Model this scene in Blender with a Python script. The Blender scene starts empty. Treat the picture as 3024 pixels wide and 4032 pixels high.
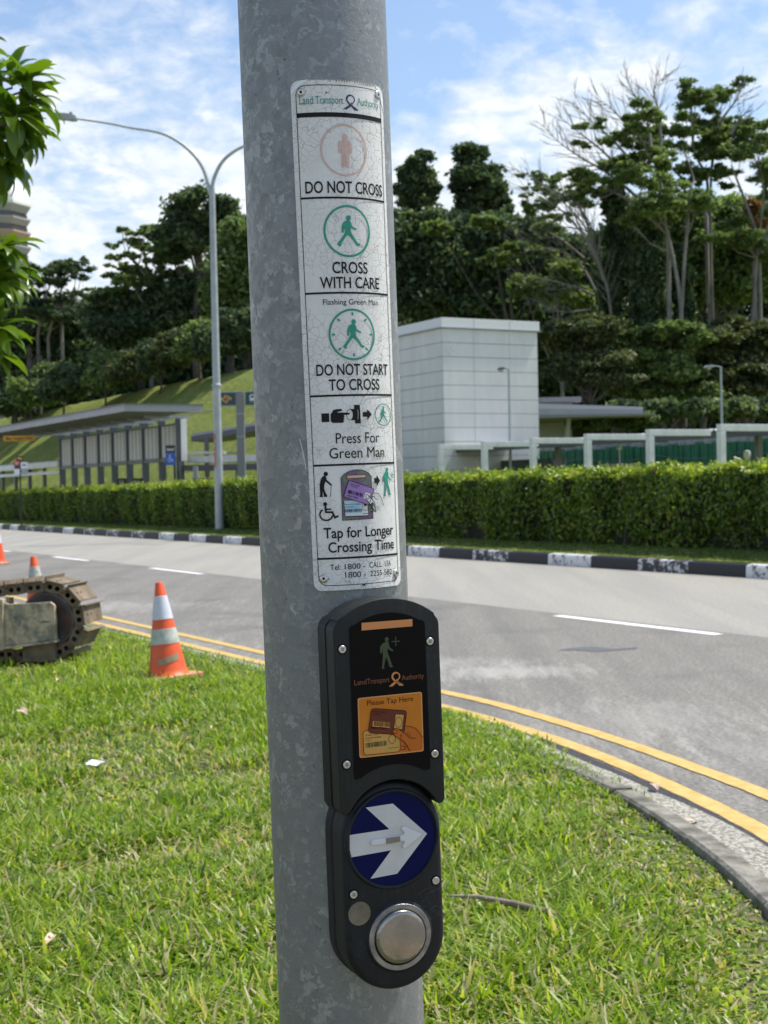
import bpy, bmesh, math, random
import numpy as np
from mathutils import Vector, Matrix
from mathutils.geometry import tessellate_polygon

SC = bpy.context.scene
COL = SC.collection
rng = np.random.default_rng(7)
random.seed(7)
PI = math.pi

# ------------------------------------------------------------------ camera
FPX, PW, PH = 5591.0, 3024.0, 4032.0
CAM = np.array([0.0, 0.0, 1.5])
ROLL = 0.021
PITCH = math.atan(103 / FPX)
cF = np.array([0, math.cos(PITCH), -math.sin(PITCH)])
_R0 = np.array([1.0, 0, 0]); _U0 = np.cross(_R0, cF)
cR = math.cos(ROLL) * _R0 - math.sin(ROLL) * _U0
cU = math.sin(ROLL) * _R0 + math.cos(ROLL) * _U0
cam_data = bpy.data.cameras.new('camera')
cam = bpy.data.objects.new('camera', cam_data); COL.objects.link(cam)
cam.matrix_world = Matrix([[cR[0], cU[0], -cF[0], CAM[0]], [cR[1], cU[1], -cF[1], CAM[1]],
                           [cR[2], cU[2], -cF[2], CAM[2]], [0, 0, 0, 1]])
cam_data.sensor_fit = 'HORIZONTAL'; cam_data.sensor_width = 24.0
cam_data.lens = 24.0 * FPX / PW
cam_data.clip_start = 0.05; cam_data.clip_end = 6000
cam_data.dof.use_dof = True; cam_data.dof.focus_distance = 1.53; cam_data.dof.aperture_fstop = 17.0
SC.camera = cam

def ray(px, py):
    return cF + (px - PW / 2) / FPX * cR - (py - PH / 2) / FPX * cU
def at(px, py, Y):                       # the place that is seen at this spot of the photo, Y metres ahead
    d = ray(px, py); return Vector(CAM + d * (Y / d[1]))
def gnd(px, py, z=0.0):
    d = ray(px, py); return Vector(CAM + d * ((z - CAM[2]) / d[2]))

# ------------------------------------------------------------------ light
SUN_AZ = math.radians(22)                # from +X towards +Y
SUN_EL = math.radians(62)
sun_dir = Vector((math.cos(SUN_AZ) * math.cos(SUN_EL), math.sin(SUN_AZ) * math.cos(SUN_EL), math.sin(SUN_EL)))
sd = bpy.data.lights.new('sun', 'SUN'); sd.energy = 3.7; sd.angle = math.radians(1.5); sd.color = (1.0, 0.95, 0.86)
so = bpy.data.objects.new('sun', sd); COL.objects.link(so)
so.rotation_euler = (-sun_dir).to_track_quat('-Z', 'Y').to_euler()

world = bpy.data.worlds.new('World'); SC.world = world; world.use_nodes = True
wn = world.node_tree; wn.nodes.clear(); wl = wn.links
def N(nt, t, **kw):
    n = nt.nodes.new(t)
    for k, v in kw.items():
        if k.startswith('i_'):
            n.inputs[int(k[2:]) if k[2:].isdigit() else k[2:]].default_value = v
        else: setattr(n, k, v)
    return n
def math_node(nt, op, a, b=None, c=None, clamp=False):
    n = nt.nodes.new('ShaderNodeMath'); n.operation = op; n.use_clamp = clamp
    for i, x in enumerate((a, b, c)):
        if x is None: continue
        if isinstance(x, (int, float)): n.inputs[i].default_value = x
        else: nt.links.new(x, n.inputs[i])
    return n.outputs[0]
def ramp_node(nt, fac, stops):
    n = nt.nodes.new('ShaderNodeValToRGB'); cr = n.color_ramp
    while len(cr.elements) < len(stops): cr.elements.new(0.5)
    for e, (p, c) in zip(cr.elements, stops):
        e.position = p; e.color = (c[0], c[1], c[2], 1) if not isinstance(c, (int, float)) else (c, c, c, 1)
    nt.links.new(fac, n.inputs[0]); return n.outputs[0]
def mixc(nt, fac, a, b, mode='MIX'):
    n = nt.nodes.new('ShaderNodeMix'); n.data_type = 'RGBA'; n.blend_type = mode
    for i, x in ((0, fac), (6, a), (7, b)):
        if isinstance(x, (int, float)): n.inputs[i].default_value = x
        elif isinstance(x, tuple): n.inputs[i].default_value = (x[0], x[1], x[2], 1)
        else: nt.links.new(x, n.inputs[i])
    return n.outputs[2]
sky = N(wn, 'ShaderNodeTexSky', sky_type='NISHITA', sun_disc=False, sun_elevation=SUN_EL,
        sun_rotation=math.atan2(sun_dir.x, sun_dir.y), altitude=10, air_density=1.1, dust_density=1.2, ozone_density=1.6)
tc = N(wn, 'ShaderNodeTexCoord')
sep = N(wn, 'ShaderNodeSeparateXYZ'); wl.new(tc.outputs['Generated'], sep.inputs[0])
zc = math_node(wn, 'MAXIMUM', sep.outputs[2], 0.0)
den = math_node(wn, 'ADD', zc, 0.34)
cx = math_node(wn, 'DIVIDE', sep.outputs[0], den); cy_ = math_node(wn, 'DIVIDE', sep.outputs[1], den)
comb = N(wn, 'ShaderNodeCombineXYZ'); wl.new(cx, comb.inputs[0]); wl.new(cy_, comb.inputs[1])
n1 = N(wn, 'ShaderNodeTexNoise', i_Scale=3.6, i_Detail=8.0, i_Roughness=0.62, i_Distortion=0.25); wl.new(comb.outputs[0], n1.inputs['Vector'])
n2 = N(wn, 'ShaderNodeTexNoise', i_Scale=19.0, i_Detail=5.0, i_Roughness=0.6, i_Distortion=0.3); wl.new(comb.outputs[0], n2.inputs['Vector'])
cov = math_node(wn, 'ADD', math_node(wn, 'MULTIPLY', n1.outputs[0], 0.72), math_node(wn, 'MULTIPLY', n2.outputs[0], 0.28))
# thin high cloud lies thicker towards the horizon
cov = math_node(wn, 'ADD', cov, math_node(wn, 'MULTIPLY', math_node(wn, 'SUBTRACT', 0.262, zc), 1.25))
mask = ramp_node(wn, cov, [(0.42, 0.05), (0.50, 0.40), (0.58, 0.88), (0.72, 1.0)])
shade = ramp_node(wn, n2.outputs[0], [(0.3, (4.35, 4.8, 5.25)), (0.62, (5.75, 5.9, 6.0))])
skyc = mixc(wn, mask, mixc(wn, 1.0, sky.outputs[0], (0.86, 0.91, 0.97), 'MULTIPLY'), shade)
bg = N(wn, 'ShaderNodeBackground', i_1=0.115); wl.new(skyc, bg.inputs[0])
wo = N(wn, 'ShaderNodeOutputWorld'); wl.new(bg.outputs[0], wo.inputs[0])

SC.view_settings.view_transform = 'Standard'; SC.view_settings.look = 'None'
SC.view_settings.exposure = 0.70; SC.view_settings.gamma = 1.0; SC.view_settings.use_curve_mapping = False
SC.render.engine = 'CYCLES'
SC.cycles.max_bounces = 8; SC.cycles.transparent_max_bounces = 8
SC.cycles.use_denoising = True

# ------------------------------------------------------------------ materials
def MAT(name, c, c2=None, scale=6.0, lo=0.35, hi=0.65, rough=0.6, metal=0.0, bump=0.0, bscale=60.0, spec=0.5,
        trans=0.0, attr=False, stops=None, coat=0.0, tm=(1.5, 1.5, .55), detail=4.0, stretch=None, extra=None):
    m = bpy.data.materials.new(name); m.use_nodes = True; nt = m.node_tree; L = nt.links
    p = nt.nodes['Principled BSDF']; out = nt.nodes['Material Output']
    p.inputs['Roughness'].default_value = rough; p.inputs['Metallic'].default_value = metal
    p.inputs['Specular IOR Level'].default_value = spec; p.inputs['Coat Weight'].default_value = coat
    tcn = nt.nodes.new('ShaderNodeTexCoord'); vec = tcn.outputs['Object']
    if stretch:
        mp = N(nt, 'ShaderNodeMapping'); mp.inputs['Scale'].default_value = stretch; L.new(vec, mp.inputs[0]); vec = mp.outputs[0]
    col = None
    if attr:
        a = N(nt, 'ShaderNodeAttribute', attribute_name='rnd'); fac = a.outputs['Fac']
        col = ramp_node(nt, fac, stops)
        if c2 is not None:
            nn = N(nt, 'ShaderNodeTexNoise', i_Scale=scale, i_Detail=detail); L.new(vec, nn.inputs['Vector'])
            f2 = ramp_node(nt, nn.outputs[0], [(lo, 0.0), (hi, 1.0)])
            col = mixc(nt, f2, col, c2)
    elif c2 is not None:
        nn = N(nt, 'ShaderNodeTexNoise', i_Scale=scale, i_Detail=detail, i_Roughness=0.6); L.new(vec, nn.inputs['Vector'])
        col = ramp_node(nt, nn.outputs[0], [(lo, c), (hi, c2)])
    else:
        p.inputs['Base Color'].default_value = (*c, 1)
    if bump:
        bn = N(nt, 'ShaderNodeTexNoise', i_Scale=bscale, i_Detail=3.0); L.new(vec, bn.inputs['Vector'])
        bb = N(nt, 'ShaderNodeBump', i_Strength=bump, i_Distance=0.01); L.new(bn.outputs[0], bb.inputs['Height'])
        L.new(bb.outputs[0], p.inputs['Normal'])
    if extra: col = extra(nt, vec, col, p) or col
    if col is not None: L.new(col, p.inputs['Base Color'])
    if trans:
        t = nt.nodes.new('ShaderNodeBsdfTranslucent'); mx = nt.nodes.new('ShaderNodeMixShader'); mx.inputs[0].default_value = trans
        tcol = mixc(nt, 1.0, col if col is not None else (c[0], c[1], c[2]), tm, 'MULTIPLY')
        L.new(tcol, t.inputs[0]); L.new(p.outputs[0], mx.inputs[1]); L.new(t.outputs[0], mx.inputs[2]); L.new(mx.outputs[0], out.inputs[0])
    return m

def ex_galv(light, dark, sc=46.0, amt=0.75):
    def f(nt, vec, col, p):
        L = nt.links
        nz = N(nt, 'ShaderNodeTexNoise', i_Scale=sc * 0.8, i_Detail=3.0); L.new(vec, nz.inputs['Vector'])
        add = N(nt, 'ShaderNodeVectorMath', operation='MULTIPLY_ADD'); L.new(nz.outputs['Color'], add.inputs[0])
        add.inputs[1].default_value = (0.045, 0.045, 0.045); L.new(vec, add.inputs[2])
        v1 = N(nt, 'ShaderNodeTexVoronoi', i_Scale=sc); L.new(add.outputs[0], v1.inputs['Vector'])
        sp = N(nt, 'ShaderNodeSeparateColor'); L.new(v1.outputs['Color'], sp.inputs[0])
        v2 = N(nt, 'ShaderNodeTexVoronoi', i_Scale=sc * 2.1); L.new(add.outputs[0], v2.inputs['Vector'])
        sp2 = N(nt, 'ShaderNodeSeparateColor'); L.new(v2.outputs['Color'], sp2.inputs[0])
        fl = ramp_node(nt, sp.outputs[0], [(0.0, 0.0), (0.6, 0.16), (0.87, 0.26), (0.885, 1.0)])
        f2 = ramp_node(nt, sp2.outputs[0], [(0.0, 0.0), (0.88, 0.15), (0.895, 0.9)])
        big = N(nt, 'ShaderNodeTexNoise', i_Scale=6.0, i_Detail=4.0); L.new(vec, big.inputs['Vector'])
        s = math_node(nt, 'ADD', math_node(nt, 'MULTIPLY', fl, 0.55), math_node(nt, 'MULTIPLY', f2, 0.35))
        s = math_node(nt, 'MULTIPLY', s, math_node(nt, 'MULTIPLY', big.outputs[0], amt * 1.9), clamp=True)
        c = mixc(nt, s, dark, light)
        L.new(ramp_node(nt, sp.outputs[1], [(0.0, 0.42), (1.0, 0.62)]), p.inputs['Roughness'])
        sc2 = N(nt, 'ShaderNodeTexNoise', i_Scale=170.0, i_Detail=4.0); L.new(vec, sc2.inputs['Vector'])
        c = mixc(nt, ramp_node(nt, sc2.outputs[0], [(0.66, 0.0), (0.75, 0.6)]), c, (0.06, 0.06, 0.06))
        bb = N(nt, 'ShaderNodeBump', i_Strength=0.12, i_Distance=0.002); L.new(v1.outputs['Distance'], bb.inputs['Height']); L.new(bb.outputs[0], p.inputs['Normal'])
        return c
    return f

M = {}
M['galv'] = MAT('galvanised_steel', (.3, .3, .3), rough=.5, metal=0.55, extra=ex_galv((.54, .56, .54), (.215, .228, .226), 86.0, .55))
M['galv_far'] = MAT('galvanised_beam', (.50, .54, .53), (.66, .69, .68), scale=3.0, rough=.45, metal=.35, bump=.1, bscale=20)
M['lamp_steel'] = MAT('lamp_steel', (.32, .36, .365), (.40, .44, .44), scale=4, rough=.55, metal=.2)

def ex_signface(nt, vec, col, p):
    L = nt.links
    nz = N(nt, 'ShaderNodeTexNoise', i_Scale=60.0, i_Detail=4.0); L.new(vec, nz.inputs['Vector'])
    add = N(nt, 'ShaderNodeVectorMath', operation='MULTIPLY_ADD'); L.new(nz.outputs['Color'], add.inputs[0])
    add.inputs[1].default_value = (0.012, 0.012, 0.012); L.new(vec, add.inputs[2])
    v = N(nt, 'ShaderNodeTexVoronoi', feature='DISTANCE_TO_EDGE', i_Scale=125.0); L.new(add.outputs[0], v.inputs['Vector'])
    crack = ramp_node(nt, v.outputs['Distance'], [(0.0, 1.0), (0.045, 0.0)])
    mk = N(nt, 'ShaderNodeTexNoise', i_Scale=14.0, i_Detail=3.0); L.new(vec, mk.inputs['Vector'])
    crack = math_node(nt, 'MULTIPLY', crack, ramp_node(nt, mk.outputs[0], [(0.36, 0.0), (0.55, 1.0)]))
    # honeycomb of the reflective sheet
    mp = N(nt, 'ShaderNodeMapping'); mp.inputs['Rotation'].default_value = (0, math.radians(45), 0); L.new(vec, mp.inputs[0])
    hc = N(nt, 'ShaderNodeTexBrick', i_Scale=230.0); hc.inputs['Mortar Size'].default_value = 0.03
    mp2 = N(nt, 'ShaderNodeMapping'); mp2.inputs['Rotation'].default_value = (math.radians(90), 0, 0); L.new(mp.outputs[0], mp2.inputs[0])
    L.new(mp2.outputs[0], hc.inputs['Vector'])
    hc.inputs['Color1'].default_value = hc.inputs['Color2'].default_value = (0, 0, 0, 1); hc.inputs['Mortar'].default_value = (1, 1, 1, 1)
    wv = N(nt, 'ShaderNodeTexWave', i_Scale=210.0, wave_type='BANDS', bands_direction='X'); L.new(vec, wv.inputs['Vector'])
    dirt = N(nt, 'ShaderNodeTexNoise', i_Scale=25.0, i_Detail=6.0, i_Roughness=.7); L.new(vec, dirt.inputs['Vector'])
    base = mixc(nt, ramp_node(nt, dirt.outputs[0], [(0.35, 0.0), (0.7, 1.0)]), (.80, .80, .755), (.68, .68, .62))
    base = mixc(nt, math_node(nt, 'MULTIPLY', hc.outputs['Color'], 0.35), base, (.80, .80, .78))
    base = mixc(nt, math_node(nt, 'MULTIPLY', wv.outputs[0], 0.14), base, (.36, .36, .34))
    base = mixc(nt, math_node(nt, 'MULTIPLY', crack, 0.62), base, (.22, .21, .18))
    h = math_node(nt, 'SUBTRACT', dirt.outputs[0], crack)
    bb = N(nt, 'ShaderNodeBump', i_Strength=0.35, i_Distance=0.0006); L.new(h, bb.inputs['Height']); L.new(bb.outputs[0], p.inputs['Normal'])
    return base
M['signface'] = MAT('reflective_sign_sheet', (.7, .7, .66), rough=.42, extra=ex_signface, spec=.45)
M['signedge'] = MAT('aluminium_edge', (.62, .60, .55), (.42, .38, .32), scale=60, rough=.5, metal=.3)
M['signwhite'] = MAT('clean_white_corner', (.78, .80, .80), rough=.4)
M['ink'] = MAT('black_ink', (.010, .010, .011), (.03, .03, .031), scale=150, lo=.55, hi=.85, rough=.55, spec=.2)
M['ink_teal'] = MAT('teal_ink', (.02, .20, .19), (.06, .30, .28), scale=200, rough=.45)
M['ink_green'] = MAT('green_ink', (.005, .24, .155), (.02, .30, .20), scale=140, rough=.45)
M['ink_navy'] = MAT('navy_ink', (.012, .02, .09), rough=.4)
M['ink_red'] = MAT('faded_red_ink', (.60, .38, .32), (.66, .48, .42), scale=160, rough=.5)
def ex_hatch(nt, vec, col, p):
    a = N(nt, 'ShaderNodeTexNoise', i_Scale=900.0, i_Detail=1.0); nt.links.new(vec, a.inputs['Vector'])
    b = N(nt, 'ShaderNodeTexNoise', i_Scale=70.0, i_Detail=2.0); nt.links.new(vec, b.inputs['Vector'])
    c = mixc(nt, ramp_node(nt, b.outputs[0], [(.42, 0.), (.58, 1.)]), (.22, .12, .25), (.16, .24, .13))
    return mixc(nt, ramp_node(nt, a.outputs[0], [(.45, 0.), (.55, .7)]), c, (.06, .04, .07))
M['hatch'] = MAT('printed_card_reader', (.2, .15, .2), rough=.5, extra=ex_hatch)
M['purple'] = MAT('purple_print', (.30, .17, .45), (.34, .21, .49), scale=80, rough=.5)
M['peach'] = MAT('peach_print', (.68, .42, .30), rough=.5)
M['cardblue'] = MAT('pale_blue_print', (.50, .66, .72), (.28, .48, .62), scale=60, rough=.45)
M['white_print'] = MAT('white_print', (.72, .72, .69), (.62, .62, .58), scale=90, rough=.45)
def ex_scuff(c0, c1):
    def f(nt, vec, col, p):
        a = N(nt, 'ShaderNodeTexNoise', i_Scale=38.0, i_Detail=7.0, i_Roughness=.75); nt.links.new(vec, a.inputs['Vector'])
        mp = N(nt, 'ShaderNodeMapping'); mp.inputs['Scale'].default_value = (260, 260, 30); mp.inputs['Rotation'].default_value = (0, .5, 0); nt.links.new(vec, mp.inputs[0])
        b = N(nt, 'ShaderNodeTexNoise', i_Scale=1.0, i_Detail=3.0); nt.links.new(mp.outputs[0], b.inputs['Vector'])
        k = math_node(nt, 'MULTIPLY', ramp_node(nt, a.outputs[0], [(.45, 0.), (.72, 1.)]), ramp_node(nt, b.outputs[0], [(.4, .25), (.66, 1.)]))
        nt.links.new(ramp_node(nt, a.outputs[0], [(.3, .42), (.7, .62)]), p.inputs['Roughness'])
        return mixc(nt, k, c0, c1)
    return f
M['black'] = MAT('black_powder_coat', (.02, .02, .02), spec=.28, extra=ex_scuff((.008, .010, .012), (.028, .031, .033)), bump=.12, bscale=900)
M['black2'] = MAT('charcoal_front_plate', (.02, .02, .02), spec=.28, extra=ex_scuff((.012, .0145, .014), (.026, .029, .028)), bump=.1, bscale=900)
M['window'] = MAT('black_reader_window', (.004, .0035, .0035), rough=.35, spec=.1)
M['orange_face'] = MAT('orange_label', (.52, .175, .018), (.58, .20, .022), scale=30, rough=.45, spec=.15)  # plain orange of the label face inside its paler rim
M['orange_rim'] = MAT('orange_label_rim', (.66, .30, .09), rough=.35)
M['orange_card'] = MAT('ochre_card', (.62, .29, .055), (.52, .30, .06), scale=60, rough=.35)
M['maroon'] = MAT('brown_card', (.15, .042, .024), rough=.5, spec=.1)
M['maroon_ink'] = MAT('maroon_ink', (.06, .008, .005), rough=.5, spec=.1)
M['handskin'] = MAT('orange_hand_print', (.50, .14, .022), rough=.5, spec=.1)
M['dull_orange'] = MAT('dull_orange_print', (.20, .060, .020), rough=.4)
M['bright_orange_print'] = MAT('bright_orange_print', (.62, .24, .07), rough=.4)
M['dull_green'] = MAT('dull_green_print', (.034, .058, .016), rough=.4)
M['steel'] = MAT('stainless_steel', (.50, .49, .46), (.62, .60, .56), scale=40, rough=.33, metal=.9, bump=.05, bscale=200)
M['steel_dull'] = MAT('worn_steel_ring', (.20, .20, .20), (.34, .34, .33), scale=60, rough=.38, metal=.8, bump=.1, bscale=300)
M['button_steel'] = MAT('brushed_button_steel', (.25, .24, .22), (.36, .34, .31), scale=30, rough=.26, metal=.95, bump=.08, bscale=90, detail=6)
M['brass'] = MAT('worn_grey_disc', (.13, .125, .095), (.21, .20, .16), scale=45, rough=.45, metal=.7)
M['blue_disc'] = MAT('blue_reflective_disc', (.0016, .005, .052), (.002, .006, .064), scale=40, rough=.35, spec=.10)
M['arrow_white'] = MAT('white_reflective_arrow', (.60, .60, .58), (.54, .54, .51), scale=40, rough=.35)
M['clear'] = MAT('glossy_clear_plastic', (.66, .66, .66), rough=.12, coat=.5)
M['brownwin'] = MAT('brown_arrow_window', (.22, .19, .15), rough=.3)

def ex_asphalt(nt, vec, col, p):
    L = nt.links
    g = N(nt, 'ShaderNodeTexNoise', i_Scale=34.0, i_Detail=7.0, i_Roughness=.85); L.new(vec, g.inputs['Vector'])
    c = ramp_node(nt, g.outputs[0], [(.36, (.075, .071, .063)), (.50, (.172, .163, .144)), (.64, (.34, .322, .285))])
    mp = N(nt, 'ShaderNodeMapping'); mp.inputs['Rotation'].default_value = (0, 0, math.radians(-29)); mp.inputs['Scale'].default_value = (3.2, .55, 1); L.new(vec, mp.inputs[0])
    st = N(nt, 'ShaderNodeTexNoise', i_Scale=2.6, i_Detail=12.0, i_Roughness=.82, i_Distortion=.1); L.new(mp.outputs[0], st.inputs['Vector'])
    # cement dust trodden off the works, thickest near the kerb
    tr = N(nt, 'ShaderNodeVectorMath', operation='DOT_PRODUCT'); tr.inputs[1].default_value = (.873, .487, 0); L.new(vec, tr.inputs[0])
    near = ramp_node(nt, math_node(nt, 'MULTIPLY', tr.outputs['Value'], 0.1), [(.50, .8), (.66, .45), (.95, .22)])
    dust = math_node(nt, 'MULTIPLY', ramp_node(nt, st.outputs[0], [(.50, 0.), (.72, .7)]), near)
    c = mixc(nt, dust, c, (.42, .41, .39))
    ln = N(nt, 'ShaderNodeMapping'); ln.inputs['Rotation'].default_value = (0, 0, math.radians(-29)); ln.inputs['Scale'].default_value = (2.2, .06, 1); L.new(vec, ln.inputs[0])
    tn = N(nt, 'ShaderNodeTexNoise', i_Scale=1.0, i_Detail=4.0); L.new(ln.outputs[0], tn.inputs['Vector'])
    c = mixc(nt, ramp_node(nt, tn.outputs[0], [(.45, 0.), (.65, .35)]), c, (.10, .10, .098))
    dk = N(nt, 'ShaderNodeTexNoise', i_Scale=.8, i_Detail=6.0); L.new(vec, dk.inputs['Vector'])
    c = mixc(nt, ramp_node(nt, dk.outputs[0], [(.56, 0.), (.66, .32)]), c, (.075, .076, .08))
    for (x0, y0, sx, sy, am) in ((.9, 11.3, .9, .55, 1.0), (.2, 11.9, 1.2, .5, .7), (1.6, 8.9, .9, 1.0, .45), (-2.6, 13.6, 1.3, .8, .8), (-4.2, 18.5, 2.2, 1.2, .7), (2.2, 7.6, .7, 1.2, .4)):
        q = N(nt, 'ShaderNodeMapping'); q.inputs['Location'].default_value = (-x0 / sx, -y0 / sy, 0); q.inputs['Scale'].default_value = (1 / sx, 1 / sy, 0); L.new(vec, q.inputs[0])
        ln_ = N(nt, 'ShaderNodeVectorMath', operation='LENGTH'); L.new(q.outputs[0], ln_.inputs[0])
        e_ = ramp_node(nt, math_node(nt, 'ADD', ln_.outputs['Value'], math_node(nt, 'MULTIPLY', math_node(nt, 'SUBTRACT', .5, st.outputs[0]), 3.2)), [(.2, am), (1.0, 0.)])
        c = mixc(nt, math_node(nt, 'MULTIPLY', e_, .42), c, (.46, .45, .42))
    bb = N(nt, 'ShaderNodeBump', i_Strength=0.5, i_Distance=0.004); L.new(g.outputs[0], bb.inputs['Height']); L.new(bb.outputs[0], p.inputs['Normal'])
    return c
M['asphalt'] = MAT('dusty_asphalt', (.1, .1, .1), rough=.85, extra=ex_asphalt, spec=.3)
def ex_lane(nt, vec, col, p):
    L = nt.links
    g = N(nt, 'ShaderNodeTexNoise', i_Scale=22.0, i_Detail=7.0, i_Roughness=.85); L.new(vec, g.inputs['Vector'])
    c = ramp_node(nt, g.outputs[0], [(.34, (.19, .183, .160)), (.52, (.305, .292, .255)), (.68, (.42, .40, .355))])
    mp = N(nt, 'ShaderNodeMapping'); mp.inputs['Rotation'].default_value = (0, 0, math.radians(-29)); mp.inputs['Scale'].default_value = (1.6, .12, 1); L.new(vec, mp.inputs[0])
    st = N(nt, 'ShaderNodeTexNoise', i_Scale=1.0, i_Detail=6.0); L.new(mp.outputs[0], st.inputs['Vector'])
    c = mixc(nt, ramp_node(nt, st.outputs[0], [(.42, 0.), (.62, .4)]), c, (.20, .20, .195))
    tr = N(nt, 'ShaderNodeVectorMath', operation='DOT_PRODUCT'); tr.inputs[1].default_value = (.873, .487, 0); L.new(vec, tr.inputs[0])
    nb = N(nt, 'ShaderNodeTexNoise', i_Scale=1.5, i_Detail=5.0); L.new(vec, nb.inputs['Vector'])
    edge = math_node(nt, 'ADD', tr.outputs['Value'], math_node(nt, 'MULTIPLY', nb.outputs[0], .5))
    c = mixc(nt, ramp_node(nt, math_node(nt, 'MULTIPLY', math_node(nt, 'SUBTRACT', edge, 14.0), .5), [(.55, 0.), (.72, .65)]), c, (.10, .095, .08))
    return c
M['lane'] = MAT('pale_worn_lane', (.3, .3, .3), rough=.85, extra=ex_lane, bump=.3, bscale=120, spec=.3)
M['yellow'] = MAT('yellow_road_paint', (.46, .30, .065), (.58, .41, .14), scale=14, rough=.6, bump=.35, bscale=120, detail=8)
M['whiteline'] = MAT('white_road_paint', (.72, .72, .70), (.80, .80, .78), scale=8, rough=.6, bump=.2, bscale=100)
M['oil'] = MAT('oil_stain', (.095, .096, .096), rough=.6)
def ex_worn(paint, under, lo, hi):
    def f(nt, vec, col, p):
        a = N(nt, 'ShaderNodeTexNoise', i_Scale=7.0, i_Detail=9.0, i_Roughness=.72); nt.links.new(vec, a.inputs['Vector'])
        return ramp_node(nt, a.outputs[0], [(lo, under), (hi, paint)])
    return f
M['kerb_white'] = MAT('worn_white_kerb_paint', (.7, .7, .7), rough=.7, extra=ex_worn((.70, .70, .69), (.05, .05, .05), .40, .47), bump=.3, bscale=60)
M['kerb_white2'] = MAT('badly_worn_white_kerb_paint', (.7, .7, .7), rough=.7, extra=ex_worn((.60, .60, .60), (.045, .045, .045), .50, .56), bump=.3, bscale=60)
M['kerb_black'] = MAT('black_kerb_paint', (.7, .7, .7), rough=.6, extra=ex_worn((.014, .015, .020), (.09, .085, .08), .30, .38), bump=.3, bscale=60)
M['concrete'] = MAT('stained_concrete', (.085, .080, .060), (.27, .255, .215), scale=9, rough=.9, bump=.6, bscale=90, detail=8)
M['gutter'] = MAT('aggregate_gutter', (.13, .12, .095), (.44, .42, .36), scale=60, rough=.9, bump=.8, bscale=80, detail=3, lo=.40, hi=.60)
M['tar'] = MAT('tar_edge', (.012, .012, .013), (.05, .05, .05), scale=60, rough=.8, bump=1, bscale=70)
M['soil'] = MAT('lawn_soil', (.115, .088, .050), (.055, .085, .020), scale=5, rough=.95, bump=.8, bscale=60, detail=8)
M['base'] = MAT('far_ground', (.10, .12, .05), (.14, .13, .08), scale=.2, rough=.95)
M['verge'] = MAT('verge_turf', (.06, .10, .02), (.10, .085, .04), scale=2.5, rough=.95, bump=.8, bscale=40, detail=8, lo=.45, hi=.7)
def ex_hill(nt, vec, col, p):
    L = nt.links
    a = N(nt, 'ShaderNodeTexNoise', i_Scale=.35, i_Detail=8.0, i_Roughness=.65); L.new(vec, a.inputs['Vector'])
    b = N(nt, 'ShaderNodeTexNoise', i_Scale=3.2, i_Detail=6.0, i_Roughness=.7); L.new(vec, b.inputs['Vector'])
    c = mixc(nt, ramp_node(nt, a.outputs[0], [(.35, 0.), (.62, 1.)]), (.15, .20, .035), (.25, .27, .07))
    c = mixc(nt, ramp_node(nt, b.outputs[0], [(.46, 0.), (.62, .75)]), c, (.095, .135, .022))
    c = mixc(nt, ramp_node(nt, b.outputs[0], [(.30, .6), (.40, 0.)]), c, (.24, .21, .09))
    bb = N(nt, 'ShaderNodeBump', i_Strength=1.0, i_Distance=.25); L.new(b.outputs[0], bb.inputs['Height']); L.new(bb.outputs[0], p.inputs['Normal'])
    return c
M['hill'] = MAT('hillside_grass', (.1, .15, .04), rough=.95, extra=ex_hill, spec=.2)
M['grass'] = MAT('grass_blades', (0, 0, 0), attr=True, rough=.42, trans=.45, spec=.40,
                 stops=[(0.0, (.040, .090, .009)), (.35, (.150, .255, .020)), (.70, (.31, .42, .042)), (.86, (.45, .52, .10)), (.90, (.42, .37, .20)), (1.0, (.54, .47, .30))])
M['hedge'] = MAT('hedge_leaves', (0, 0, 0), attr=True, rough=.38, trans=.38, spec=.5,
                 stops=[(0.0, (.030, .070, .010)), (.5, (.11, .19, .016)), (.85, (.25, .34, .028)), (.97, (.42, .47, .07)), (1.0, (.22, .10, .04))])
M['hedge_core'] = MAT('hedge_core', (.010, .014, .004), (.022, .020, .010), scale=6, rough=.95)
def fol(name, a, b, c, tr=.38):
    a, b, c = [(q[0] * 2.4, q[1] * 1.95, q[2] * 2.6) for q in (a, b, c)]
    return MAT(name, (0, 0, 0), attr=True, rough=.55, trans=tr, spec=.3, tm=(1.25, 1.3, .8), stops=[(0, a), (.6, b), (1, c)])
M['fol_dark'] = fol('dark_foliage', (.016, .034, .014), (.040, .075, .026), (.085, .13, .042))
M['fol_mid'] = fol('mid_green_foliage', (.026, .050, .014), (.070, .125, .030), (.13, .20, .05))
M['fol_bright'] = fol('bright_green_foliage', (.04, .08, .012), (.10, .18, .026), (.17, .26, .045))
M['fol_brown'] = fol('brownish_foliage', (.018, .034, .011), (.046, .068, .022), (.085, .098, .034))
M['fol_rust'] = fol('rust_foliage', (.05, .04, .015), (.10, .06, .02), (.15, .09, .03))
M['bark_pale'] = MAT('pale_bark', (.13, .12, .10), (.24, .225, .20), scale=1.5, rough=.9, stretch=(1, 1, .4))
M['bark_dark'] = MAT('dark_bark', (.05, .045, .035), (.12, .10, .08), scale=2, rough=.9)
M['mango'] = MAT('glossy_tree_leaf', (0, 0, 0), (.10, .17, .012), scale=22, lo=.45, hi=.8, attr=True, rough=.3, trans=.42, spec=.5,
                 stops=[(0, (.040, .095, .010)), (1, (.125, .21, .016))])
M['panel_white'] = MAT('white_wall_panel', (.60, .605, .58), (.70, .70, .67), scale=1.1, rough=.6, detail=9, lo=.3, hi=.6, stretch=(1, 1, .35))
M['panel_joint'] = MAT('panel_joint', (.24, .25, .25), rough=.8)
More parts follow.
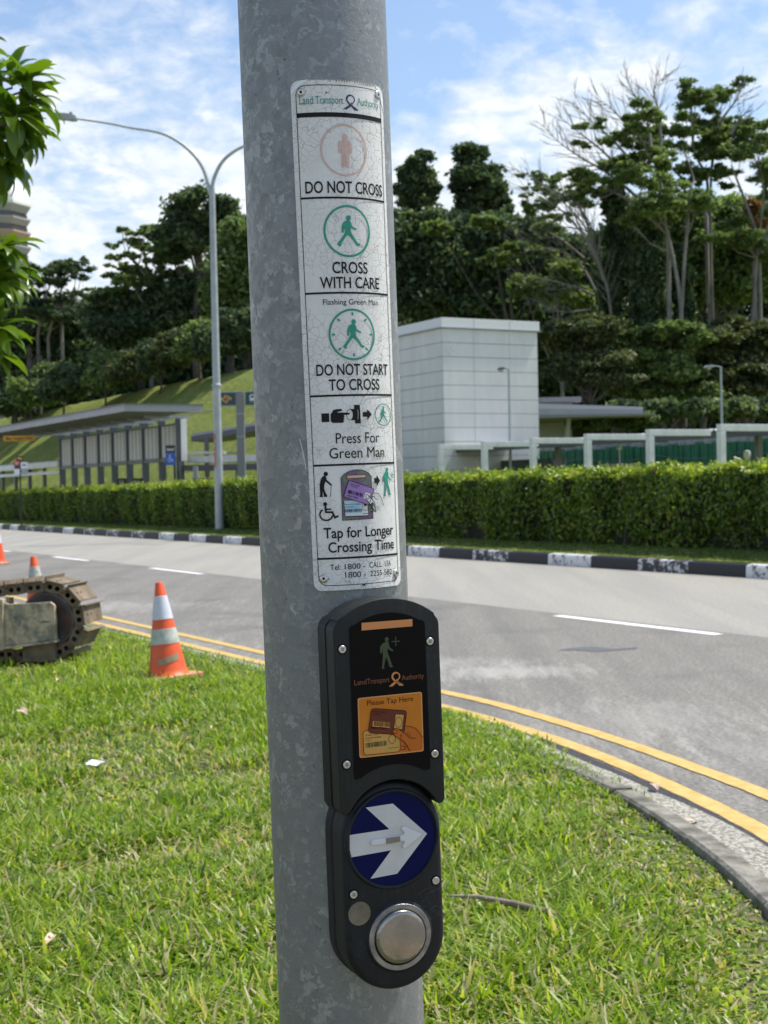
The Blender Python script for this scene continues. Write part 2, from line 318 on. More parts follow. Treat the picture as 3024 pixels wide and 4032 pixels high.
M['cornice'] = MAT('cornice', (.72, .73, .72), rough=.5)
M['grey_steel'] = MAT('dark_grey_steel', (.115, .128, .140), (.14, .153, .165), scale=1, rough=.5)
M['fascia'] = MAT('light_grey_fascia', (.30, .31, .33), (.35, .36, .38), scale=1, rough=.5)
M['soffit'] = MAT('grey_soffit', (.20, .205, .21), rough=.7)
M['louvre'] = MAT('pale_louvre_sheet', (.72, .73, .71), (.78, .79, .78), scale=2, rough=.6)
M['navy_band'] = MAT('dark_gutter_band', (.060, .068, .085), rough=.5)
M['roofsheet'] = MAT('corrugated_roof', (.36, .38, .40), rough=.4, metal=.3)
M['green_tarp'] = MAT('green_hoarding_sheet', (.008, .10, .050), (.022, .19, .095), scale=1.5, rough=.45, stretch=(3, 3, .5))
M['grey_sheet'] = MAT('grey_hoarding_sheet', (.24, .26, .26), (.36, .38, .38), scale=3, rough=.5)
M['glass'] = MAT('greenish_glass', (.045, .075, .065), (.07, .10, .09), scale=.7, rough=.08, spec=.6)
M['canopy_shade'] = MAT('under_roof_shade', (.035, .035, .03), (.05, .045, .035), scale=1, rough=.9)  # near-black colour stands in for the shade under the station canopy
M['cream'] = MAT('cream_cabinet', (.40, .38, .32), rough=.6)
M['dk_sign'] = MAT('dark_teal_sign', (.010, .060, .072), rough=.4)
M['logo_or'] = MAT('orange_logo', (.72, .34, .05), rough=.5)
M['wht'] = MAT('white_marking', (.74, .75, .75), rough=.5)
M['sign_blk'] = MAT('black_sign', (.018, .020, .024), rough=.45)
M['sign_blue'] = MAT('blue_sign', (.010, .11, .48), rough=.4)
M['sign_red'] = MAT('red_sign', (.52, .035, .03), rough=.4)
M['sign_yel'] = MAT('amber_sign', (.66, .32, .02), rough=.5)
M['grey_print'] = MAT('grey_marking', (.40, .41, .42), rough=.5)
M['tower_wall'] = MAT('tower_concrete', (.09, .086, .088), (.15, .14, .135), scale=.6, rough=.8, stretch=(6, 6, .5))
M['tower_slab'] = MAT('tower_ledge', (.33, .32, .34), rough=.7)
M['tower_pink'] = MAT('tower_pink_ledge', (.42, .29, .24), rough=.7)
M['tower_dome'] = MAT('tower_dome', (.72, .72, .70), rough=.5)
M['tower_glass'] = MAT('tower_dark_glass', (.09, .09, .11), rough=.3)
M['cone_or'] = MAT('orange_cone_plastic', (.72, .085, .018), (.78, .12, .03), scale=9, rough=.45, bump=.05)
M['cone_wh'] = MAT('reflective_white_band', (.58, .60, .68), (.64, .66, .72), scale=25, rough=.4)
M['cone_dirty'] = MAT('dirty_white_band', (.50, .53, .48), (.30, .31, .24), scale=22, rough=.5, lo=.42, hi=.7, detail=8)
M['cone_base'] = MAT('faded_cone_base', (.62, .20, .11), (.66, .36, .27), scale=15, rough=.6)
M['tape'] = MAT('brown_tape', (.27, .22, .12), (.33, .28, .17), scale=30, rough=.5)
M['mud'] = MAT('muddy_steel', (.10, .075, .045), (.22, .17, .115), scale=9, rough=.9, bump=.7, bscale=60, detail=9)
M['mud_shoe'] = MAT('muddy_track_shoe', (.095, .072, .040), (.24, .185, .125), scale=7, rough=.85, bump=.6, bscale=50, detail=9, lo=.3, hi=.7)
def ex_paint(nt, vec, col, p):
    a = N(nt, 'ShaderNodeTexNoise', i_Scale=6.0, i_Detail=9.0, i_Roughness=.7); nt.links.new(vec, a.inputs['Vector'])
    b = N(nt, 'ShaderNodeTexNoise', i_Scale=18.0, i_Detail=6.0); nt.links.new(vec, b.inputs['Vector'])
    c = ramp_node(nt, a.outputs[0], [(.32, (.11, .11, .10)), (.43, (.22, .21, .16)), (.52, (.47, .385, .255)), (.68, (.58, .49, .35))])
    return mixc(nt, ramp_node(nt, b.outputs[0], [(.55, 0.), (.7, .6)]), c, (.27, .19, .12))
M['track_frame'] = MAT('dusty_cream_frame', (.4, .37, .28), rough=.8, extra=ex_paint, bump=.4, bscale=50)
M['idler'] = MAT('worn_dark_idler', (.075, .077, .085), (.15, .15, .155), scale=6, rough=.55, metal=.0, bump=.2, bscale=40, detail=8)
M['rust'] = MAT('rusty_rim', (.10, .045, .03), (.20, .10, .06), scale=8, rough=.8)
M['hole'] = MAT('dark_hole', (.006, .005, .004), rough=.9)
M['paper'] = MAT('white_litter', (.74, .78, .80), rough=.6)
M['wood'] = MAT('weathered_stick', (.30, .25, .19), (.13, .11, .09), scale=12, rough=.9, stretch=(1, 1, 1))
M['dry'] = MAT('dry_leaf', (.50, .34, .23), (.60, .47, .36), scale=20, rough=.8)
# ------------------------------------------------------------------ object helpers
def link(name, me, parent=None, mat=None, smooth=False):
    if mat is not None and len(me.materials) == 0: me.materials.append(mat)
    if smooth: me.polygons.foreach_set('use_smooth', [True] * len(me.polygons))
    o = bpy.data.objects.new(name, me); COL.objects.link(o)
    if parent is not None: o.parent = parent
    return o
def tag(o, label=None, cat=None, group=None, kind=None):
    if label: o['label'] = label
    if cat: o['category'] = cat
    if group: o['group'] = group
    if kind: o['kind'] = kind
    return o
def empty(name, loc=(0, 0, 0), label=None, cat=None, group=None, kind=None, mw=None, rz=0.0):
    o = bpy.data.objects.new(name, None); COL.objects.link(o); o.empty_display_size = .1
    if mw is not None: o.matrix_world = mw
    else: o.location = loc; o.rotation_euler = (0, 0, rz)
    return tag(o, label, cat, group, kind)
def copy_tree(o, parent=None):
    c = o.copy(); COL.objects.link(c)
    if parent is not None: c.parent = parent
    for ch in list(o.children): copy_tree(ch, c)
    return c
def world_bm(name, bm, mat, parent=None, smooth=False):
    me = bpy.data.meshes.new(name); bm.to_mesh(me); bm.free()
    return link(name, me, parent, mat, smooth)

class MB:
    """collects simple solids; build() makes one mesh object."""
    def __init__(s): s.v = []; s.f = []
    def add(s, vs, fs):
        b = len(s.v); s.v += [tuple(x) for x in vs]; s.f += [tuple(i + b for i in f) for f in fs]; return s
    def box(s, lo, hi, T=None):
        x0, y0, z0 = lo; x1, y1, z1 = hi
        vs = [Vector(p) for p in ((x0, y0, z0), (x1, y0, z0), (x1, y1, z0), (x0, y1, z0), (x0, y0, z1), (x1, y0, z1), (x1, y1, z1), (x0, y1, z1))]
        if T is not None: vs = [T @ p for p in vs]
        return s.add(vs, [(0, 3, 2, 1), (4, 5, 6, 7), (0, 1, 5, 4), (1, 2, 6, 5), (2, 3, 7, 6), (3, 0, 4, 7)])
    def tube(s, pts, rad, n=8, cap=True):
        pts = [Vector(p) for p in pts]
        if not isinstance(rad, (list, tuple)): rad = [rad] * len(pts)
        b = len(s.v); prev = None
        for i, p in enumerate(pts):
            d = (pts[min(i + 1, len(pts) - 1)] - pts[max(i - 1, 0)]).normalized()
            if prev is None:
                x = d.orthogonal().normalized()
            else:
                x = (prev - d * prev.dot(d)); x = x.normalized() if x.length > 1e-6 else d.orthogonal().normalized()
            prev = x; y = d.cross(x)
            for k in range(n):
                a = 2 * PI * k / n
                s.v.append(tuple(p + (x * math.cos(a) + y * math.sin(a)) * rad[i]))
        for i in range(len(pts) - 1):
            for k in range(n):
                k2 = (k + 1) % n
                s.f.append((b + i * n + k, b + i * n + k2, b + (i + 1) * n + k2, b + (i + 1) * n + k))
        if cap:
            s.f.append(tuple(b + k for k in range(n))[::-1]); s.f.append(tuple(b + (len(pts) - 1) * n + k for k in range(n)))
        return s
    def lathe(s, prof, n=24, c=(0, 0), T=None):
        """prof: (r, z) list round the local z axis"""
        b = len(s.v)
        for r, z in prof:
            for k in range(n):
                a = 2 * PI * k / n; p = Vector((c[0] + r * math.cos(a), c[1] + r * math.sin(a), z))
                s.v.append(tuple(T @ p if T is not None else p))
        for i in range(len(prof) - 1):
            for k in range(n):
                k2 = (k + 1) % n
                s.f.append((b + i * n + k, b + i * n + k2, b + (i + 1) * n + k2, b + (i + 1) * n + k))
        if prof[0][0] > 1e-6: s.f.append(tuple(b + k for k in range(n))[::-1])
        if prof[-1][0] > 1e-6: s.f.append(tuple(b + (len(prof) - 1) * n + k for k in range(n)))
        return s
    def prism(s, poly, a, b, T=None):
        """poly (x,z) list, extruded along local y from a to b"""
        n = len(poly); vs = [Vector((x, a, z)) for x, z in poly] + [Vector((x, b, z)) for x, z in poly]
        if T is not None: vs = [T @ p for p in vs]
        return s.add(vs, [tuple(range(n)), tuple(range(2 * n - 1, n - 1, -1))] + [(i, n + i, n + (i + 1) % n, (i + 1) % n) for i in range(n)])
    def mesh(s, name):
        me = bpy.data.meshes.new(name); me.from_pydata(s.v, [], s.f); me.update(); return me
    def build(s, name, mat, parent=None, smooth=False, bevel=0.0, auto=None):
        me = s.mesh(name)
        if bevel:
            bm = bmesh.new(); bm.from_mesh(me)
            bmesh.ops.recalc_face_normals(bm, faces=bm.faces)
            es = [e for e in bm.edges if e.calc_face_angle(0) > 0.5]
            bmesh.ops.bevel(bm, geom=es, offset=bevel, segments=2, affect='EDGES', profile=.6, clamp_overlap=True)
            bm.to_mesh(me); bm.free()
        else:
            bm = bmesh.new(); bm.from_mesh(me); bmesh.ops.recalc_face_normals(bm, faces=bm.faces); bm.to_mesh(me); bm.free()
        o = link(name, me, parent, mat, smooth)
        if auto:
            me.polygons.foreach_set('use_smooth', [True] * len(me.polygons))
            try: me.set_sharp_from_angle(angle=math.radians(auto))
            except Exception: pass
        return o

def quads_mesh(name, P, F, mat, parent=None, rnd=None, smooth=False):
    """P (n,3) points, F (m,k) faces -> mesh object, built fast"""
    P = np.ascontiguousarray(P, dtype=np.float32); F = np.ascontiguousarray(F, dtype=np.int32)
    me = bpy.data.meshes.new(name)
    me.vertices.add(len(P)); me.vertices.foreach_set('co', P.ravel())
    k = F.shape[1]; me.loops.add(F.size); me.loops.foreach_set('vertex_index', F.ravel())
    me.polygons.add(len(F)); me.polygons.foreach_set('loop_start', np.arange(0, F.size, k, dtype=np.int32))
    me.update(calc_edges=True)
    if rnd is not None:
        a = me.attributes.new('rnd', 'FLOAT', 'POINT'); a.data.foreach_set('value', np.ascontiguousarray(rnd, dtype=np.float32))
    return link(name, me, parent, mat, smooth)

# ---- text: outlines of the built-in font, as flat (x, y) triangles
_tc = {}
def text_mesh(s, bold=0.0):
    key = (s, bold)
    if key in _tc: return _tc[key]
    cu = bpy.data.curves.new('lettering_source', 'FONT'); cu.body = s; cu.size = 1.0; cu.resolution_u = 4; cu.offset = bold
    o = bpy.data.objects.new('lettering_source', cu); COL.objects.link(o)
    dg = bpy.context.evaluated_depsgraph_get(); dg.update()
    me = bpy.data.meshes.new_from_object(o.evaluated_get(dg))
    V = np.array([(v.co.x, v.co.y) for v in me.vertices]); Fc = [tuple(p.vertices) for p in me.polygons]
    bpy.data.objects.remove(o); bpy.data.curves.remove(cu); bpy.data.meshes.remove(me)
    _tc[key] = (V, Fc); return _tc[key]
_H = text_mesh('H')[0][:, 1].max()

class Flat:
    """flat print in (s, v) millimetres; wrapped on a cylinder of radius R or laid on the plane w"""
    def __init__(s): s.v = []; s.f = []
    def poly(s, pts, holes=()):
        loops = [[Vector((x, y, 0)) for x, y in pts]] + [[Vector((x, y, 0)) for x, y in h] for h in holes]
        tri = tessellate_polygon(loops); b = len(s.v)
        for L in loops: s.v += [(p.x, p.y) for p in L]
        s.f += [tuple(b + i for i in t) for t in tri]; return s
    def rect(s, x0, y0, x1, y1): return s.poly([(x0, y0), (x1, y0), (x1, y1), (x0, y1)])
    def ring(s, cx, cy, rx, ry, w, n=64):
        b = len(s.v)
        for i in range(n):
            a = 2 * PI * i / n
            s.v.append((cx + rx * math.cos(a), cy + ry * math.sin(a))); s.v.append((cx + (rx - w) * math.cos(a), cy + (ry - w) * math.sin(a)))
        for i in range(n):
            j = (i + 1) % n; s.f.append((b + 2 * i, b + 2 * j, b + 2 * j + 1, b + 2 * i + 1))
        return s
    def disc(s, cx, cy, rx, ry=None, n=24):
        ry = ry or rx; return s.poly([(cx + rx * math.cos(2 * PI * i / n), cy + ry * math.sin(2 * PI * i / n)) for i in range(n)])
    def line(s, pts, w):
        """stroke a polyline"""
        pts = [Vector((x, y)) for x, y in pts]; n = len(pts); L = []; R_ = []
        for i, p in enumerate(pts):
            a = (pts[i] - pts[i - 1]).normalized() if i else (pts[1] - pts[0]).normalized()
            b = (pts[i + 1] - pts[i]).normalized() if i < n - 1 else a
            t = (a + b); t = t.normalized() if t.length > 1e-6 else a
            nn = Vector((-t.y, t.x)); k = 1 / max(.5, nn.dot(Vector((-a.y, a.x))))
            L.append(p + nn * w / 2 * k); R_.append(p - nn * w / 2 * k)
        b = len(s.v)
        for l, r in zip(L, R_): s.v.append((l.x, l.y)); s.v.append((r.x, r.y))
        for i in range(n - 1): s.f.append((b + 2 * i, b + 2 * i + 1, b + 2 * i + 3, b + 2 * i + 2))
        return s
    def text(s, t, x0, x1, base, cap, bold=0.0, rot=0.0, skew=0.0, base1=None):
        V, F_ = text_mesh(t, bold); b = len(s.v)
        mn, mx = V[:, 0].min(), V[:, 0].max(); ky = cap / _H; kx = (x1 - x0) / (mx - mn)
        for x, y in V:
            X = (x - mn) * kx; Y = y * ky
            if rot:
                X, Y = X * math.cos(rot) - Y * math.sin(rot), X * math.sin(rot) + Y * math.cos(rot)
            if base1 is not None: Y += (base1 - base) * (x - mn) / (mx - mn)
            s.v.append((x0 + X, base + Y))
        s.f += [tuple(i + b for i in f) for f in F_]; return s
    def build(s, name, mat, parent, R=None, w=None, step=5.0):
        bm = bmesh.new(); vs = [bm.verts.new((x, y, 0)) for x, y in s.v]
        for f in s.f:
            try: bm.faces.new([vs[i] for i in f])
            except ValueError: pass
        if R is not None:
            xs = [p[0] for p in s.v]; k = math.floor(min(xs) / step) + 1
            while k * step < max(xs):
                g = bm.verts[:] + bm.edges[:] + bm.faces[:]
                bmesh.ops.bisect_plane(bm, geom=g, dist=1e-5, plane_co=(k * step, 0, 0), plane_no=(1, 0, 0)); k += 1
        for f in bm.faces:
            if f.normal.z < 0: f.normal_flip()
        for v in bm.verts:
            x, y = v.co.x / 1000, v.co.y / 1000
            v.co = (R * math.sin(x / R), -R * math.cos(x / R), y) if R is not None else (x, -w, y)
        return world_bm(name, bm, mat, parent)

# ------------------------------------------------------------------ ground, road, hill
E_D = Vector((-.487, .873, 0)).normalized(); E_N = Vector((.873, .487, 0)).normalized()
def ST(s, t, z=0.0):
    p = E_N * s + E_D * t; return Vector((p.x, p.y, z))
def sm(a, b, x):
    x = np.clip((x - a) / (b - a), 0, 1); return x * x * (3 - 2 * x)
def zland(s, t):
    z = 0.21 + .12 * sm(15.4, 16.4, s) - .03 * sm(18.2, 20, s)
    h = .72 * np.maximum(0, s - 25.0); h = np.where(h > 9.0, 9.0 + (h - 9.0) * .22, h)
    x = E_N.x * s + E_D.x * t; k = sm(4.0, -5.5, x) if False else 1 - sm(-5.5, 4.0, x)
    return z + h * k + 3 * sm(44, 80, s) * (1 - k)
sv = np.concatenate([np.arange(15.36, 25, .4), np.arange(25, 60, .8), np.linspace(60, 700, 30)])
tv = np.concatenate([np.linspace(-300, 0, 12), np.arange(2, 130, 1.6), np.linspace(132, 900, 24)])
SS, TT = np.meshgrid(sv, tv, indexing='ij')
ZZ = zland(SS, TT) + (.10 * np.sin(SS * 1.3 + TT * .7) * np.sin(TT * .9 - SS * .4)) * sm(25, 29, SS)
XX = E_N.x * SS + E_D.x * TT; YY = E_N.y * SS + E_D.y * TT
ns, ntt = len(sv), len(tv)
idx = np.arange(ns * ntt).reshape(ns, ntt)
Fq = np.stack([idx[:-1, :-1], idx[1:, :-1], idx[1:, 1:], idx[:-1, 1:]], -1).reshape(-1, 4)
hill = quads_mesh('grassy_hill', np.stack([XX, YY, ZZ], -1).reshape(-1, 3), Fq, M['hill'], smooth=True)
tag(hill, kind='structure')

def sheet(name, pts, z, mat, kind='structure', parent=None):
    me = bpy.data.meshes.new(name); loops = [[Vector((p[0], p[1], z)) for p in pts]]
    tri = tessellate_polygon(loops); me.from_pydata([tuple(v) for v in loops[0]], [], [tuple(t) for t in tri]); me.update()
    bm = bmesh.new(); bm.from_mesh(me); bmesh.ops.recalc_face_normals(bm, faces=bm.faces)
    for f in bm.faces:
        if f.normal.z < 0: f.normal_flip()
    bm.to_mesh(me); bm.free()
    o = link(name, me, parent, mat)
    if kind: o['kind'] = kind
    return o
sheet('ground', [(-3000, -2500), (3000, -2500), (3000, 4500), (-3000, 4500)], -.25, M['base'])
def srect(s0, s1, t0, t1): return [ST(s0, t0), ST(s1, t0), ST(s1, t1), ST(s0, t1)]
sheet('near_road', srect(-60, 9.62, -80, 420), 0.0, M['asphalt'])
sheet('far_road', srect(9.62, 15.22, -80, 420), 0.0, M['lane'])

# lane dashes
for k in range(-2, 7):
    t0 = 10.35 + 6.62 * k
    o = sheet('lane_dash', srect(9.36, 9.50, t0, t0 + 2.62), .004, M['whiteline'], kind='structure')
# yellow lines: centre lines run straight and then round the corner
Y1 = [(-12.0, 32.35), (-5.55, 20.82), (-3.30, 16.80), (-1.02, 12.72), (.20, 10.52), (.60, 9.95), (1.08, 8.80), (1.39, 8.02), (1.58, 7.33), (1.80, 6.72), (1.90, 6.1), (1.93, 5.2), (1.86, 4.0), (1.7, 2.0), (1.5, -3)]
Y2 = [(-12.3, 32.2), (-5.82, 20.66), (-3.57, 16.64), (-1.29, 12.56), (.10, 10.05), (.55, 9.22), (1.0, 8.2), (1.27, 7.33), (1.44, 6.66), (1.595, 5.98), (1.66, 5.3), (1.68, 4.6), (1.64, 3.6), (1.5, 2.0), (1.3, -3)]
def smooth_line(P, n=6):
    P = [Vector(p).to_2d() if not isinstance(p, Vector) else p for p in [(x, y, 0) for x, y in P]]; out = []
    for i in range(len(P) - 1):
        a, b, c, d = P[max(i - 1, 0)], P[i], P[i + 1], P[min(i + 2, len(P) - 1)]
        for j in range(n):
            t = j / n
            out.append(.5 * ((2 * b) + (c - a) * t + (2 * a - 5 * b + 4 * c - d) * t * t + (3 * b - a - 3 * c + d) * t ** 3))
    out.append(P[-1]); return out
def ribbon(name, line, w0, w1, z0, z1, mat, kind='structure', wob=0.0):
    """strip between offsets w0..w1 to the right of a line, at heights z0, z1"""
    n = len(line); V = []; F_ = []
    for i, p in enumerate(line):
        d = (line[min(i + 1, n - 1)] - line[max(i - 1, 0)]).normalized(); r = Vector((d.y, -d.x))
        a = p + r * (w0 + wob * math.sin(i * 1.7) * .5); b = p + r * (w1 + wob * math.sin(i * 2.3 + 1))
        V += [(a.x, a.y, z0), (b.x, b.y, z1)]
    F_ = [(2 * i, 2 * i + 1, 2 * i + 3, 2 * i + 2) for i in range(n - 1)]
    me = bpy.data.meshes.new(name); me.from_pydata(V, [], F_); me.update()
    bm = bmesh.new(); bm.from_mesh(me)
    for f in bm.faces:
        if f.normal.z < 0: f.normal_flip()
    bm.to_mesh(me); bm.free()
    o = link(name, me, None, mat); o['kind'] = kind; return o
def relax(L, sig=.45, st=.12):
    d = [0.0]
    for i in range(1, len(L)): d.append(d[-1] + (L[i] - L[i - 1]).length)
    t = np.arange(0, d[-1], st); x, y = np.interp(t, d, [p.x for p in L]), np.interp(t, d, [p.y for p in L])
    k = np.exp(-.5 * (np.arange(-12, 13) * st / sig) ** 2); k /= k.sum(); pad = lambda a: np.concatenate([2 * a[0] - a[12:0:-1], a, 2 * a[-1] - a[-2:-14:-1]])
    return [Vector((a, b)) for a, b in zip(np.convolve(pad(x), k, 'valid'), np.convolve(pad(y), k, 'valid'))]
L1, L2 = relax(smooth_line(Y1)), relax(smooth_line(Y2))
ribbon('yellow_line', L1, -.055, .055, .005, .005, M['yellow'], wob=.004)
ribbon('yellow_line', L2, -.055, .055, .005, .005, M['yellow'], wob=.004)

# near kerb: aggregate gutter, ragged tar edge, concrete edging; lawn behind
KR = [(-12.9, 32.0), (-6.32, 19.95), (-2.94, 14.74), (-.96, 11.24), (.33, 8.94), (.74, 8.0), (.94, 7.23), (1.09, 6.77), (1.20, 6.15), (1.275, 5.70), (1.32, 5.30), (1.345, 4.95), (1.35, 4.6), (1.33, 4.0), (1.22, 2.6), (1.0, 0), (.7, -4)]
LK = relax(smooth_line(KR), .3)
AS = [(-12.78, 32.05), (-6.05, 20.05), (-2.72, 14.82), (-.72, 11.35), (.56, 9.05), (.92, 8.04), (1.04, 7.53), (1.19, 7.1), (1.32, 6.67), (1.44, 6.33), (1.51, 5.92), (1.57, 5.62), (1.60, 5.1), (1.60, 4.4), (1.58, 3.6), (1.45, 2.0), (1.2, -3)]
LA = [p - Vector((.015, .0)) * float(1 - sm(7.2, 8.4, p.y)) for p in relax(smooth_line(AS), .3)]
def between(name, A, B, z0, z1, mat, jag=0.0, kind='structure'):
    n = 160
    def res(L):
        d = [0.0]
        for i in range(1, len(L)): d.append(d[-1] + (L[i] - L[i - 1]).length)
        t = np.linspace(0, d[-1], n); return np.stack([np.interp(t, d, [p.x for p in L]), np.interp(t, d, [p.y for p in L])], 1)
    a, b = res(A), res(B); b = b + rng.normal(0, jag, b.shape)
    V = [(x, y, z0) for x, y in a] + [(x, y, z1) for x, y in b]
    F_ = [(i, i + 1, n + i + 1, n + i) for i in range(n - 1)]
    me = bpy.data.meshes.new(name); me.from_pydata(V, [], F_); me.update()
    bm = bmesh.new(); bm.from_mesh(me)
    for f in bm.faces:
        if f.normal.z < 0: f.normal_flip()
    bm.to_mesh(me); bm.free(); o = link(name, me, None, mat); o['kind'] = kind; return o
nL = len(LA)
tar_out = [p + Vector((.10, .055)) for p in LA]
ribbon('tar_edge', LA, -.085, .012, .0042, .0047, M['tar'], wob=.012)
between('gutter', LK, LA, .012, .009, M['gutter'], jag=.010)
# edging blocks
def frame_T(p, d):
    return Matrix([[d.x, d.y, 0, p.x], [d.y, -d.x, 0, p.y], [0, 0, 1, 0], [0, 0, 0, 1]])
edging = empty('kerb_edging', kind='structure')
acc = 0; i = 0; seg = []
cum = [0.0]
for i in range(1, len(LK)): cum.append(cum[-1] + (LK[i] - LK[i - 1]).length)
def pt_at(L, cum, s):
    return Vector((np.interp(s, cum, [p.x for p in L]), np.interp(s, cum, [p.y for p in L])))
s0 = 8.0
while s0 < cum[-1] - 4:
    ln = 0.92; m = MB(); V = []
    for j in range(5):
        a = s0 + ln * j / 4 * .992; p = pt_at(LK, cum, a); q = pt_at(LK, cum, a + .02); d = (q - p).normalized(); r = Vector((d.y, -d.x))
        for off, z in ((0.0, -.06), (-.004, .045), (-.016, .060), (-.100, .062), (-.112, .050), (-.116, -.06)):
            c = p - r * off; V.append((c.x, c.y, z + (.030 * float(1 - sm(6.0, 7.6, c.y)) if z > 0 else 0) + .004 * math.sin(s0 * 9)))
    F_ = []
    for j in range(4):
        for k in range(5): F_.append((j * 6 + k, j * 6 + k + 1, (j + 1) * 6 + k + 1, (j + 1) * 6 + k))
    F_ += [tuple(range(6)), tuple(range(29, 23, -1))]
    m.add(V, F_); m.build('kerb_block', M['concrete'], edging); s0 += ln

# lawn soil
LG = []
for i, p in enumerate(LK):
    d = (LK[min(i + 1, len(LK) - 1)] - LK[max(i - 1, 0)]).normalized(); LG.append(p + Vector((d.y, -d.x)) * .112)
sheet('lawn', [(p.x, p.y) for p in LG] + [(-10, -6), (-24, 2), (-26, 30)], .050, M['soil'])

# far kerb of painted stones
kerb = empty('painted_kerb', kind='structure')
prof = [(0.0, -.05), (.012, .165), (.035, .198), (.16, .205), (.17, .19), (.17, -.05)]
kmesh = {}
for nm in ('kerb_black', 'kerb_white', 'kerb_white2'):
    m = MB(); n = len(prof); a, b = .004, 1.266
    V = [Vector((a, s, z)) for s, z in prof] + [Vector((b, s, z)) for s, z in prof]
    m.add(V, [tuple(range(n))[::-1], tuple(range(n, 2 * n))] + [(i, (i + 1) % n, n + (i + 1) % n, n + i) for i in range(n)])
    me = m.mesh('kerb_stone'); me.materials.append(M[nm]); kmesh[nm] = me
KT = Matrix([[E_D.x, E_N.x, 0, 0], [E_D.y, E_N.y, 0, 0], [0, 0, 1, 0], [0, 0, 0, 1]])
for k in range(-17, 54):
    nm = 'kerb_black' if k % 2 else ('kerb_white2' if (k in (-2, 16, 18, 22) or k % 10 == 4) else 'kerb_white')
    o = bpy.data.objects.new('kerb_stone', kmesh[nm]); COL.objects.link(o); o.parent = kerb
    p = ST(15.20, 24.98 + 1.272 * k); o.matrix_local = Matrix.Translation(p + Vector((0, 0, random.uniform(-.006, .004)))) @ KT

# ------------------------------------------------------------------ grass
def blades(name, P, h, w, mat, base_z, lean=.8, rndv=None, parent=None):
    n = len(P); az = rng.uniform(0, 2 * PI, n); bend = rng.uniform(.15, lean, n)
    face = az + rng.normal(0, .5, n) + PI / 2
    hv = h * rng.uniform(.55, 1.25, n); wv = w * rng.uniform(.6, 1.2, n)
    dx, dy = np.cos(az), np.sin(az); fx, fy = np.cos(face), np.sin(face)
    B = np.stack([P[:, 0], P[:, 1], base_z], 1)
    def lvl(u, k):
        c = B + np.stack([dx * hv * bend * u * u * 1.2, dy * hv * bend * u * u * 1.2, hv * u * (1 - .45 * bend * u)], 1)
        o_ = np.stack([fx * wv * k / 2, fy * wv * k / 2, 0 * wv], 1); return c - o_, c + o_
    a0, b0 = lvl(0, .55); a1, b1 = lvl(.5, 1.0); a2, b2 = lvl(1.0, .12)
    V = np.stack([a0, b0, a1, b1, a2, b2], 1).reshape(-1, 3)
    i = np.arange(n)[:, None] * 6
    F_ = np.concatenate([i + np.array([[0, 1, 3, 2]]), i + np.array([[2, 3, 5, 4]])], 0)
    if rndv is None: rndv = rng.uniform(0, .86, n)
    return quads_mesh(name, V, F_, mat, parent, np.repeat(rndv, 6))
def vnoise(x, y, f, seed=0):
    r = np.random.default_rng(seed); k = 0
    for _ in range(6):
        a, b, c = r.normal(0, f), r.normal(0, f), r.uniform(0, 6.28); k = k + np.sin(a * x + b * y + c)
    return k / 6
ey = np.array([p.y for p in LG][::-1]); ex = np.array([p.x for p in LG][::-1])
def lawn_pts(n, y0, y1, mrg):
    u = rng.uniform(0, 1, n); y = np.sqrt(y0 ** 2 + u * (y1 ** 2 - y0 ** 2))
    x = rng.uniform(-.275 * 1, .275, n) * y * mrg
    lim = np.interp(y, ey, ex); ok = x < lim + np.interp(y, [4, 5.0, 5.8, 6.4, 7.2, 8, 9, 20], [.0, .0, .01, .04, .12, .22, .25, .25]) + rng.normal(0, .03, n); return np.stack([x[ok], y[ok]], 1)
def lawn_rnd(P):
    n = len(P); patch = vnoise(P[:, 0], P[:, 1], 1.6, 3) + .6 * vnoise(P[:, 0], P[:, 1], 5, 4)
    r = np.clip(rng.beta(2.2, 1.9, n) * .86 + patch * .10, 0, .86)
    near = np.interp(P[:, 1], [3.3, 5.5, 9], [.24, .13, .05])
    dry = rng.uniform(0, 1, n) < near + .30 * (patch < -.26)
    r[dry] = rng.uniform(.9, 1, dry.sum()); return r, patch
P = np.concatenate([lawn_pts(56000, 3.0, 6.2, 1.35), lawn_pts(76000, 6.2, 10.5, 1.25), lawn_pts(42000, 10.5, 17.5, 1.2), lawn_pts(9000, 17.5, 26, 1.15)])
r, patch = lawn_rnd(P)
thin = rng.uniform(0, 1, len(P)) < np.where(patch < -.34, .30, 1.0); P, r, patch = P[thin], r[thin], patch[thin]
Lh = .096 * (1 + .75 * np.clip(patch + .1, -.8, 1)) * np.interp(P[:, 1], [3.5, 5, 12], [.80, 1.0, .95])
Lh = Lh * (.34 + .66 * np.clip((np.interp(P[:, 1], ey, ex) - P[:, 0]) / .55, 0, 1))
lawn = blades('lawn_grass', P, Lh, .0125, M['grass'], np.full(len(P), .052), lean=1.25, rndv=r); tag(lawn, 'bright green lawn grass with dry straw patches around the grey pole', 'grass', kind='stuff')
# low flat undergrowth of broader leaves
P = np.concatenate([lawn_pts(30000, 3.0, 7.0, 1.35), lawn_pts(20000, 7.0, 12, 1.2)]); r, _ = lawn_rnd(P)
u = blades('lawn_undergrowth', P, .042 * (.35 + .65 * np.clip((np.interp(P[:, 1], ey, ex) - P[:, 0]) / .4, 0, 1)), .0155, M['grass'], np.full(len(P), .05), lean=2.6, rndv=np.clip(r * .8, 0, 1)); tag(u, 'short creeping broad bladed turf low in the lawn', 'grass', kind='stuff')
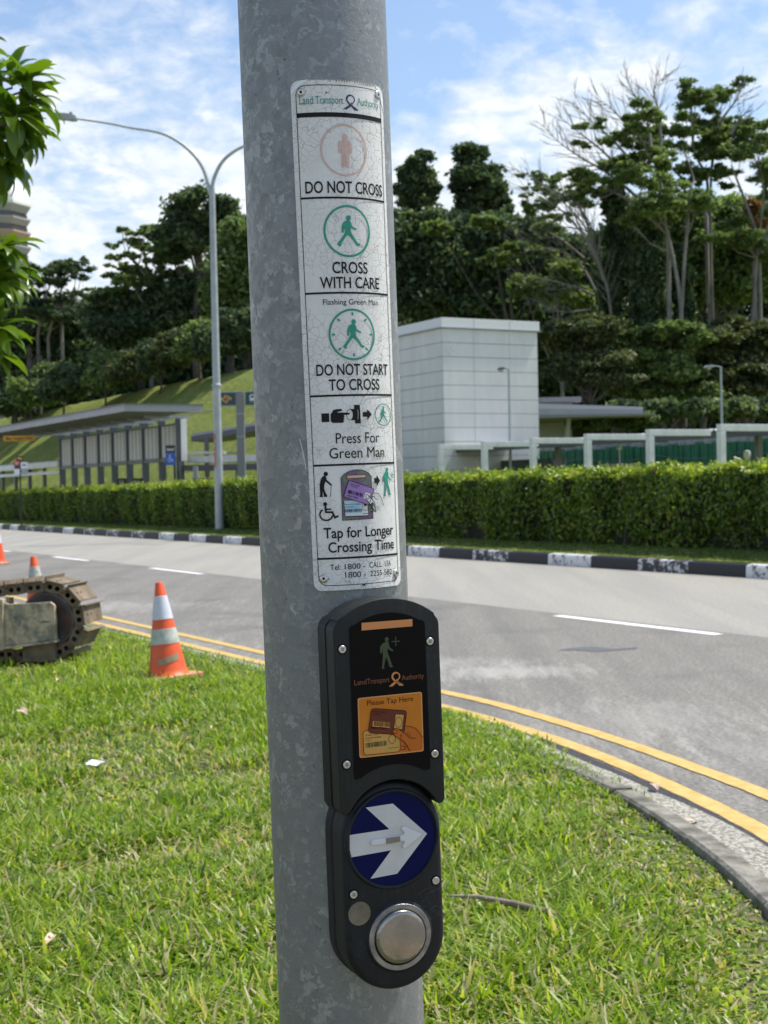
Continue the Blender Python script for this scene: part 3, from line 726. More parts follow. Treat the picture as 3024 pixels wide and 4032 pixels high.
# long seed stalks and tufts at the kerb
P = np.array([[p.x + .03 + random.gauss(0, .05), p.y + random.gauss(0, .05)] for p in LG if 6.3 < p.y < 15 for _ in range(60)])
u = blades('kerbside_tufts', P, .045, .008, M['grass'], np.full(len(P), .05), lean=1.5); tag(u, 'ragged grass tufts creeping over the concrete edging', 'grass', kind='stuff')
# verge turf beyond the road
n = 26000; s_ = rng.uniform(15.38, 16.5, n); t_ = rng.uniform(10, 72, n) ** 1.0
P = np.stack([E_N.x * s_ + E_D.x * t_, E_N.y * s_ + E_D.y * t_], 1)
u = blades('verge_grass', P, .040, .018, M['grass'], zland(s_, t_) + 0 * t_, lean=1.4, rndv=np.where(rng.uniform(0, 1, n) < .10, .91, rng.uniform(0, .25, n))); tag(u, 'narrow strip of short turf between painted kerb and hedge', 'grass', kind='stuff')
# ------------------------------------------------------------------ signal pole, sign and push button units
ax = Vector((-.0172, -.0149, .9997)).normalized(); AO = Vector((-.0606, 1.6345, 1.5))
an = Vector((math.sin(math.radians(22)), -math.cos(math.radians(22)), 0)); an = (an - ax * an.dot(ax)).normalized()
au = ax.cross(an); au = au if au.x > 0 else -au
PM = Matrix([[au.x, -an.x, ax.x, AO.x], [au.y, -an.y, ax.y, AO.y], [au.z, -an.z, ax.z, AO.z], [0, 0, 0, 1]])
RP = .084
pole = empty('signal_pole', label='thick galvanised steel pole carrying the crossing sign and push button', cat='pole', mw=PM)
m = MB(); m.lathe([(RP, -1.44 + .01), (RP, 2.2)], 96); m.build('shaft', M['galv'], pole, auto=40)
m = MB(); m.lathe([(RP + .001, -1.42), (.16, -1.42), (.16, -1.435), (.02, -1.435)], 40); m.build('base_flange', M['galv'], pole, auto=40)
for k in range(4):
    a = PI / 4 + k * PI / 2; m = MB(); m.lathe([(.001, -1.375), (.012, -1.38), (.015, -1.40), (.015, -1.4195)], 6, c=(.13 * math.cos(a), .13 * math.sin(a))); m.build('anchor_bolt', M['steel_dull'], pole)
sc_ = Flat(); sc_.poly([(-50, -47), (-38, -45.5), (-26, -44.5), (-25, -42.5), (-31, -42.8), (-40, -42.5)]); sc_.build('rust_scratch', MAT('rust_mark', (.14, .11, .075), rough=.8), pole, R=RP + .0002)
sc_ = Flat(); sc_.line([(-62, 55), (-58, 38), (-56, 22)], .9).line([(-60, 40), (-57, 30)], .6).line([(-70, -5), (-66, -11)], .7); sc_.build('scratch', M['white_print'], pole, R=RP + .0002)

# --- the curved instruction sign
RS = .0868
sign = empty('crossing_sign', label='tall white cracked sign curved round the grey pole explaining the crossing signals', cat='sign', mw=PM)
def sl(v): return -57.3 + (439 - v) * (4.0 / 551)          # left edge
SR = 58.8
def sign_outline(ins=0.0, rr=9.0, n=6):
    """rounded outline following the slightly tapered plate"""
    t, b = 441.0 - ins, -112.0 + ins; P = []
    def cor(cx, cy, a0):
        for i in range(n + 1):
            a = a0 + PI / 2 * i / n; P.append((cx + rr * math.cos(a), cy + rr * math.sin(a)))
    lt, lb, rr_ = sl(t) + ins, sl(b) + ins, SR - ins
    cor(rr_ - rr, t - rr, 0); cor(lt + rr, t - rr, PI / 2); cor(lb + rr, b + rr, PI); cor(rr_ - rr, b + rr, 3 * PI / 2)
    return P
out = sign_outline()
# body with thickness
f = Flat(); f.poly(out); body = f.build('sign_plate', M['signface'], sign, R=RS + .0004)
me = body.data; bm = bmesh.new(); bm.from_mesh(me)
r_ = bmesh.ops.extrude_face_region(bm, geom=bm.faces[:]); vs = [g for g in r_['geom'] if isinstance(g, bmesh.types.BMVert)]
for v in vs:
    q = Vector((v.co.x, v.co.y, 0)); v.co.x *= (RS - .0016) / RS; v.co.y *= (RS - .0016) / RS
bmesh.ops.recalc_face_normals(bm, faces=bm.faces); bm.to_mesh(me); bm.free()
me.materials.append(M['signedge'])
for p in me.polygons:
    c = p.center; rad = Vector((c.x, c.y, 0)).normalized()
    if p.normal.dot(rad) < .7: p.material_index = 1
# peeled upper edge: jagged dirty tears and clean corners
f = Flat(); x = -40
while x < 46:
    w_ = random.uniform(2.2, 4.2); f.poly([(x, 441.6), (x + w_, 441.6), (x + w_ * .5, 441.6 - random.uniform(1.6, 4.0) * (1 if x > -10 else .5))]); x += w_
f.build('torn_edge', MAT('torn_sheet_edge', (.26, .23, .19), (.40, .36, .30), scale=300, rough=.8), sign, R=RS + .0007)
f = Flat(); f.poly([(-57.6, 430), (-52, 437.8), (-45.5, 441.2), (-37, 441.4), (-45, 437), (-52, 431.5), (-56.6, 426)]); f.poly([(44, 441.4), (52.4, 438.5), (58.7, 430), (59.0, 414), (56, 421), (53, 430)])
f.build('clean_corner', M['signwhite'], sign, R=RS + .0008)
# thin frame line with rounded corners
P = sign_outline(5.6, 10); P.append(P[0])
f = Flat(); f.line(P, .75); f.build('border_line', M['ink'], sign, R=RS + .0008)
Li = lambda v: sl(v) + 5.8
def divider(v, w_=1.9):
    f = Flat(); f.rect(Li(v), v - w_ / 2, SR - 5.0, v + w_ / 2); f.build('divider_line', M['ink'], sign, R=RS + .0009)
divider(403.6, 4.9)
for v in (314.4, 211.6, 100.4, 25.0, -76.8): divider(v, 2.1)
def lettering(items, mat=M['ink'], name='lettering', par=None, **kw):
    f = Flat()
    for it in items: f.text(*it)
    return f.build(name, mat, par or sign, **(kw or dict(R=RS + .0010)))
lettering([('Land', -48.4, -33.2, 415.3, 8.4), ('Transport', -30.6, .2, 415.5, 8.0)], M['ink_teal'])
lettering([('Authority', 17.0, 49.2, 416.0, 7.6)], M['ink_teal'])
def serif_bars(f, xs, y, w_=2.0, h=.45):
    for x in xs: f.rect(x - w_ / 2, y - h / 2, x + w_ / 2, y + h / 2)
f = Flat(); serif_bars(f, [-47.6, -44, -38.7, -36.2, -28.5, -24.5, -17.5, -15.2, -7.5, 18, 22.6, 32.0, 34.6, 40.5], 415.6); serif_bars(f, [-47.6, -30.2, -24.6], 423.2); f.build('lettering', M['ink_teal'], sign, R=RS + .00105)
def ribbon_logo(f, cx, cy, k, w1=1.9):
    """looped ribbon emblem"""
    loop = [(cx + 5.4 * k * math.cos(a), cy + 5.2 * k * math.sin(a)) for a in np.linspace(-.95, PI + .95, 26)]
    f.line([(cx + 9.8 * k, cy - 13.0 * k)] + [(cx - 2.2 * k, cy - 5.8 * k)] + loop[::-1][0:14], w1 * k * 1.15)
    f.line([(cx - 7.2 * k, cy - 13.0 * k), (cx + .6 * k, cy - 7.6 * k), (cx + 3.6 * k, cy - 4.0 * k)] + loop[0:14], w1 * k * .8)
    f.line([(cx - 10.2 * k, cy - 13.0 * k), (cx - 1.5 * k, cy - 7.2 * k), (cx + 1.9 * k, cy - 3.9 * k)], w1 * k * .7)
    f.poly([(cx - 2.6 * k, cy - 6.0 * k), (cx + 1.2 * k, cy - 6.5 * k), (cx + 10.8 * k, cy - 13.4 * k), (cx + 5.0 * k, cy - 13.4 * k)])
f = Flat(); ribbon_logo(f, 9.0, 421.0, .86); f.build('emblem', M['ink_navy'], sign, R=RS + .0010)
# red standing man
f = Flat(); f.ring(0, 366.0, 27.6, 28.2, 2.0)
f.disc(.3, 380.0, 2.9, 3.3)
f.poly([(-1.3, 377.4), (1.9, 377.4), (2.2, 376.4), (6.4, 375.6), (7.8, 373.2), (7.8, 363.6), (7.0, 362.4), (5.3, 363.0), (5.0, 366), (4.6, 361), (4.2, 348.9), (4.6, 347.3), (.9, 347.3), (.3, 351), (.2, 361), (-.3, 361), (-.5, 351), (-1.0, 347.3), (-4.6, 347.3), (-4.0, 349), (-3.9, 361), (-4.5, 366), (-5.0, 363.0), (-6.6, 362.4), (-7.6, 363.6), (-7.5, 373.2), (-6.0, 375.6), (-1.6, 376.4)])
f.build('red_man_symbol', M['ink_red'], sign, R=RS + .0010)
lettering([('DO NOT CROSS', -45.4, 49.9, 319.6, 12.4, .012)])
def walker(f, cx, cy, k):
    """striding figure, cx,cy = hip centre in mm, k = scale for 32 mm height"""
    P = [(-1.0, 13.6), (1.2, 13.6), (2.6, 12.6), (3.8, 10.4), (4.4, 7.6), (8.8, 4.9), (9.6, 5.6), (9.9, 4.0), (8.8, 3.0), (7.4, 3.5), (3.0, 5.6), (2.6, 2.4), (3.4, -.4), (6.2, -4.0), (9.6, -9.2), (11.4, -10.9), (13.6, -11.2), (14.0, -12.2), (12.8, -13.2), (10.6, -14.2), (8.2, -12.0), (4.8, -7.4), (.4, -2.8), (-.6, -2.4), (-2.2, -3.2), (-6.0, -8.0), (-9.0, -12.0), (-8.6, -14.2), (-10.2, -14.8), (-13.4, -12.4), (-12.6, -11.2), (-8.0, -5.6), (-4.6, -.9), (-3.6, 2.4), (-4.6, 5.6), (-5.2, 3.0), (-5.4, .4), (-6.8, -.2), (-7.7, .8), (-7.6, 5.4), (-6.6, 9.4), (-4.6, 12.2)]
    f.poly([(cx + x * k, cy + y * k) for x, y in P]); f.disc(cx + .7 * k, cy + 16.2 * k, 2.75 * k, 3.0 * k); f.rect(cx - .9 * k, cy + 13.2 * k, cx + 1.9 * k, cy + 15 * k)
f = Flat(); f.ring(0, 278.4, 27.6, 28.2, 2.3); walker(f, 0.2, 276.4, 1.0); f.build('green_man_symbol', M['ink_green'], sign, R=RS + .0010)
lettering([('CROSS', -19.4, 22.4, 232.9, 12.0, .012)]); lettering([('WITH CARE', -33.4, 38.4, 216.7, 12.0, .012)])
lettering([('Flashing Green Man', -31.0, 35.4, 198.9, 5.9)])
f = Flat(); f.ring(1.2, 166.4, 27.6, 28.0, 2.2); walker(f, 1.6, 164.8, .95)
for i in range(8):
    a = i * PI / 4; c, s = math.cos(a), math.sin(a); f.line([(1.2 + 20.6 * c, 166.4 + 20.6 * s), (1.2 + 24.0 * c, 166.4 + 24.0 * s)], 2.1)
f.build('flashing_man_symbol', M['ink_green'], sign, R=RS + .0010)
lettering([('DO NOT START', -41.3, 47.5, 122.4, 11.8, .012)]); lettering([('TO CROSS', -28.2, 33.1, 106.0, 11.8, .012)])
# press symbol
f = Flat(); f.rect(-37.6, 72.0, -29.2, 81.4)
f.poly([(-27.6, 80), (-24.4, 84.6), (-21, 85.6), (-15.2, 85.6), (-14.9, 83.4), (-20, 82.6), (-19.5, 81.7), (-15, 81.8), (-7.4, 81.2), (-6.0, 80.4), (-7.2, 79.2), (-13.2, 79.1), (-12.4, 77.6), (-12.9, 76.2), (-14.0, 76.0), (-12.6, 75.2), (-12.9, 73.7), (-14.2, 73.5), (-13.0, 72.4), (-13.8, 71.0), (-16, 70.6), (-25.6, 70.8), (-27.6, 72.6)])
f.ring(-6.2, 79.2, 3.9, 6.2, .5); f.poly([(-5.6, 85.4), (-1.0, 85.2), (-1.0, 89.6), (5.8, 89.6), (6.2, 69.4), (-.4, 69.4), (-.6, 73.0), (-5.0, 73.2), (-3.4, 75.2), (-2.6, 79.4), (-3.4, 83.4)])
f.poly([(9.0, 81.6), (14.6, 81.6), (14.6, 84.6), (20.6, 79.1), (14.6, 73.2), (14.6, 76.5), (9.0, 76.5)]); f.build('press_symbol', M['ink'], sign, R=RS + .0010)
f = Flat(); f.line([(2.4 + .9 * math.cos(a), 79.3 + 5.6 * math.sin(a)) for a in np.linspace(-1.2, 1.2, 9)], .45); f.build('press_symbol', M['white_print'], sign, R=RS + .0012)
f = Flat(); f.ring(37.8, 78.6, 13.0, 12.3, .95); walker(f, 37.4, 77.8, .50); f.build('green_man_symbol', M['ink_green'], sign, R=RS + .0010)
lettering([('Press For', -22.9, 29.6, 48.1, 11.4)]); lettering([('Green Man', -30.6, 36.4, 32.0, 11.4)])
# elderly person, wheelchair
f = Flat(); f.disc(-35.4, 15.6, 2.3, 2.5)
f.poly([(-37, 13.8), (-35.2, 12.4), (-34.8, 9.4), (-29.2, 3.9), (-29.5, 2.7), (-31.2, 3.2), (-36.0, 7.6), (-37.4, 4), (-37.8, -.5), (-36.4, -5), (-34.9, -7.9), (-34.8, -9.4), (-38.2, -9.4), (-38.9, -4.6), (-39.6, -3), (-39.8, -7.8), (-39.2, -9.4), (-43.0, -9.4), (-42.4, -6), (-42.6, 0), (-42.5, 4.4), (-41.2, 9.6), (-39.2, 12.8)])
f.line([(-29.9, 3.0), (-31.4, -9.4)], .5)
f.build('elderly_person_symbol', M['ink'], sign, R=RS + .0010)
f = Flat(); f.disc(-37.4, -17.2, 2.2, 2.2); f.line([(-37.2, -19.2), (-36.8, -26.0), (-29.8, -26.3), (-27.2, -32.3), (-23.4, -30.6)], 2.0); f.line([(-37, -23.0), (-31.2, -22.9)], 1.6)
f.line([(-36.0 + 7.0 * math.cos(a) - .6, -28.6 + 6.4 * math.sin(a)) for a in np.linspace(2.15, 6.1, 16)], 1.7); f.build('wheelchair_symbol', M['ink'], sign, R=RS + .0010)
# card reader picture
dev = [(-19.1, 10.7), (-15.5, 14.6), (-10, 17.5), (-4, 18.8), (2, 18.8), (8, 17.6), (13, 15), (16.4, 11.0), (16.8, -35.3), (-19.1, -35.7)]
f = Flat(); f.poly(dev); f.build('card_reader_picture', M['hatch'], sign, R=RS + .0009)
f = Flat(); f.line(dev + [dev[0]], .55); f.line([(-12.5, 9.6), (9.6, 9.9), (9.6, 13.5), (-12.3, 13.1), (-12.5, 9.6)], .5)
f.line([(16.0, -6.6), (24.6, -8.2), (29.5, -14), (32.0, -22.3)], .6); f.line([(15.9, -9), (17, -11.6), (19.4, -11.2), (20.6, -13.8), (24.4, -14.8)], .55); f.line([(8.0, -10), (14, -14.0), (20, -22.0), (20.8, -28.4), (17, -25), (13.4, -20.4), (11, -17)], .8)
f.line([(13, -24), (17.4, -24.6), (18.6, -27.4), (13.2, -28.4)], .7); f.build('card_reader_picture', M['ink'], sign, R=RS + .0016)
f = Flat(); f.rect(-12.2, 9.9, 9.4, 13.1); f.build('card_reader_picture', M['peach'], sign, R=RS + .0012)
f = Flat(); f.poly([(-16.4, -14.4), (4, -15.2), (4, -24), (3.6, -31.4), (-16.4, -31.2)]); f.build('card_picture', M['cardblue'], sign, R=RS + .0011)
f = Flat(); f.poly([(4, -15.2), (11.3, -17.9), (11.2, -31.4), (-16.4, -31.0), (-16.4, -28.0), (3.6, -28.4)]); f.poly([(8.5, -9.5), (14, -12.8), (18, -9), (24, -9.4), (29.0, -16), (30, -22), (20, -22), (16, -17)]); f.build('card_picture', M['white_print'], sign, R=RS + .0012)
f = Flat(); f.line([(-17, -14.6), (-16, -32), (11, -32.2), (11.4, -19)], .55); f.line([(4.6, -17), (4.6, -25.6), (10.6, -25.8), (10.6, -19)], .45); f.disc(7.6, -19.6, 1.7, 1.9, 12); f.text('Person With Disability', -15.8, 2.4, -19.2, 1.3); f.text('S1234567A', -15.8, -5, -22.0, 1.2); f.rect(4.6, -29.8, 11, -29.2)
for x in np.arange(-15.6, 2.6, .95): f.rect(x, -27.0, x + random.choice((.3, .5, .6)), -23.8)
f.build('card_picture', M['ink'], sign, R=RS + .0014)
pc = [(-10.4, 7.6), (-11.2, 6.4), (-16.9, -8.8), (-16.2, -10.2), (10.6, -20.0), (12.4, -19.4), (19.2, -3.6), (18.6, -2.6)]
f = Flat(); f.poly(pc); f.build('card_picture', M['purple'], sign, R=RS + .0017)
f = Flat(); f.poly([(8.6, -5.6), (14.8, -7.4), (12.8, -14), (5.6, -13.0)]); f.poly([(9.0, -9.2), (12.2, -10.4), (17.4, -16.6), (13.6, -19.4), (8, -13.6)]); f.build('card_picture', M['white_print'], sign, R=RS + .0020)
f = Flat(); f.line(pc + [pc[0]], .55); f.line([(8.6, -5.6), (14.8, -7.4), (12.8, -14)], .45); f.ring(10.2, -11.0, 2.2, 2.6, .5, 24); f.line([(12.0, -10.0), (17.4, -15.4), (20.4, -20.6)], .6); f.line([(8.4, -13.2), (13, -18.8), (15.4, -22)], .6)
f.text('Senior Citizen', -8.6, 1.6, 3.2, 1.7, 0, -.30); f.text('S1234567A', -9.0, -1.0, 1.2, 1.4, 0, -.30); f.text('Senior Citizen', -13.0, -.6, -9.4, 2.0, .01, -.30)
for x in np.arange(-12.6, 3.6, 1.05):
    y0 = -6.3 - (x + 12.6) * .30; w_ = random.choice((.35, .5, .7)); f.poly([(x, y0), (x + w_, y0 - .1), (x + w_ + .9, y0 + 3.6), (x + .9, y0 + 3.8)])
f.build('card_picture', M['ink'], sign, R=RS + .0022)
f = Flat(); f.poly([(20.6, 9.0), (23.6, 9.0), (23.8, 12.2), (28.4, 6.0), (23.8, .2), (23.6, 3.4), (20.6, 3.4)]); f.build('arrow_symbol', M['ink'], sign, R=RS + .0010)
def stepper(f, T, k):
    P = [(-1.0, 13.2), (.9, 13.6), (2.3, 12.4), (2.6, 9.0), (3.4, 6.6), (6.6, 4.2), (7.0, 2.8), (6.0, 2.4), (2.0, 5.0), (1.0, 6.5), (.6, 3.2), (1.2, 0), (3.2, -5.0), (4.8, -11.4), (6.2, -13.0), (4.2, -14.2), (2.2, -13.2), (.8, -7.4), (-1.2, -2.6), (-2.2, -6.6), (-3.6, -12.2), (-3.2, -14.8), (-6.2, -14.4), (-5.6, -11.4), (-4.8, -5.4), (-4.2, 1.2), (-4.6, 6.4), (-5.2, 3.8), (-5.0, 1.2), (-6.6, 1.6), (-7.3, 3.2), (-6.9, 8.6), (-4.6, 11.2)]
    f.poly([T(x, y) for x, y in P]); f.poly([T(.3 + 2.1 * math.cos(a), 15.6 + 2.2 * math.sin(a)) for a in np.linspace(0, 2 * PI, 17)[:-1]])
f = Flat(); stepper(f, lambda x, y: (39.6 + x * .95, 2.6 + y * .98), 1); f.line([(48.4, 15.4), (48.6, 7.6)], .9); f.line([(45.4, 11.6), (52.4, 11.8)], .9); f.build('green_man_symbol', M['ink_green'], sign, R=RS + .0010)
lettering([('Tap for Longer', -40.3, 46.4, -54.6, 11.2, .012)]); lettering([('Crossing Time', -35.8, 46.8, -70.3, 11.0, .012)])
lettering([('Tel:', -34.8, -23.0, -89.5, 6.0), ('1800 -', -18.6, 5.2, -89.4, 6.0), ('CALL', 10.2, 26.4, -89.3, 6.0), ('LTA', 31.0, 40.4, -89.1, 6.0)])
lettering([('1800 -', -18.4, 5.6, -98.5, 6.0), ('2255 582', 10.6, 41.4, -98.6, 6.0)]); lettering([('3M', 0, 4.2, -108.6, 2.0, .03)])
for (s_, v_) in ((-45.4, 428.3), (48.0, 431.4), (-41.7, -98.6), (48.4, -98.4)):
    th = s_ / 1000 / RS; q = Vector((math.sin(th), -math.cos(th), 0)); y = Vector((0, 0, 1)); x = y.cross(q)
    T = Matrix([[x.x, y.x, q.x, q.x * (RS + .0004)], [x.y, y.y, q.y, q.y * (RS + .0004)], [x.z, y.z, q.z, v_ / 1000], [0, 0, 0, 1]])
    m = MB(); m.lathe([(.0046, 0), (.0046, .0008), (.0040, .0016), (.0024, .0019), (.0015, .0017), (.0013, .0004), (0, .0004)], 20, T=T); rv = m.build('rivet', M['steel'], sign, auto=50)
    m = MB(); m.lathe([(.0012, .0008), (0, .0008)], 12, T=T); m.build('rivet_hole', M['hole'], rv)

# --- units
def rounded(bm_poly, y0, y1, name, mat, par, bev=.003, auto=40):
    """poly in mm (u, v), solid from w=y0 to w=y1 (mm); front edge bevelled"""
    n = len(bm_poly); bm = bmesh.new()
    a = [bm.verts.new((x / 1000, -y0 / 1000, z / 1000)) for x, z in bm_poly]; b = [bm.verts.new((x / 1000, -y1 / 1000, z / 1000)) for x, z in bm_poly]
    fr = bm.faces.new(b); bm.faces.new(a[::-1])
    for i in range(n): bm.faces.new((a[i], a[(i + 1) % n], b[(i + 1) % n], b[i]))
    bmesh.ops.recalc_face_normals(bm, faces=bm.faces)
    if bev: bmesh.ops.bevel(bm, geom=[e for e in fr.edges], offset=bev, segments=3, affect='EDGES', profile=.55, clamp_overlap=True)
    me = bpy.data.meshes.new(name); bm.to_mesh(me); bm.free()
    me.polygons.foreach_set('use_smooth', [True] * len(me.polygons))
    try: me.set_sharp_from_angle(angle=math.radians(auto))
    except Exception: pass
    return link(name, me, par, mat)
def dense(P, k=3):
    out = []
    for i in range(len(P)):
        a, b, c, d = [Vector(P[(i + j) % len(P)]) for j in (-1, 0, 1, 2)]
        out.append(tuple(b))
    return out
reader = empty('card_reader', label='black arched card reader box with orange tap label above the arrow button', cat='card reader', mw=PM)
arc = lambda cx, cy, r, a0, a1, n: [(cx + r * math.cos(math.radians(a0 + (a1 - a0) * i / n)), cy + r * math.sin(math.radians(a0 + (a1 - a0) * i / n))) for i in range(n + 1)]
def up_out(g=0.0):
    P = [(67.6 + g, -150), (66.6 + g, -145.6), (62.5 + g * .7, -140 + g)]
    P += arc(7, -207.5, 88.7 + g, 51, 129, 16)
    P += [(-48.4 - g * .7, -140 + g), (-52.8 - g, -145.6), (-54 - g, -150), (-54 - g, -250), (-53.6 - g, -336), (-52.2 - g * .7, -342 - g), (-49 - g * .3, -345.3 - g), (-45.4 + g * .2, -344.0 - g)]
    P += arc(7.2, -371.5, 57.8 - g, 150, 29, 22)
    P += [(60.4, -346.0 - g), (64.4 + g * .5, -345.2 - g), (67.2 + g, -341.4 - g * .3), (67.6 + g, -250)]
    return P
rounded(up_out(0), 116, 139, 'front_cover', M['black2'], reader, .0028)
rounded([(-55, -150), (-53.5, -144), (-48, -138)] + arc(7, -207.5, 87.5, 128, 52, 16) + [(62, -138), (67.5, -144), (69, -150), (69, -340), (64, -347), (60, -349)] + arc(7.2, -371.5, 57.0, 26, 152, 18) + [(-47, -347), (-51, -345), (-55, -338)], 92, 114.5, 'rear_housing', M['black'], reader, .006)
rounded([(-44, -150), (-30, -133), (7, -126), (44, -133), (58, -150), (58, -330), (40, -318), (7, -310), (-26, -318), (-44, -330)], 52, 91.5, 'saddle', M['black'], reader, .002)
WF = .1391
win = [(-36.5, -149), (-36, -146.5)] + arc(7, -202, 68, 128, 52, 14)[::1] + [(50.2, -146.5), (50.8, -149), (51.4, -300), (51.2, -305.5), (49, -308), (46.4, -308)] + arc(6.6, -361, 64, 53, 127, 14) + [(-33.4, -309.4), (-36, -308.4), (-37.0, -305)]
Pw = [(-36.5, -150), (-36.3, -147.6), (-33, -144.6)] + arc(7, -206.5, 72.2, 122, 58, 14) + [(47, -144.6), (50.4, -147.6), (50.8, -150), (51.3, -302), (50.6, -306.6), (47.6, -307.9), (44.6, -306.4)] + arc(7, -364.5, 67.5, 56, 124, 14) + [(-31.2, -307.2), (-34.4, -308.8), (-36.8, -307.6), (-37.3, -304)]
f = Flat(); f.poly(Pw); f.build('reader_window', M['window'], reader, w=WF + .0002)
f = Flat(); f.line(Pw + [Pw[0]], .5); f.build('window_seam', M['hole'], reader, w=WF + .0003)
f = Flat(); f.poly([(-22, -142.9), (36.5, -143.3), (36.3, -151), (-22.2, -151)]); f.build('orange_indicator_bar', M['bright_orange_print'], reader, w=WF + .0005)
f = Flat(); stepper(f, lambda x, y: (5.6 + x * 1.08, -178.6 + y * 1.03), 1); f.line([(16.4, -160.6), (16.2, -170.6)], 1.0); f.line([(11.4, -165.5), (21.0, -165.8)], 1.0); f.build('green_man_symbol', M['dull_green'], reader, w=WF + .0005)
f = Flat(); f.text('Land', -32.8, -19.0, -208.3, 5.6).text('Transport', -18.2, 7.4, -208.3, 5.6).text('Authority', 21.6, 47.4, -208.0, 5.6); f.build('lettering', M['dull_orange'], reader, w=WF + .0005)
f = Flat(); ribbon_logo(f, 15.0, -203.2, .78, 2.2); f.build('emblem', M['bright_orange_print'], reader, w=WF + .0005)
lab = [(-29.6, -224.4)] + arc(-27.4, -224.6, 2.4, 180, 90, 4) + arc(42.0, -224.8, 2.4, 90, 0, 4) + arc(41.6, -284.4, 2.4, 0, -90, 4) + arc(-27.8, -283.6, 2.4, 270, 180, 4)
f = Flat(); f.poly(lab[1:]); f.build('orange_label', M['orange_rim'], reader, w=WF + .0005)
cxl, cyl_ = 7.1, -254.4
f = Flat(); f.poly([(cxl + (x - cxl) * .965, cyl_ + (y - cyl_) * .965) for x, y in lab[1:]]); f.build('orange_label', M['orange_face'], reader, w=WF + .0007)
f = Flat(); f.text('Please Tap Here', -19.4, 33.8, -231.2, 5.4); f.build('lettering', M['maroon_ink'], reader, w=WF + .0009)
rr4 = lambda P, r: [p for i in range(4) for p in (lambda a, b, c: [tuple(Vector(b) + (Vector(a) - Vector(b)).normalized() * r), tuple(Vector(b) + (Vector(a) - Vector(b)).normalized() * r * .3 + (Vector(c) - Vector(b)).normalized() * r * .3), tuple(Vector(b) + (Vector(c) - Vector(b)).normalized() * r)])(P[i - 1], P[i], P[(i + 1) % 4])]
c2_ = rr4([(-25.2, -257.5), (16.8, -257.5), (16.5, -284.0), (-25.2, -283.4)], 3)
f = Flat(); f.poly(c2_); f.build('card_picture', M['orange_card'], reader, w=WF + .0009)
f = Flat(); f.line(c2_ + [c2_[0]], .5); f.ring(7.6, -269.6, 4.2, 5.0, .45, 30)
f.build('card_picture', M['maroon_ink'], reader, w=WF + .0011)
f = Flat(); f.text('Person With Disability', -23, -5, -266.4, 1.5, .01).text('G1234567A', -23, -16, -268.8, 1.2).text('Carer Card', -22.6, -8.4, -263.4, 2.2)
for x in np.arange(-22.8, .4, 1.0): f.rect(x, -275.8, x + random.choice((.3, .5, .7)), -270.6)
f.rect(3, -279.4, 15, -278.9); f.build('card_picture', M['dull_green'], reader, w=WF + .0012)
hand = [(23.2, -257.1), (29, -258.4), (35.3, -260.9), (39, -266), (43.0, -271.9), (42.6, -284.4), (27.6, -284.8), (24, -279), (21.0, -273.6), (15, -269.6), (9.5, -265.4), (7.6, -262.6), (7.8, -260.0), (10.0, -258.4), (14.1, -258.8), (20.6, -263)]
f = Flat(); f.poly(hand[:10] + [(19, -262)]); f.poly([(16.8, -272), (20, -273), (26.5, -284), (20, -284.4), (16.8, -283)]); f.build('hand_picture', M['handskin'], reader, w=WF + .0012)
cd = rr4([(-14.8, -234.4), (25.6, -241.0), (21.0, -266.6), (-19.4, -260.0)], 3)
f = Flat(); f.poly(cd); f.build('card_picture', M['maroon'], reader, w=WF + .0014)
f = Flat(); f.poly([(12.3, -243.2), (22.1, -244.9), (19.4, -260.6), (9.7, -258.2)]); f.build('card_picture', M['orange_card'], reader, w=WF + .0016)
f = Flat(); f.poly([(-13.6, -248.1), (5.9, -251.6), (5.0, -257.2), (-14.6, -253.6)]); f.build('card_picture', M['orange_card'], reader, w=WF + .0016)
f = Flat(); f.line(cd + [cd[0]], .6); f.ring(15.6, -252.4, 4.2, 5.6, .45, 30); f.line([(12.3, -243.2), (22.1, -244.9), (19.4, -260.6), (9.7, -258.2), (12.3, -243.2)], .4); f.text('Senior Citizen', -13.4, 1.6, -238.6, 1.9, 0, -.14).text('S1234567A', -13.8, -3.4, -241.4, 1.6, 0, -.14).text('Senior Citizen', -16.6, 1.6, -255.9, 2.6, .01, -.14)
for x in np.arange(-13.0, 5.0, .95):
    y0 = -253.2 - (x + 13) * .165; w_ = random.choice((.3, .5, .65)); f.poly([(x, y0), (x + w_, y0), (x + w_ + .7, y0 + 4.4), (x + .7, y0 + 4.5)])
f.build('card_picture', M['maroon_ink'], reader, w=WF + .0018)
th = [(10.0, -258.4), (14.1, -258.8), (20.6, -263), (27.4, -269.1), (30, -272), (27, -280), (21.0, -273.6), (15, -269.6), (9.5, -265.4), (7.6, -262.6), (7.8, -260.0)]
f = Flat(); f.poly(th); f.build('hand_picture', M['handskin'], reader, w=WF + .0020)
f = Flat(); f.line([(34.5, -271.6), (27.4, -270.2), (20.6, -264), (14.1, -258.8), (10.0, -258.4), (7.6, -261), (9.5, -265.4), (15, -269.6), (21.0, -273.6), (24, -279), (27.6, -284.6)], .55); f.line([(23.4, -257.0), (29, -258.4), (35.3, -260.9), (39, -266), (42.6, -271.6)], .5); f.ring(11.2, -262, 2.4, 2.6, .4, 22)
f.line([(26.0, -263.6), (24.6, -267)], .4); f.line([(28.6, -265), (26.8, -268.6)], .4); f.line([(16.6, -266.2), (18.4, -266), (17, -270)], .5); f.line([(17, -278), (21.6, -279), (22.4, -282), (17, -281.6)], .45); f.build('hand_picture', M['maroon_ink'], reader, w=WF + .0022)
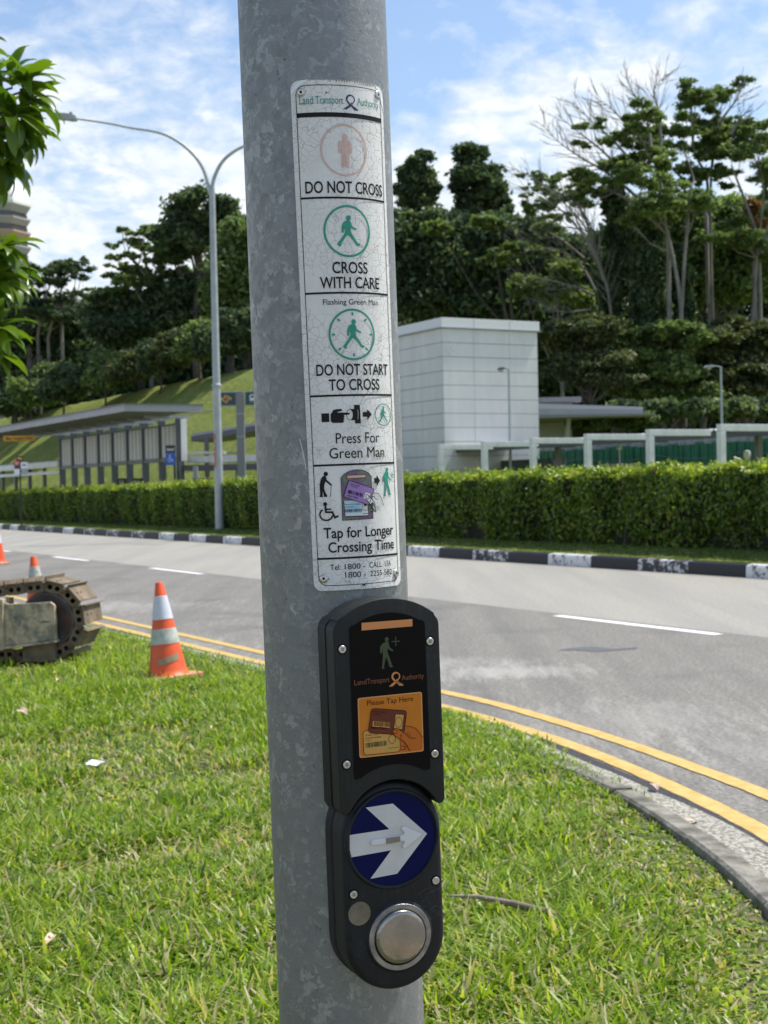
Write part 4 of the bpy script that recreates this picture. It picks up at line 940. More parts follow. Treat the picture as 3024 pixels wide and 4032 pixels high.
def cap_screw(par, u_, v_, w_, r=4.2):
    T = Matrix([[1, 0, 0, u_ / 1000], [0, 0, -1, -w_ / 1000], [0, 1, 0, v_ / 1000], [0, 0, 0, 1]])
    m = MB(); m.lathe([(r * 1.38e-3, .00005), (0, .00005)], 24, T=T); a = m.build('screw_recess', M['hole'], par)
    m = MB(); m.lathe([(r * 1e-3, 0), (r * 1e-3, .0009), (r * .86e-3, .0014), (r * .55e-3, .0014)], 24, T=T); m.lathe([(r * .55e-3, .0014), (r * .5e-3, .0003), (0, .0003)], 6, T=T); b = m.build('screw', M['steel'], par, auto=30)
    m = MB(); m.lathe([(r * .5e-3, .0005), (0, .0005)], 6, T=T); m.build('hex_socket', M['steel_dull'], b)
for u_, v_ in ((-44.7, -169), (56.2, -168.9), (-44.8, -291.4), (57.0, -291.2)): cap_screw(reader, u_, v_, 139.0)

button = empty('push_button_unit', label='black push button unit with blue arrow disc and steel button', cat='push button', mw=PM)
W2 = 131.0
st_ = lambda g: arc(8, -374, 57.5 + g, 0, 180, 22) + arc(8, -486.5, 57.5 + g, 180, 360, 26)
rounded(st_(0), 98, W2, 'front_cover', M['black'], button, .0075)
rounded(st_(1.0), 78, 96.5, 'rear_housing', M['black'], button, .006)
rounded(st_(-9), 50, 77.5, 'saddle', M['black'], button, .002)
def disc_T(u_, v_, w_): return Matrix([[1, 0, 0, u_ / 1000], [0, 0, -1, -w_ / 1000], [0, 1, 0, v_ / 1000], [0, 0, 0, 1]])
cu_, cv_ = 7.3, -379.0
m = MB(); m.lathe([(.0500, -.001), (.0502, .0012), (.0512, .0026), (.0526, .0030), (.0540, .0022), (.0552, -.002)], 72, T=disc_T(cu_, cv_, W2)); m.build('disc_rim', M['black'], button, auto=60)
f = Flat(); f.disc(cu_, cv_, 50.2, 50.2, 64); f.build('blue_disc', M['blue_disc'], button, w=W2 / 1000 + .0003)
arr = [(cu_ - 49.1, cv_ + 10.6), (3.8, -368.1), (-22.4, -341.5), (8.8, -341), (47.7, -378.8), (10.9, -417.5), (-20.2, -418.5), (4.9, -391.1), (cu_ - 48.0, cv_ - 13.4), (cu_ - 49.6, cv_ - 5)]
f = Flat(); f.poly(arr); f.build('white_arrow', M['arrow_white'], button, w=W2 / 1000 + .0007)
tac = [(-16, -376.6), (-18.6, -378), (-18.6, -381.4), (-16, -382.8), (14.6, -382.4), (18.6, -382.2), (20.2, -384.2), (17.2, -387.6), (18.6, -390.4), (21.6, -390.2), (41.4, -378.0), (20.6, -367.0), (17.4, -367.6), (17.2, -370.2), (20.4, -373.6), (18.8, -376.0), (14.6, -376.6)]
rounded(tac, W2 + .7, W2 + 3.2, 'tactile_arrow', M['clear'], button, .0008, 30)
f = Flat(); f.poly([(-1.6, -376.7), (14.6, -376.7), (14.6, -382.3), (-1.6, -382.7)]); f.build('arrow_window', M['brownwin'], button, w=W2 / 1000 + .00345)
f = Flat(); f.line([(-1.6, -376.7), (14.6, -376.7), (14.6, -382.3), (-1.6, -382.7), (-1.6, -376.7)], .5); f.build('arrow_window_edge', M['steel_dull'], button, w=W2 / 1000 + .0036)
for u_, v_ in ((-39.8, -432.8), (56.1, -431.8)): cap_screw(button, u_, v_, W2)
m = MB(); m.lathe([(.0129, .0001), (.0125, .0006), (.0, .0006)], 40, T=disc_T(-34, -454.2, W2)); m.build('sensor_disc', M['brass'], button, auto=40)
m = MB(); m.lathe([(.0400, -.001), (.0372, .0022), (.0362, .0026)], 64, T=disc_T(11, -485.8, W2)); m.build('button_surround', M['black'], button, auto=60)
m = MB(); m.lathe([(.0362, .0026), (.0355, .0036), (.0305, .0036), (.0300, .0028)], 64, T=disc_T(11, -485.8, W2)); m.build('button_ring', M['steel_dull'], button, auto=30)
m = MB(); m.lathe([(.0300, .0029), (.0, .0029)], 48, T=disc_T(11, -485.8, W2)); m.build('button_gap', M['hole'], button)
m = MB(); m.lathe([(.0287, .0025), (.0287, .0068), (.0278, .0080), (.0240, .0086), (.0, .0092)], 64, T=disc_T(10.2, -484.4, W2)); m.build('button', M['button_steel'], button, auto=60)

# handling marks on the housings, a drill mark on the sign
f = Flat(); rs_ = random.Random(5)
for _ in range(16):
    x, y = rs_.uniform(28, 58), rs_.uniform(-470, -436); a = rs_.uniform(-1.2, .6); L_ = rs_.uniform(3, 12); f.line([(x, y), (x + L_ * .5 * math.cos(a), y + L_ * .5 * math.sin(a) + .4), (x + L_ * math.cos(a), y + L_ * math.sin(a))], rs_.uniform(.15, .35))
for _ in range(8):
    x, y = rs_.uniform(-38, -10), rs_.uniform(-530, -470); a = rs_.uniform(-1.5, 1.5); L_ = rs_.uniform(3, 8); f.line([(x, y), (x + L_ * math.cos(a), y + L_ * math.sin(a))], rs_.uniform(.15, .3))
f.v = [p for p in f.v]; f.build('scratch', MAT('grey_scratch', (.10, .105, .11), rough=.6), button, w=W2 / 1000 + .0002)
f = Flat()
for _ in range(12):
    x, y = rs_.uniform(52, 64), rs_.uniform(-330, -160); a = rs_.uniform(1.0, 2.2); L_ = rs_.uniform(2, 7); f.line([(x, y), (x + L_ * math.cos(a) * .4, y + L_ * math.sin(a))], rs_.uniform(.12, .3))
f.build('scratch', MAT('grey_scuff', (.07, .075, .078), rough=.6), reader, w=WF + .0001)
f = Flat(); f.disc(-18.6, 427.2, 1.0, 1.0, 9); f.build('drill_mark', MAT('brown_grime', (.10, .08, .055), rough=.8), sign, R=RS + .0010)
f = Flat()
for (x, y) in ((-45.4, 428.3), (48.0, 431.4), (-41.7, -98.6), (48.4, -98.4)):
    for _ in range(9):
        a = rs_.uniform(0, 6.28); r = rs_.uniform(4.2, 6.8); f.disc(x + r * math.cos(a), y + r * math.sin(a), rs_.uniform(.25, .8), rs_.uniform(.25, .7), 6)
f.build('grime', MAT('sign_grime', (.30, .27, .21), rough=.9), sign, R=RS + .0009)
f = Flat()
for _ in range(70):
    x, y = rs_.uniform(-120, 120), rs_.uniform(-560, 560)
    if rs_.random() < .35: f.line([(x, y), (x + rs_.uniform(-1, 1), y - rs_.uniform(3, 16))], rs_.uniform(.3, .8))
    else: f.disc(x, y, rs_.uniform(.4, 1.6), rs_.uniform(.4, 2.2), 7)
f.build('stain_specks', MAT('zinc_stains', (.13, .13, .12), (.30, .31, .30), scale=30, rough=.7), pole, R=RP + .00015)
# ------------------------------------------------------------------ hedge
def rhomb_leaves(name, C_, L_, Wd, up, mat, parent, rv, fold=.25, down=None):
    """C_ centres (n,3); leaves with tilt; each leaf = 2 quads folded on the midrib"""
    n = len(C_)
    nz = rng.normal(0, 1, (n, 3)) + np.array(up); nz /= np.linalg.norm(nz, axis=1)[:, None]
    a = rng.normal(0, 1, (n, 3))
    if down is not None: a = a + np.array(down)
    a -= nz * (a * nz).sum(1)[:, None]; a /= np.linalg.norm(a, axis=1)[:, None]; b = np.cross(nz, a)
    Ls = L_ * rng.uniform(.65, 1.3, n); Ws = Wd * rng.uniform(.7, 1.25, n)
    A = a * Ls[:, None] / 2; B = b * Ws[:, None] / 2; Nn = nz * (Ws * fold)[:, None]
    V = np.stack([C_ - A, C_ - A * .1 + B + Nn, C_ + A, C_ - A * .1 - B + Nn], 1).reshape(-1, 3)
    i = np.arange(n)[:, None] * 4
    F_ = np.concatenate([i + np.array([[0, 1, 2]]), i + np.array([[0, 2, 3]])], 0)
    return quads_mesh(name, V, F_, mat, parent, np.repeat(rv, 4))
hedge = empty('clipped_hedge', ST(16.2, 40, .3), 'long clipped bright green hedge behind the black and white kerb', 'hedge')
Tinv = -Vector(ST(16.2, 40, .3))
def hz(t): return np.interp(t, [10, 17, 26, 38, 50, 68, 90], [1.66, 1.67, 1.66, 1.70, 1.63, 1.56, 1.5])
n = 78000
t_ = 12 + 62 * rng.uniform(0, 1, n) ** 1.35; face = rng.uniform(0, 1, n) < .66
bulge = .10 * np.sin(t_ * 1.9) * np.sin(t_ * .53 + 1) + .05 * np.sin(t_ * 5.1)
v_ = rng.uniform(0, 1, n)
top = hz(t_) + .05 * np.sin(t_ * 3.3) + .035 * np.sin(t_ * 9.1)
zb = .29
s_f = 16.22 - bulge + .25 * (1 - v_) ** 3 + .16 * v_ ** 4 + np.abs(rng.normal(0, .06, n)); z_f = zb + .02 + (top - zb) * v_ ** .92 + rng.normal(0, .02, n)
s_t = 16.25 + 1.15 * v_; z_t = top + np.abs(rng.normal(0, .045, n)) - .05
S_ = np.where(face, s_f, s_t); Z_ = np.where(face, z_f, z_t)
gap = (vnoise(t_, Z_ * 1.5, 3.3, 11) < -.42) & face; keep = ~gap | (rng.uniform(0, 1, n) < .35)
low = face & (v_ < .16) & (rng.uniform(0, 1, n) < .08); keep &= ~low
rv = np.clip(rng.beta(2, 2.4, n) + .22 * vnoise(t_, Z_, 1.2, 5) + np.where(face, -.05 + .22 * (v_ > .9), .25), 0, .97)  # top leaves and upper rim toned lighter to imitate sunlight from behind
red = rng.uniform(0, 1, n) < .006; rv[red] = 1.0
C_ = np.stack([E_N.x * S_ + E_D.x * t_, E_N.y * S_ + E_D.y * t_, Z_], 1)[keep] + np.array(Tinv)
ft = face[keep]
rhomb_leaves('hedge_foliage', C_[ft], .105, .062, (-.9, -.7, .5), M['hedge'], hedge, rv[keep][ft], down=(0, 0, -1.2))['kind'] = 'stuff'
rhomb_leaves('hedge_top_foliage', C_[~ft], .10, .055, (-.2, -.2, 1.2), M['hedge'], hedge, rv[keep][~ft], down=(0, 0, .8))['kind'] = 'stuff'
sh = rng.uniform(14, 60, 900); P = [];
for t0 in sh:
    b = ST(16.3 + random.uniform(0, .8), t0, float(hz(t0))) ; k = random.randint(4, 9); hgt = random.uniform(.05, .2)
    for _ in range(k): P.append(b + Vector((random.gauss(0, .05), random.gauss(0, .05), random.uniform(0, hgt))))
P = np.array(P) + np.array(Tinv); rhomb_leaves('hedge_shoots', P, .09, .035, (0, -.4, .6), M['hedge'], hedge, rng.uniform(.6, .97, len(P)), down=(0, 0, 1.5))['kind'] = 'stuff'
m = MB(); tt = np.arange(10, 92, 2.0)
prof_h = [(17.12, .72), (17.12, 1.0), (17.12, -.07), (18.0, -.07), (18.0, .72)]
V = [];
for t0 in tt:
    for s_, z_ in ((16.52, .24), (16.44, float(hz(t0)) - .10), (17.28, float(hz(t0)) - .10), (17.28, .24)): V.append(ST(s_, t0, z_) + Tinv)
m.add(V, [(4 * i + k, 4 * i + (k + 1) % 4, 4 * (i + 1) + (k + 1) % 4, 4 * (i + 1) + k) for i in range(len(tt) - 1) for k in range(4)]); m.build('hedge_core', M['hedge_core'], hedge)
m = MB()
for t0 in np.arange(12, 74, .28):
    b = ST(16.5 + random.uniform(-.1, .6), t0 + random.uniform(-.1, .1), .3) + Tinv; m.tube([b, b + Vector((random.uniform(-.06, .06), random.uniform(-.06, .06), .5))], [.016, .010], 5)
m.build('hedge_stems', M['bark_dark'], hedge)['kind'] = 'stuff'

# ------------------------------------------------------------------ traffic cones
def cone(loc, label, tilt=(0, 0), bands=((.560, .420, 'cone_wh'), (.355, .300, 'x'), (.30, .19, 'cone_dirty')), tape=False, clean=False, rz=0.0):
    o = empty('traffic_cone', loc, label, 'traffic cone', 'orange traffic cones along the road works'); o.rotation_euler = (tilt[0], tilt[1], rz)
    R0c, R1c, Hc = .150, .030, .745
    rad = lambda z: R0c + (R1c - R0c) * (z - .035) / (Hc - .035)
    m = MB(); m.lathe([(R0c + .022, .032), (R0c + .004, .045), (rad(.08), .08), (rad(.3), .3), (rad(.5), .5), (R1c, Hc - .006), (R1c * .85, Hc), (R1c * .55, Hc), (R1c * .5, Hc - .05), (0, Hc - .05)], 40); m.build('cone_body', M['cone_or'], o, auto=50)
    for z1, z0, mt in bands:
        if mt == 'x': continue
        m = MB(); m.lathe([(rad(z0) + .0005, z0), (rad(z0) + .003, z0 + .001), (rad(z1) + .003, z1 - .001), (rad(z1) + .0005, z1)], 40); m.build('reflective_band', M[mt], o, auto=50)
    T = Matrix.Rotation(math.radians(38), 4, 'Z'); m = MB(); q = .205
    P = []
    for cx_, cy2, a0 in ((q - .04, q - .04, 0), (-q + .04, q - .04, 90), (-q + .04, -q + .04, 180), (q - .04, -q + .04, 270)): P += [(cx_ + .04 * math.cos(math.radians(a0 + k * 30)), cy2 + .04 * math.sin(math.radians(a0 + k * 30))) for k in range(4)]
    n_ = len(P); m.add([T @ Vector((x, y, .0)) for x, y in P] + [T @ Vector((x, y, .034)) for x, y in P], [tuple(range(n_))[::-1], tuple(range(n_, 2 * n_))] + [(i, (i + 1) % n_, n_ + (i + 1) % n_, n_ + i) for i in range(n_)]); m.build('base_plate', M['cone_base'], o, bevel=.006)
    if tape:
        V = []; na = 12
        for i in range(na + 1):
            a = math.radians(-112 + 75 * i / na); z0 = .120 + .030 * i / na + (.010 if i == 0 else 0); z1 = z0 + .040 + .012 * i / na
            for z in (z0, z1): V.append(((rad(z) + .0035) * math.cos(a), (rad(z) + .0035) * math.sin(a), z))
        m = MB(); m.add(V, [(2 * i, 2 * i + 2, 2 * i + 3, 2 * i + 1) for i in range(na)]); m.build('tape_patch', M['tape'], o, smooth=True)
    return o
c1 = gnd(664, 2650, .10)
cone((c1.x, c1.y, .055), 'nearest orange cone with two white bands and brown tape, leaning on the lawn', tilt=(math.radians(-1), math.radians(-4.6)), bands=((.640, .462, 'cone_wh'), (.390, .275, 'cone_dirty')), tape=True)
c2 = at(150, 2192, 15.0); cone((c2.x, c2.y, .09), 'orange cone with dirty white band standing behind the crawler track', tilt=(0, math.radians(-4)), bands=((.640, .400, 'cone_dirty'),), rz=.5)
c3 = gnd(-6, 2221, 0); cone((c3.x, c3.y, 0), 'half hidden red cone on the road at the far left edge', bands=((.640, .45, 'cone_wh'),))

# ------------------------------------------------------------------ crawler track of a digger
TB = math.radians(-7.7); c = at(187, 2443, 12.0)
TMx = Matrix.Translation(c) @ Matrix.Rotation(TB, 4, 'Z')     # local x = along the track, y = away from us, z up
trk = empty('crawler_track', label='muddy steel crawler track and front wheel of a digger on the grass', cat='excavator track', mw=TMx)
YT = Matrix.Rotation(math.radians(90), 4, 'X')                # local z -> -y
def discy(m, cx_, cz_, prof, n=40): m.lathe([(r, h) for r, h in prof], n, T=Matrix.Translation((cx_, 0, cz_)) @ YT)
m = MB(); discy(m, 0, 0, [(.235, -.10), (.252, -.085), (.252, -.035), (.240, -.03), (.238, .010), (.232, .018)]); m.build('wheel_rim', M['rust'], trk, auto=40)
m = MB(); discy(m, 0, 0, [(.232, .018), (.226, .022), (.215, .012), (.10, .008), (.095, .03), (.0, .03)], 48); m.build('idler_wheel', M['idler'], trk, auto=40)
# path of the chain centre line
rc = .288; path = []
def chain_pts(total):
    P = []
    # bottom run, from left to the wheel, round it, then the top run back to the left with sag
    for x in np.linspace(-3.2, 0, 60): P.append((x, -rc))
    for a in np.linspace(-90, 90, 40)[1:]: P.append((rc * math.cos(math.radians(a)), rc * math.sin(math.radians(a))))
    for x in np.linspace(0, -3.2, 60)[1:]: P.append((x, rc - .085 * math.sin(min(1, -x / 1.1) * PI * .5) ** 1.5 + .0))
    return P
CP = chain_pts(0); cl = [0.0]
for i in range(1, len(CP)): cl.append(cl[-1] + math.dist(CP[i], CP[i - 1]))
cxs, czs = [p[0] for p in CP], [p[1] for p in CP]
pitch_l = .172
lk = MB()   # link: rounded bar facing us
for ysd in (-.03,):
    poly = [(-.088, -.030), (-.070, -.046), (-.02, -.050), (.02, -.050), (.070, -.046), (.088, -.030), (.092, 0), (.088, .028), (.070, .040), (-.070, .040), (-.088, .028), (-.092, 0)]
    lk.prism(poly, -.02, .015)
lk_me = lk.mesh('link'); lk_me.materials.append(M['mud'])
hl = MB()
for x in (-.030, .034): hl.lathe([(.0215, -.0), (.0, 0)], 12, T=Matrix.Translation((x, -.0215, -.004)) @ YT)
hl_me = hl.mesh('link_hole'); hl_me.materials.append(M['hole'])
pn = MB(); pn.lathe([(.020, 0), (.020, .012), (.016, .016), (0, .016)], 12, T=Matrix.Translation((-.078, -.02, 0)) @ YT)
pn_me = pn.mesh('link_pin'); pn_me.materials.append(M['mud'])
shm = MB(); shm.box((-.082, -.045, .040), (.080, .40, .052)); shm.prism([(-.086, .052), (-.072, .052), (-.075, .082), (-.083, .082)], -.045, .40)
shm_me = None
bm = bmesh.new(); me = shm.mesh('track_shoe'); bm.from_mesh(me); bmesh.ops.recalc_face_normals(bm, faces=bm.faces); bm.to_mesh(me); bm.free(); me.materials.append(M['mud_shoe']); shm_me = me
bt = MB()
for y in (.045, .125):
    for x in (.0,): bt.lathe([(.011, .052), (.010, .060), (0, .061)], 6, T=Matrix.Translation((x, y, 0)))
bt_me = bt.mesh('shoe_bolt'); bt_me.materials.append(M['mud'])
s0 = .08
while s0 < cl[-1] - .05:
    x, z = np.interp(s0, cl, cxs), np.interp(s0, cl, czs); x2, z2 = np.interp(s0 + .02, cl, cxs), np.interp(s0 + .02, cl, czs); x1, z1 = np.interp(s0 - .02, cl, cxs), np.interp(s0 - .02, cl, czs)
    ang = math.atan2(z2 - z1, x2 - x1)
    # outward normal is to the right of travel
    ca, sa = math.cos(ang), math.sin(ang); R_ = Matrix([[-ca, 0, sa, x], [0, 1, 0, 0], [-sa, 0, -ca, z], [0, 0, 0, 1]])
    jit = Matrix.Rotation(random.uniform(-.02, .02), 4, 'Y')
    o = bpy.data.objects.new('track_shoe', shm_me); COL.objects.link(o); o.parent = trk; o.matrix_local = R_ @ jit
    b = bpy.data.objects.new('shoe_bolt', bt_me); COL.objects.link(b); b.parent = o
    o = bpy.data.objects.new('track_link', lk_me); COL.objects.link(o); o.parent = trk; o.matrix_local = R_
    for mm in (hl_me, pn_me):
        b = bpy.data.objects.new(mm.name, mm); COL.objects.link(b); b.parent = o
    s0 += pitch_l
# frame beam, yoke and bracket
m = MB(); m.prism([(-.33, .165), (-.30, .150), (-.05, .158), (.075, .165), (.105, .135), (.112, -.10), (.115, -.155), (-.33, -.20)], -.115, -.070); m.build('yoke_plate', M['track_frame'], trk, bevel=.006)
m = MB(); m.prism([(-.335, -.205), (.125, -.155), (.125, -.172), (-.335, -.225)], -.150, -.06); m.build('lower_flange', M['track_frame'], trk, bevel=.004)
m = MB(); m.box((-.375, -.155, -.235), (-.332, .10, .195)); m.build('end_flange', M['track_frame'], trk, bevel=.006)
m = MB(); m.box((-1.9, -.120, -.24), (-.376, .12, .17)); m.build('side_frame', M['track_frame'], trk, bevel=.008)
m = MB(); m.box((-.19, -.10, -.34), (.09, -.03, -.18)); m.build('bracket', M['mud'], trk, bevel=.006)
m = MB(); m.box((-.01, -.1165, -.005), (.060, -.1155, .004)); m.build('slot', M['hole'], trk)
for x, z in ((-.45, .05), (-.45, -.12)):
    m = MB(); m.lathe([(.022, .0), (.020, .014), (0, .014)], 6, T=Matrix.Translation((x, -.12, z)) @ YT); m.build('frame_bolt', M['rust'], trk)

# ------------------------------------------------------------------ litter on the lawn
def leaf_strip(L_, W_, nseg=8, fold=.28, droop=.9, wave=0.0, twist=0.0, tip=1.0):
    """lanceolate leaf along +x, drooping to -z"""
    V = []; ang = 0; x = z = 0.0; d = L_ / nseg
    for i in range(nseg + 1):
        u = i / nseg; w_ = W_ / 2 * (math.sin(PI * min(1, u ** .8 * .985 + .015)) ** .75) * (1 if i < nseg else .05)
        tw = twist * u; rise = fold * w_ + wave * math.sin(u * 9) * w_
        sn, cs = math.sin(ang), math.cos(ang)
        for side in (-1, 0, 1):
            yy = side * w_; zz = rise if side else 0
            y2, z2 = yy * math.cos(tw) - zz * math.sin(tw), yy * math.sin(tw) + zz * math.cos(tw)
            V.append((x + z2 * sn, y2, z + z2 * cs))
        ang += droop / nseg * (.4 + 1.2 * u); x += d * math.cos(ang); z -= d * math.sin(ang)
    F_ = []
    for i in range(nseg):
        for k in range(2): F_.append((3 * i + k, 3 * i + k + 1, 3 * (i + 1) + k + 1, 3 * (i + 1) + k))
    return V, F_
dl = MB(); V, F_ = leaf_strip(.14, .05, 6, .5, 1.1, .3); dl.add(V, F_); dl_me = dl.mesh('dry_leaf'); dl_me.materials.append(M['dry'])
for px, py, s_, lb in ((230, 2700, 1, 'curled dry tan leaf on the lawn behind the others, left of the cone'), (70, 2820, 1.1, 'pale dry leaf near the left edge of the lawn'), (875, 2885, .8, 'thin dry leaf standing in grass just left of the pole'), (215, 3720, .55, 'dry tan leaf low in the grass at bottom left'), (210, 2665, .9, 'small dry leaf in the grass below the crawler track'), (2590, 3120, .8, 'dry twisted leaf lying in the gutter by the yellow lines'), (2690, 3250, .7, 'grey brown leaf lying on the tar edge beside the kerb')):
    p = gnd(px, py, .10 if px < 2000 else .012); o = bpy.data.objects.new('dry_leaf', dl_me); COL.objects.link(o)
    o.location = (p.x, p.y, p.z + (.03 if px < 2000 else .012)); o.rotation_euler = (random.uniform(-.4, .4), random.uniform(-1.0, .1), random.uniform(0, 6)); o.scale = (s_,) * 3
    tag(o, lb, 'leaf', 'dry fallen leaves')
p = gnd(378, 2996, .12); m = MB()
P = [(-.052, -.02), (-.03, .022), (.02, .018), (.05, .006), (.046, -.016), (.01, -.022), (-.02, -.03)]
m.add([(p.x + x, p.y + y * 2, .112 + .010 * math.sin(i * 2.1)) for i, (x, y) in enumerate(P)] + [(p.x, p.y, .125)], [(i, (i + 1) % 7, 7) for i in range(7)]); tag(m.build('paper_scrap', M['paper'], None), 'crumpled white scrap lying in the grass left of the pole', 'litter')
a, b = gnd(1760, 3562, .10), gnd(2195, 3640, .095); m = MB(); q = [a, a.lerp(b, .3) + Vector((0, .01, .012)), a.lerp(b, .65) + Vector((0, -.01, .015)), b]
m.tube([v + Vector((0, 0, .030)) for v in q], [.004, .008, .012, .012], 7); tag(m.build('dead_stick', M['wood'], None, auto=60), 'grey weathered stick lying in the grass right of the push button', 'stick')
oilp = [(1.52, 12.62), (1.66, 12.80), (1.88, 12.86), (2.02, 12.66), (2.26, 12.76), (2.22, 12.62), (2.0, 12.52), (1.84, 12.46), (1.70, 12.60)]
sheet('oil_stain', [(x, y) for x, y in oilp], .003, M['oil'], kind='stuff')['label'] = 'dark oil stain on the asphalt'

# ------------------------------------------------------------------ broad leaved tree at the left edge
mt = empty('broad_leaved_tree', (-3.35, 7.6, .06), 'near tree with long glossy drooping leaves entering at the left edge', 'tree')
MO = Vector((-3.35, 7.6, .06))
leaf_me = []
for k in range(6):
    V, F_ = leaf_strip(random.uniform(.19, .235), random.uniform(.060, .076), 9, random.uniform(.18, .4), random.uniform(.5, 1.5), .10, random.uniform(-.5, .5))
    me = bpy.data.meshes.new('leaf'); me.from_pydata(V, [], F_); me.update(); me.polygons.foreach_set('use_smooth', [True] * len(me.polygons))
    at_ = me.attributes.new('rnd', 'FLOAT', 'POINT'); at_.data.foreach_set('value', np.full(len(V), k / 5, dtype=np.float32)); me.materials.append(M['mango']); leaf_me.append(me)
whorls = [ # px, py, Y, count, axis
    (78, 318, 7.3, 15, (.35, -.1, .8)), (20, 300, 7.5, 12, (-.1, -.1, 1)), (95, 395, 7.4, 13, (.8, -.3, .25)), (40, 455, 7.2, 14, (.6, -.4, .3)), (60, 520, 7.3, 14, (.75, -.2, 0.0)), (10, 560, 7.5, 13, (.5, -.3, -.1)),
    (-20, 420, 7.6, 12, (.2, -.4, .6)), (-60, 520, 7.4, 12, (.1, -.5, .3)), (-90, 350, 7.7, 12, (0, -.2, .9)), (0, 640, 7.4, 11, (.4, -.2, -.4)), (-60, 660, 7.6, 11, (.1, 0, -.3)),
    (-14, 985, 7.1, 13, (.7, -.3, .5)), (0, 1060, 7.2, 14, (.85, -.3, .1)), (-40, 1110, 7.1, 13, (.6, -.4, -.1)), (-80, 1010, 7.3, 12, (.2, -.4, .6)), (-110, 1120, 7.5, 11, (.1, -.2, .1)),
    (-45, 1300, 7.0, 13, (.75, -.35, .2)), (-60, 1380, 7.1, 13, (.6, -.3, -.2)), (-120, 1330, 7.2, 11, (.2, -.3, .3)), (-150, 800, 7.5, 12, (0, -.2, .2)), (-170, 600, 7.8, 12, (-.3, 0, .5)), (-140, 180, 7.9, 12, (-.2, 0, 1)), (-200, 1250, 7.6, 11, (-.4, 0, .2))]
tb = MB(); trunkpts = [MO - MO, Vector((.03, .02, .7)), Vector((-.02, .0, 1.4)), Vector((.05, -.05, 2.1)), Vector((.12, -.08, 2.8)), Vector((.2, -.1, 3.5))]
tb.tube(trunkpts, [.085, .07, .062, .05, .038, .02], 12)
tb.build('trunk', M['bark_dark'], mt, auto=60); wood_ = []
for (px, py, Y, cnt, axv) in whorls:
    w = at(px + 22, py, Y) - MO; axv = Vector(axv).normalized()
    z0 = max(.6, min(3.3, w.z - .35)); base = Vector((np.interp(z0, [0, 2.1, 3.5], [0, .05, .2]), np.interp(z0, [0, 2.1, 3.5], [0, -.05, -.1]), z0))
    mid = base.lerp(w, .6) + Vector((0, 0, -.06)); q = MB(); q.tube([base, mid, w - axv * .06, w + axv * .02], [.016, .010, .006, .004], 6); q.build('branch', M['bark_dark'], mt, auto=60)
    e1 = axv.orthogonal().normalized(); e2 = axv.cross(e1)
    for i in range(cnt):
        ph = i * 2.39996; el = random.uniform(.05, .95) if i > 2 else random.uniform(.9, 1.3)
        d = (e1 * math.cos(ph) + e2 * math.sin(ph)) * math.cos(el) + axv * math.sin(el); d.z -= .12; d.normalize()
        side = Vector((0, 0, 1)).cross(d); side = side.normalized() if side.length > .05 else e1
        side = (Matrix.Rotation(random.uniform(-.5, .5), 3, d) @ side); up_ = d.cross(side)
        R_ = Matrix([[d.x, side.x, up_.x, 0], [d.y, side.y, up_.y, 0], [d.z, side.z, up_.z, 0], [0, 0, 0, 1]])
        o = bpy.data.objects.new('leaf', random.choice(leaf_me)); COL.objects.link(o); o.parent = mt
        o.matrix_local = Matrix.Translation(w + axv * random.uniform(-.06, .02)) @ R_ @ Matrix.Scale(random.uniform(.8, 1.12), 4)
# ------------------------------------------------------------------ street lamps
def poly_at(pts, Y): return [at(x, y, Y) for x, y in pts]
def smooth3(P, n=5):
    out = []
    for i in range(len(P) - 1):
        a, b, c, d = P[max(i - 1, 0)], P[i], P[i + 1], P[min(i + 2, len(P) - 1)]
        for j in range(n):
            t = j / n; out.append(.5 * ((2 * b) + (c - a) * t + (2 * a - 5 * b + 4 * c - d) * t * t + (3 * b - a - 3 * c + d) * t ** 3))
    out.append(P[-1]); return out
LY = 42.2; lb = at(863, 1960, LY); lx, lz = lb.x, .4
lamp = empty('double_street_lamp', (lx, LY, lz), 'tall double armed grey street lamp rising from the hedge', 'street lamp'); LO = Vector((lx, LY, lz))
fork = at(831, 748, LY) - LO
m = MB(); m.tube([Vector((0, 0, -.2)), Vector((0, 0, 3.0)), Vector((0, 0, fork.z))], [.135, .118, .085], 20); m.build('column', M['lamp_steel'], lamp, auto=60)
m = MB(); m.lathe([(.140, 0), (.140, .06), (.118, .08)], 20, T=Matrix.Translation((0, 0, 4.15))); m.build('collar', M['lamp_steel'], lamp, auto=40)
m = MB(); V = []; 
for i in range(7):
    a = math.radians(-150 + 6 * i)
    for z in (1.75, 2.75): V.append((.132 * math.cos(a), .132 * math.sin(a), z))
m.add(V, [(2 * i, 2 * i + 2, 2 * i + 3, 2 * i + 1) for i in range(6)]); m.build('red_stencil', MAT('faded_red_stencil', (.34, .40, .41), (.44, .10, .09), scale=14, lo=.42, hi=.52, rough=.6), lamp)
armL = smooth3([p - LO for p in poly_at([(828, 765), (820, 728), (802, 669), (772, 621), (723, 573), (663, 536), (603, 517), (512, 503), (422, 485), (295, 467)], LY)])
armR = smooth3([p - LO for p in poly_at([(832, 765), (836, 735), (846, 693), (874, 639), (916, 600), (965, 574), (1030, 552), (1120, 536), (1220, 515), (1345, 490)], LY)])
for A_ in (armL, armR):
    r0 = [.062 - .035 * i / (len(A_) - 1) for i in range(len(A_))]; m = MB(); m.tube(A_, r0, 12); m.build('arm', M['lamp_steel'], lamp, auto=60)
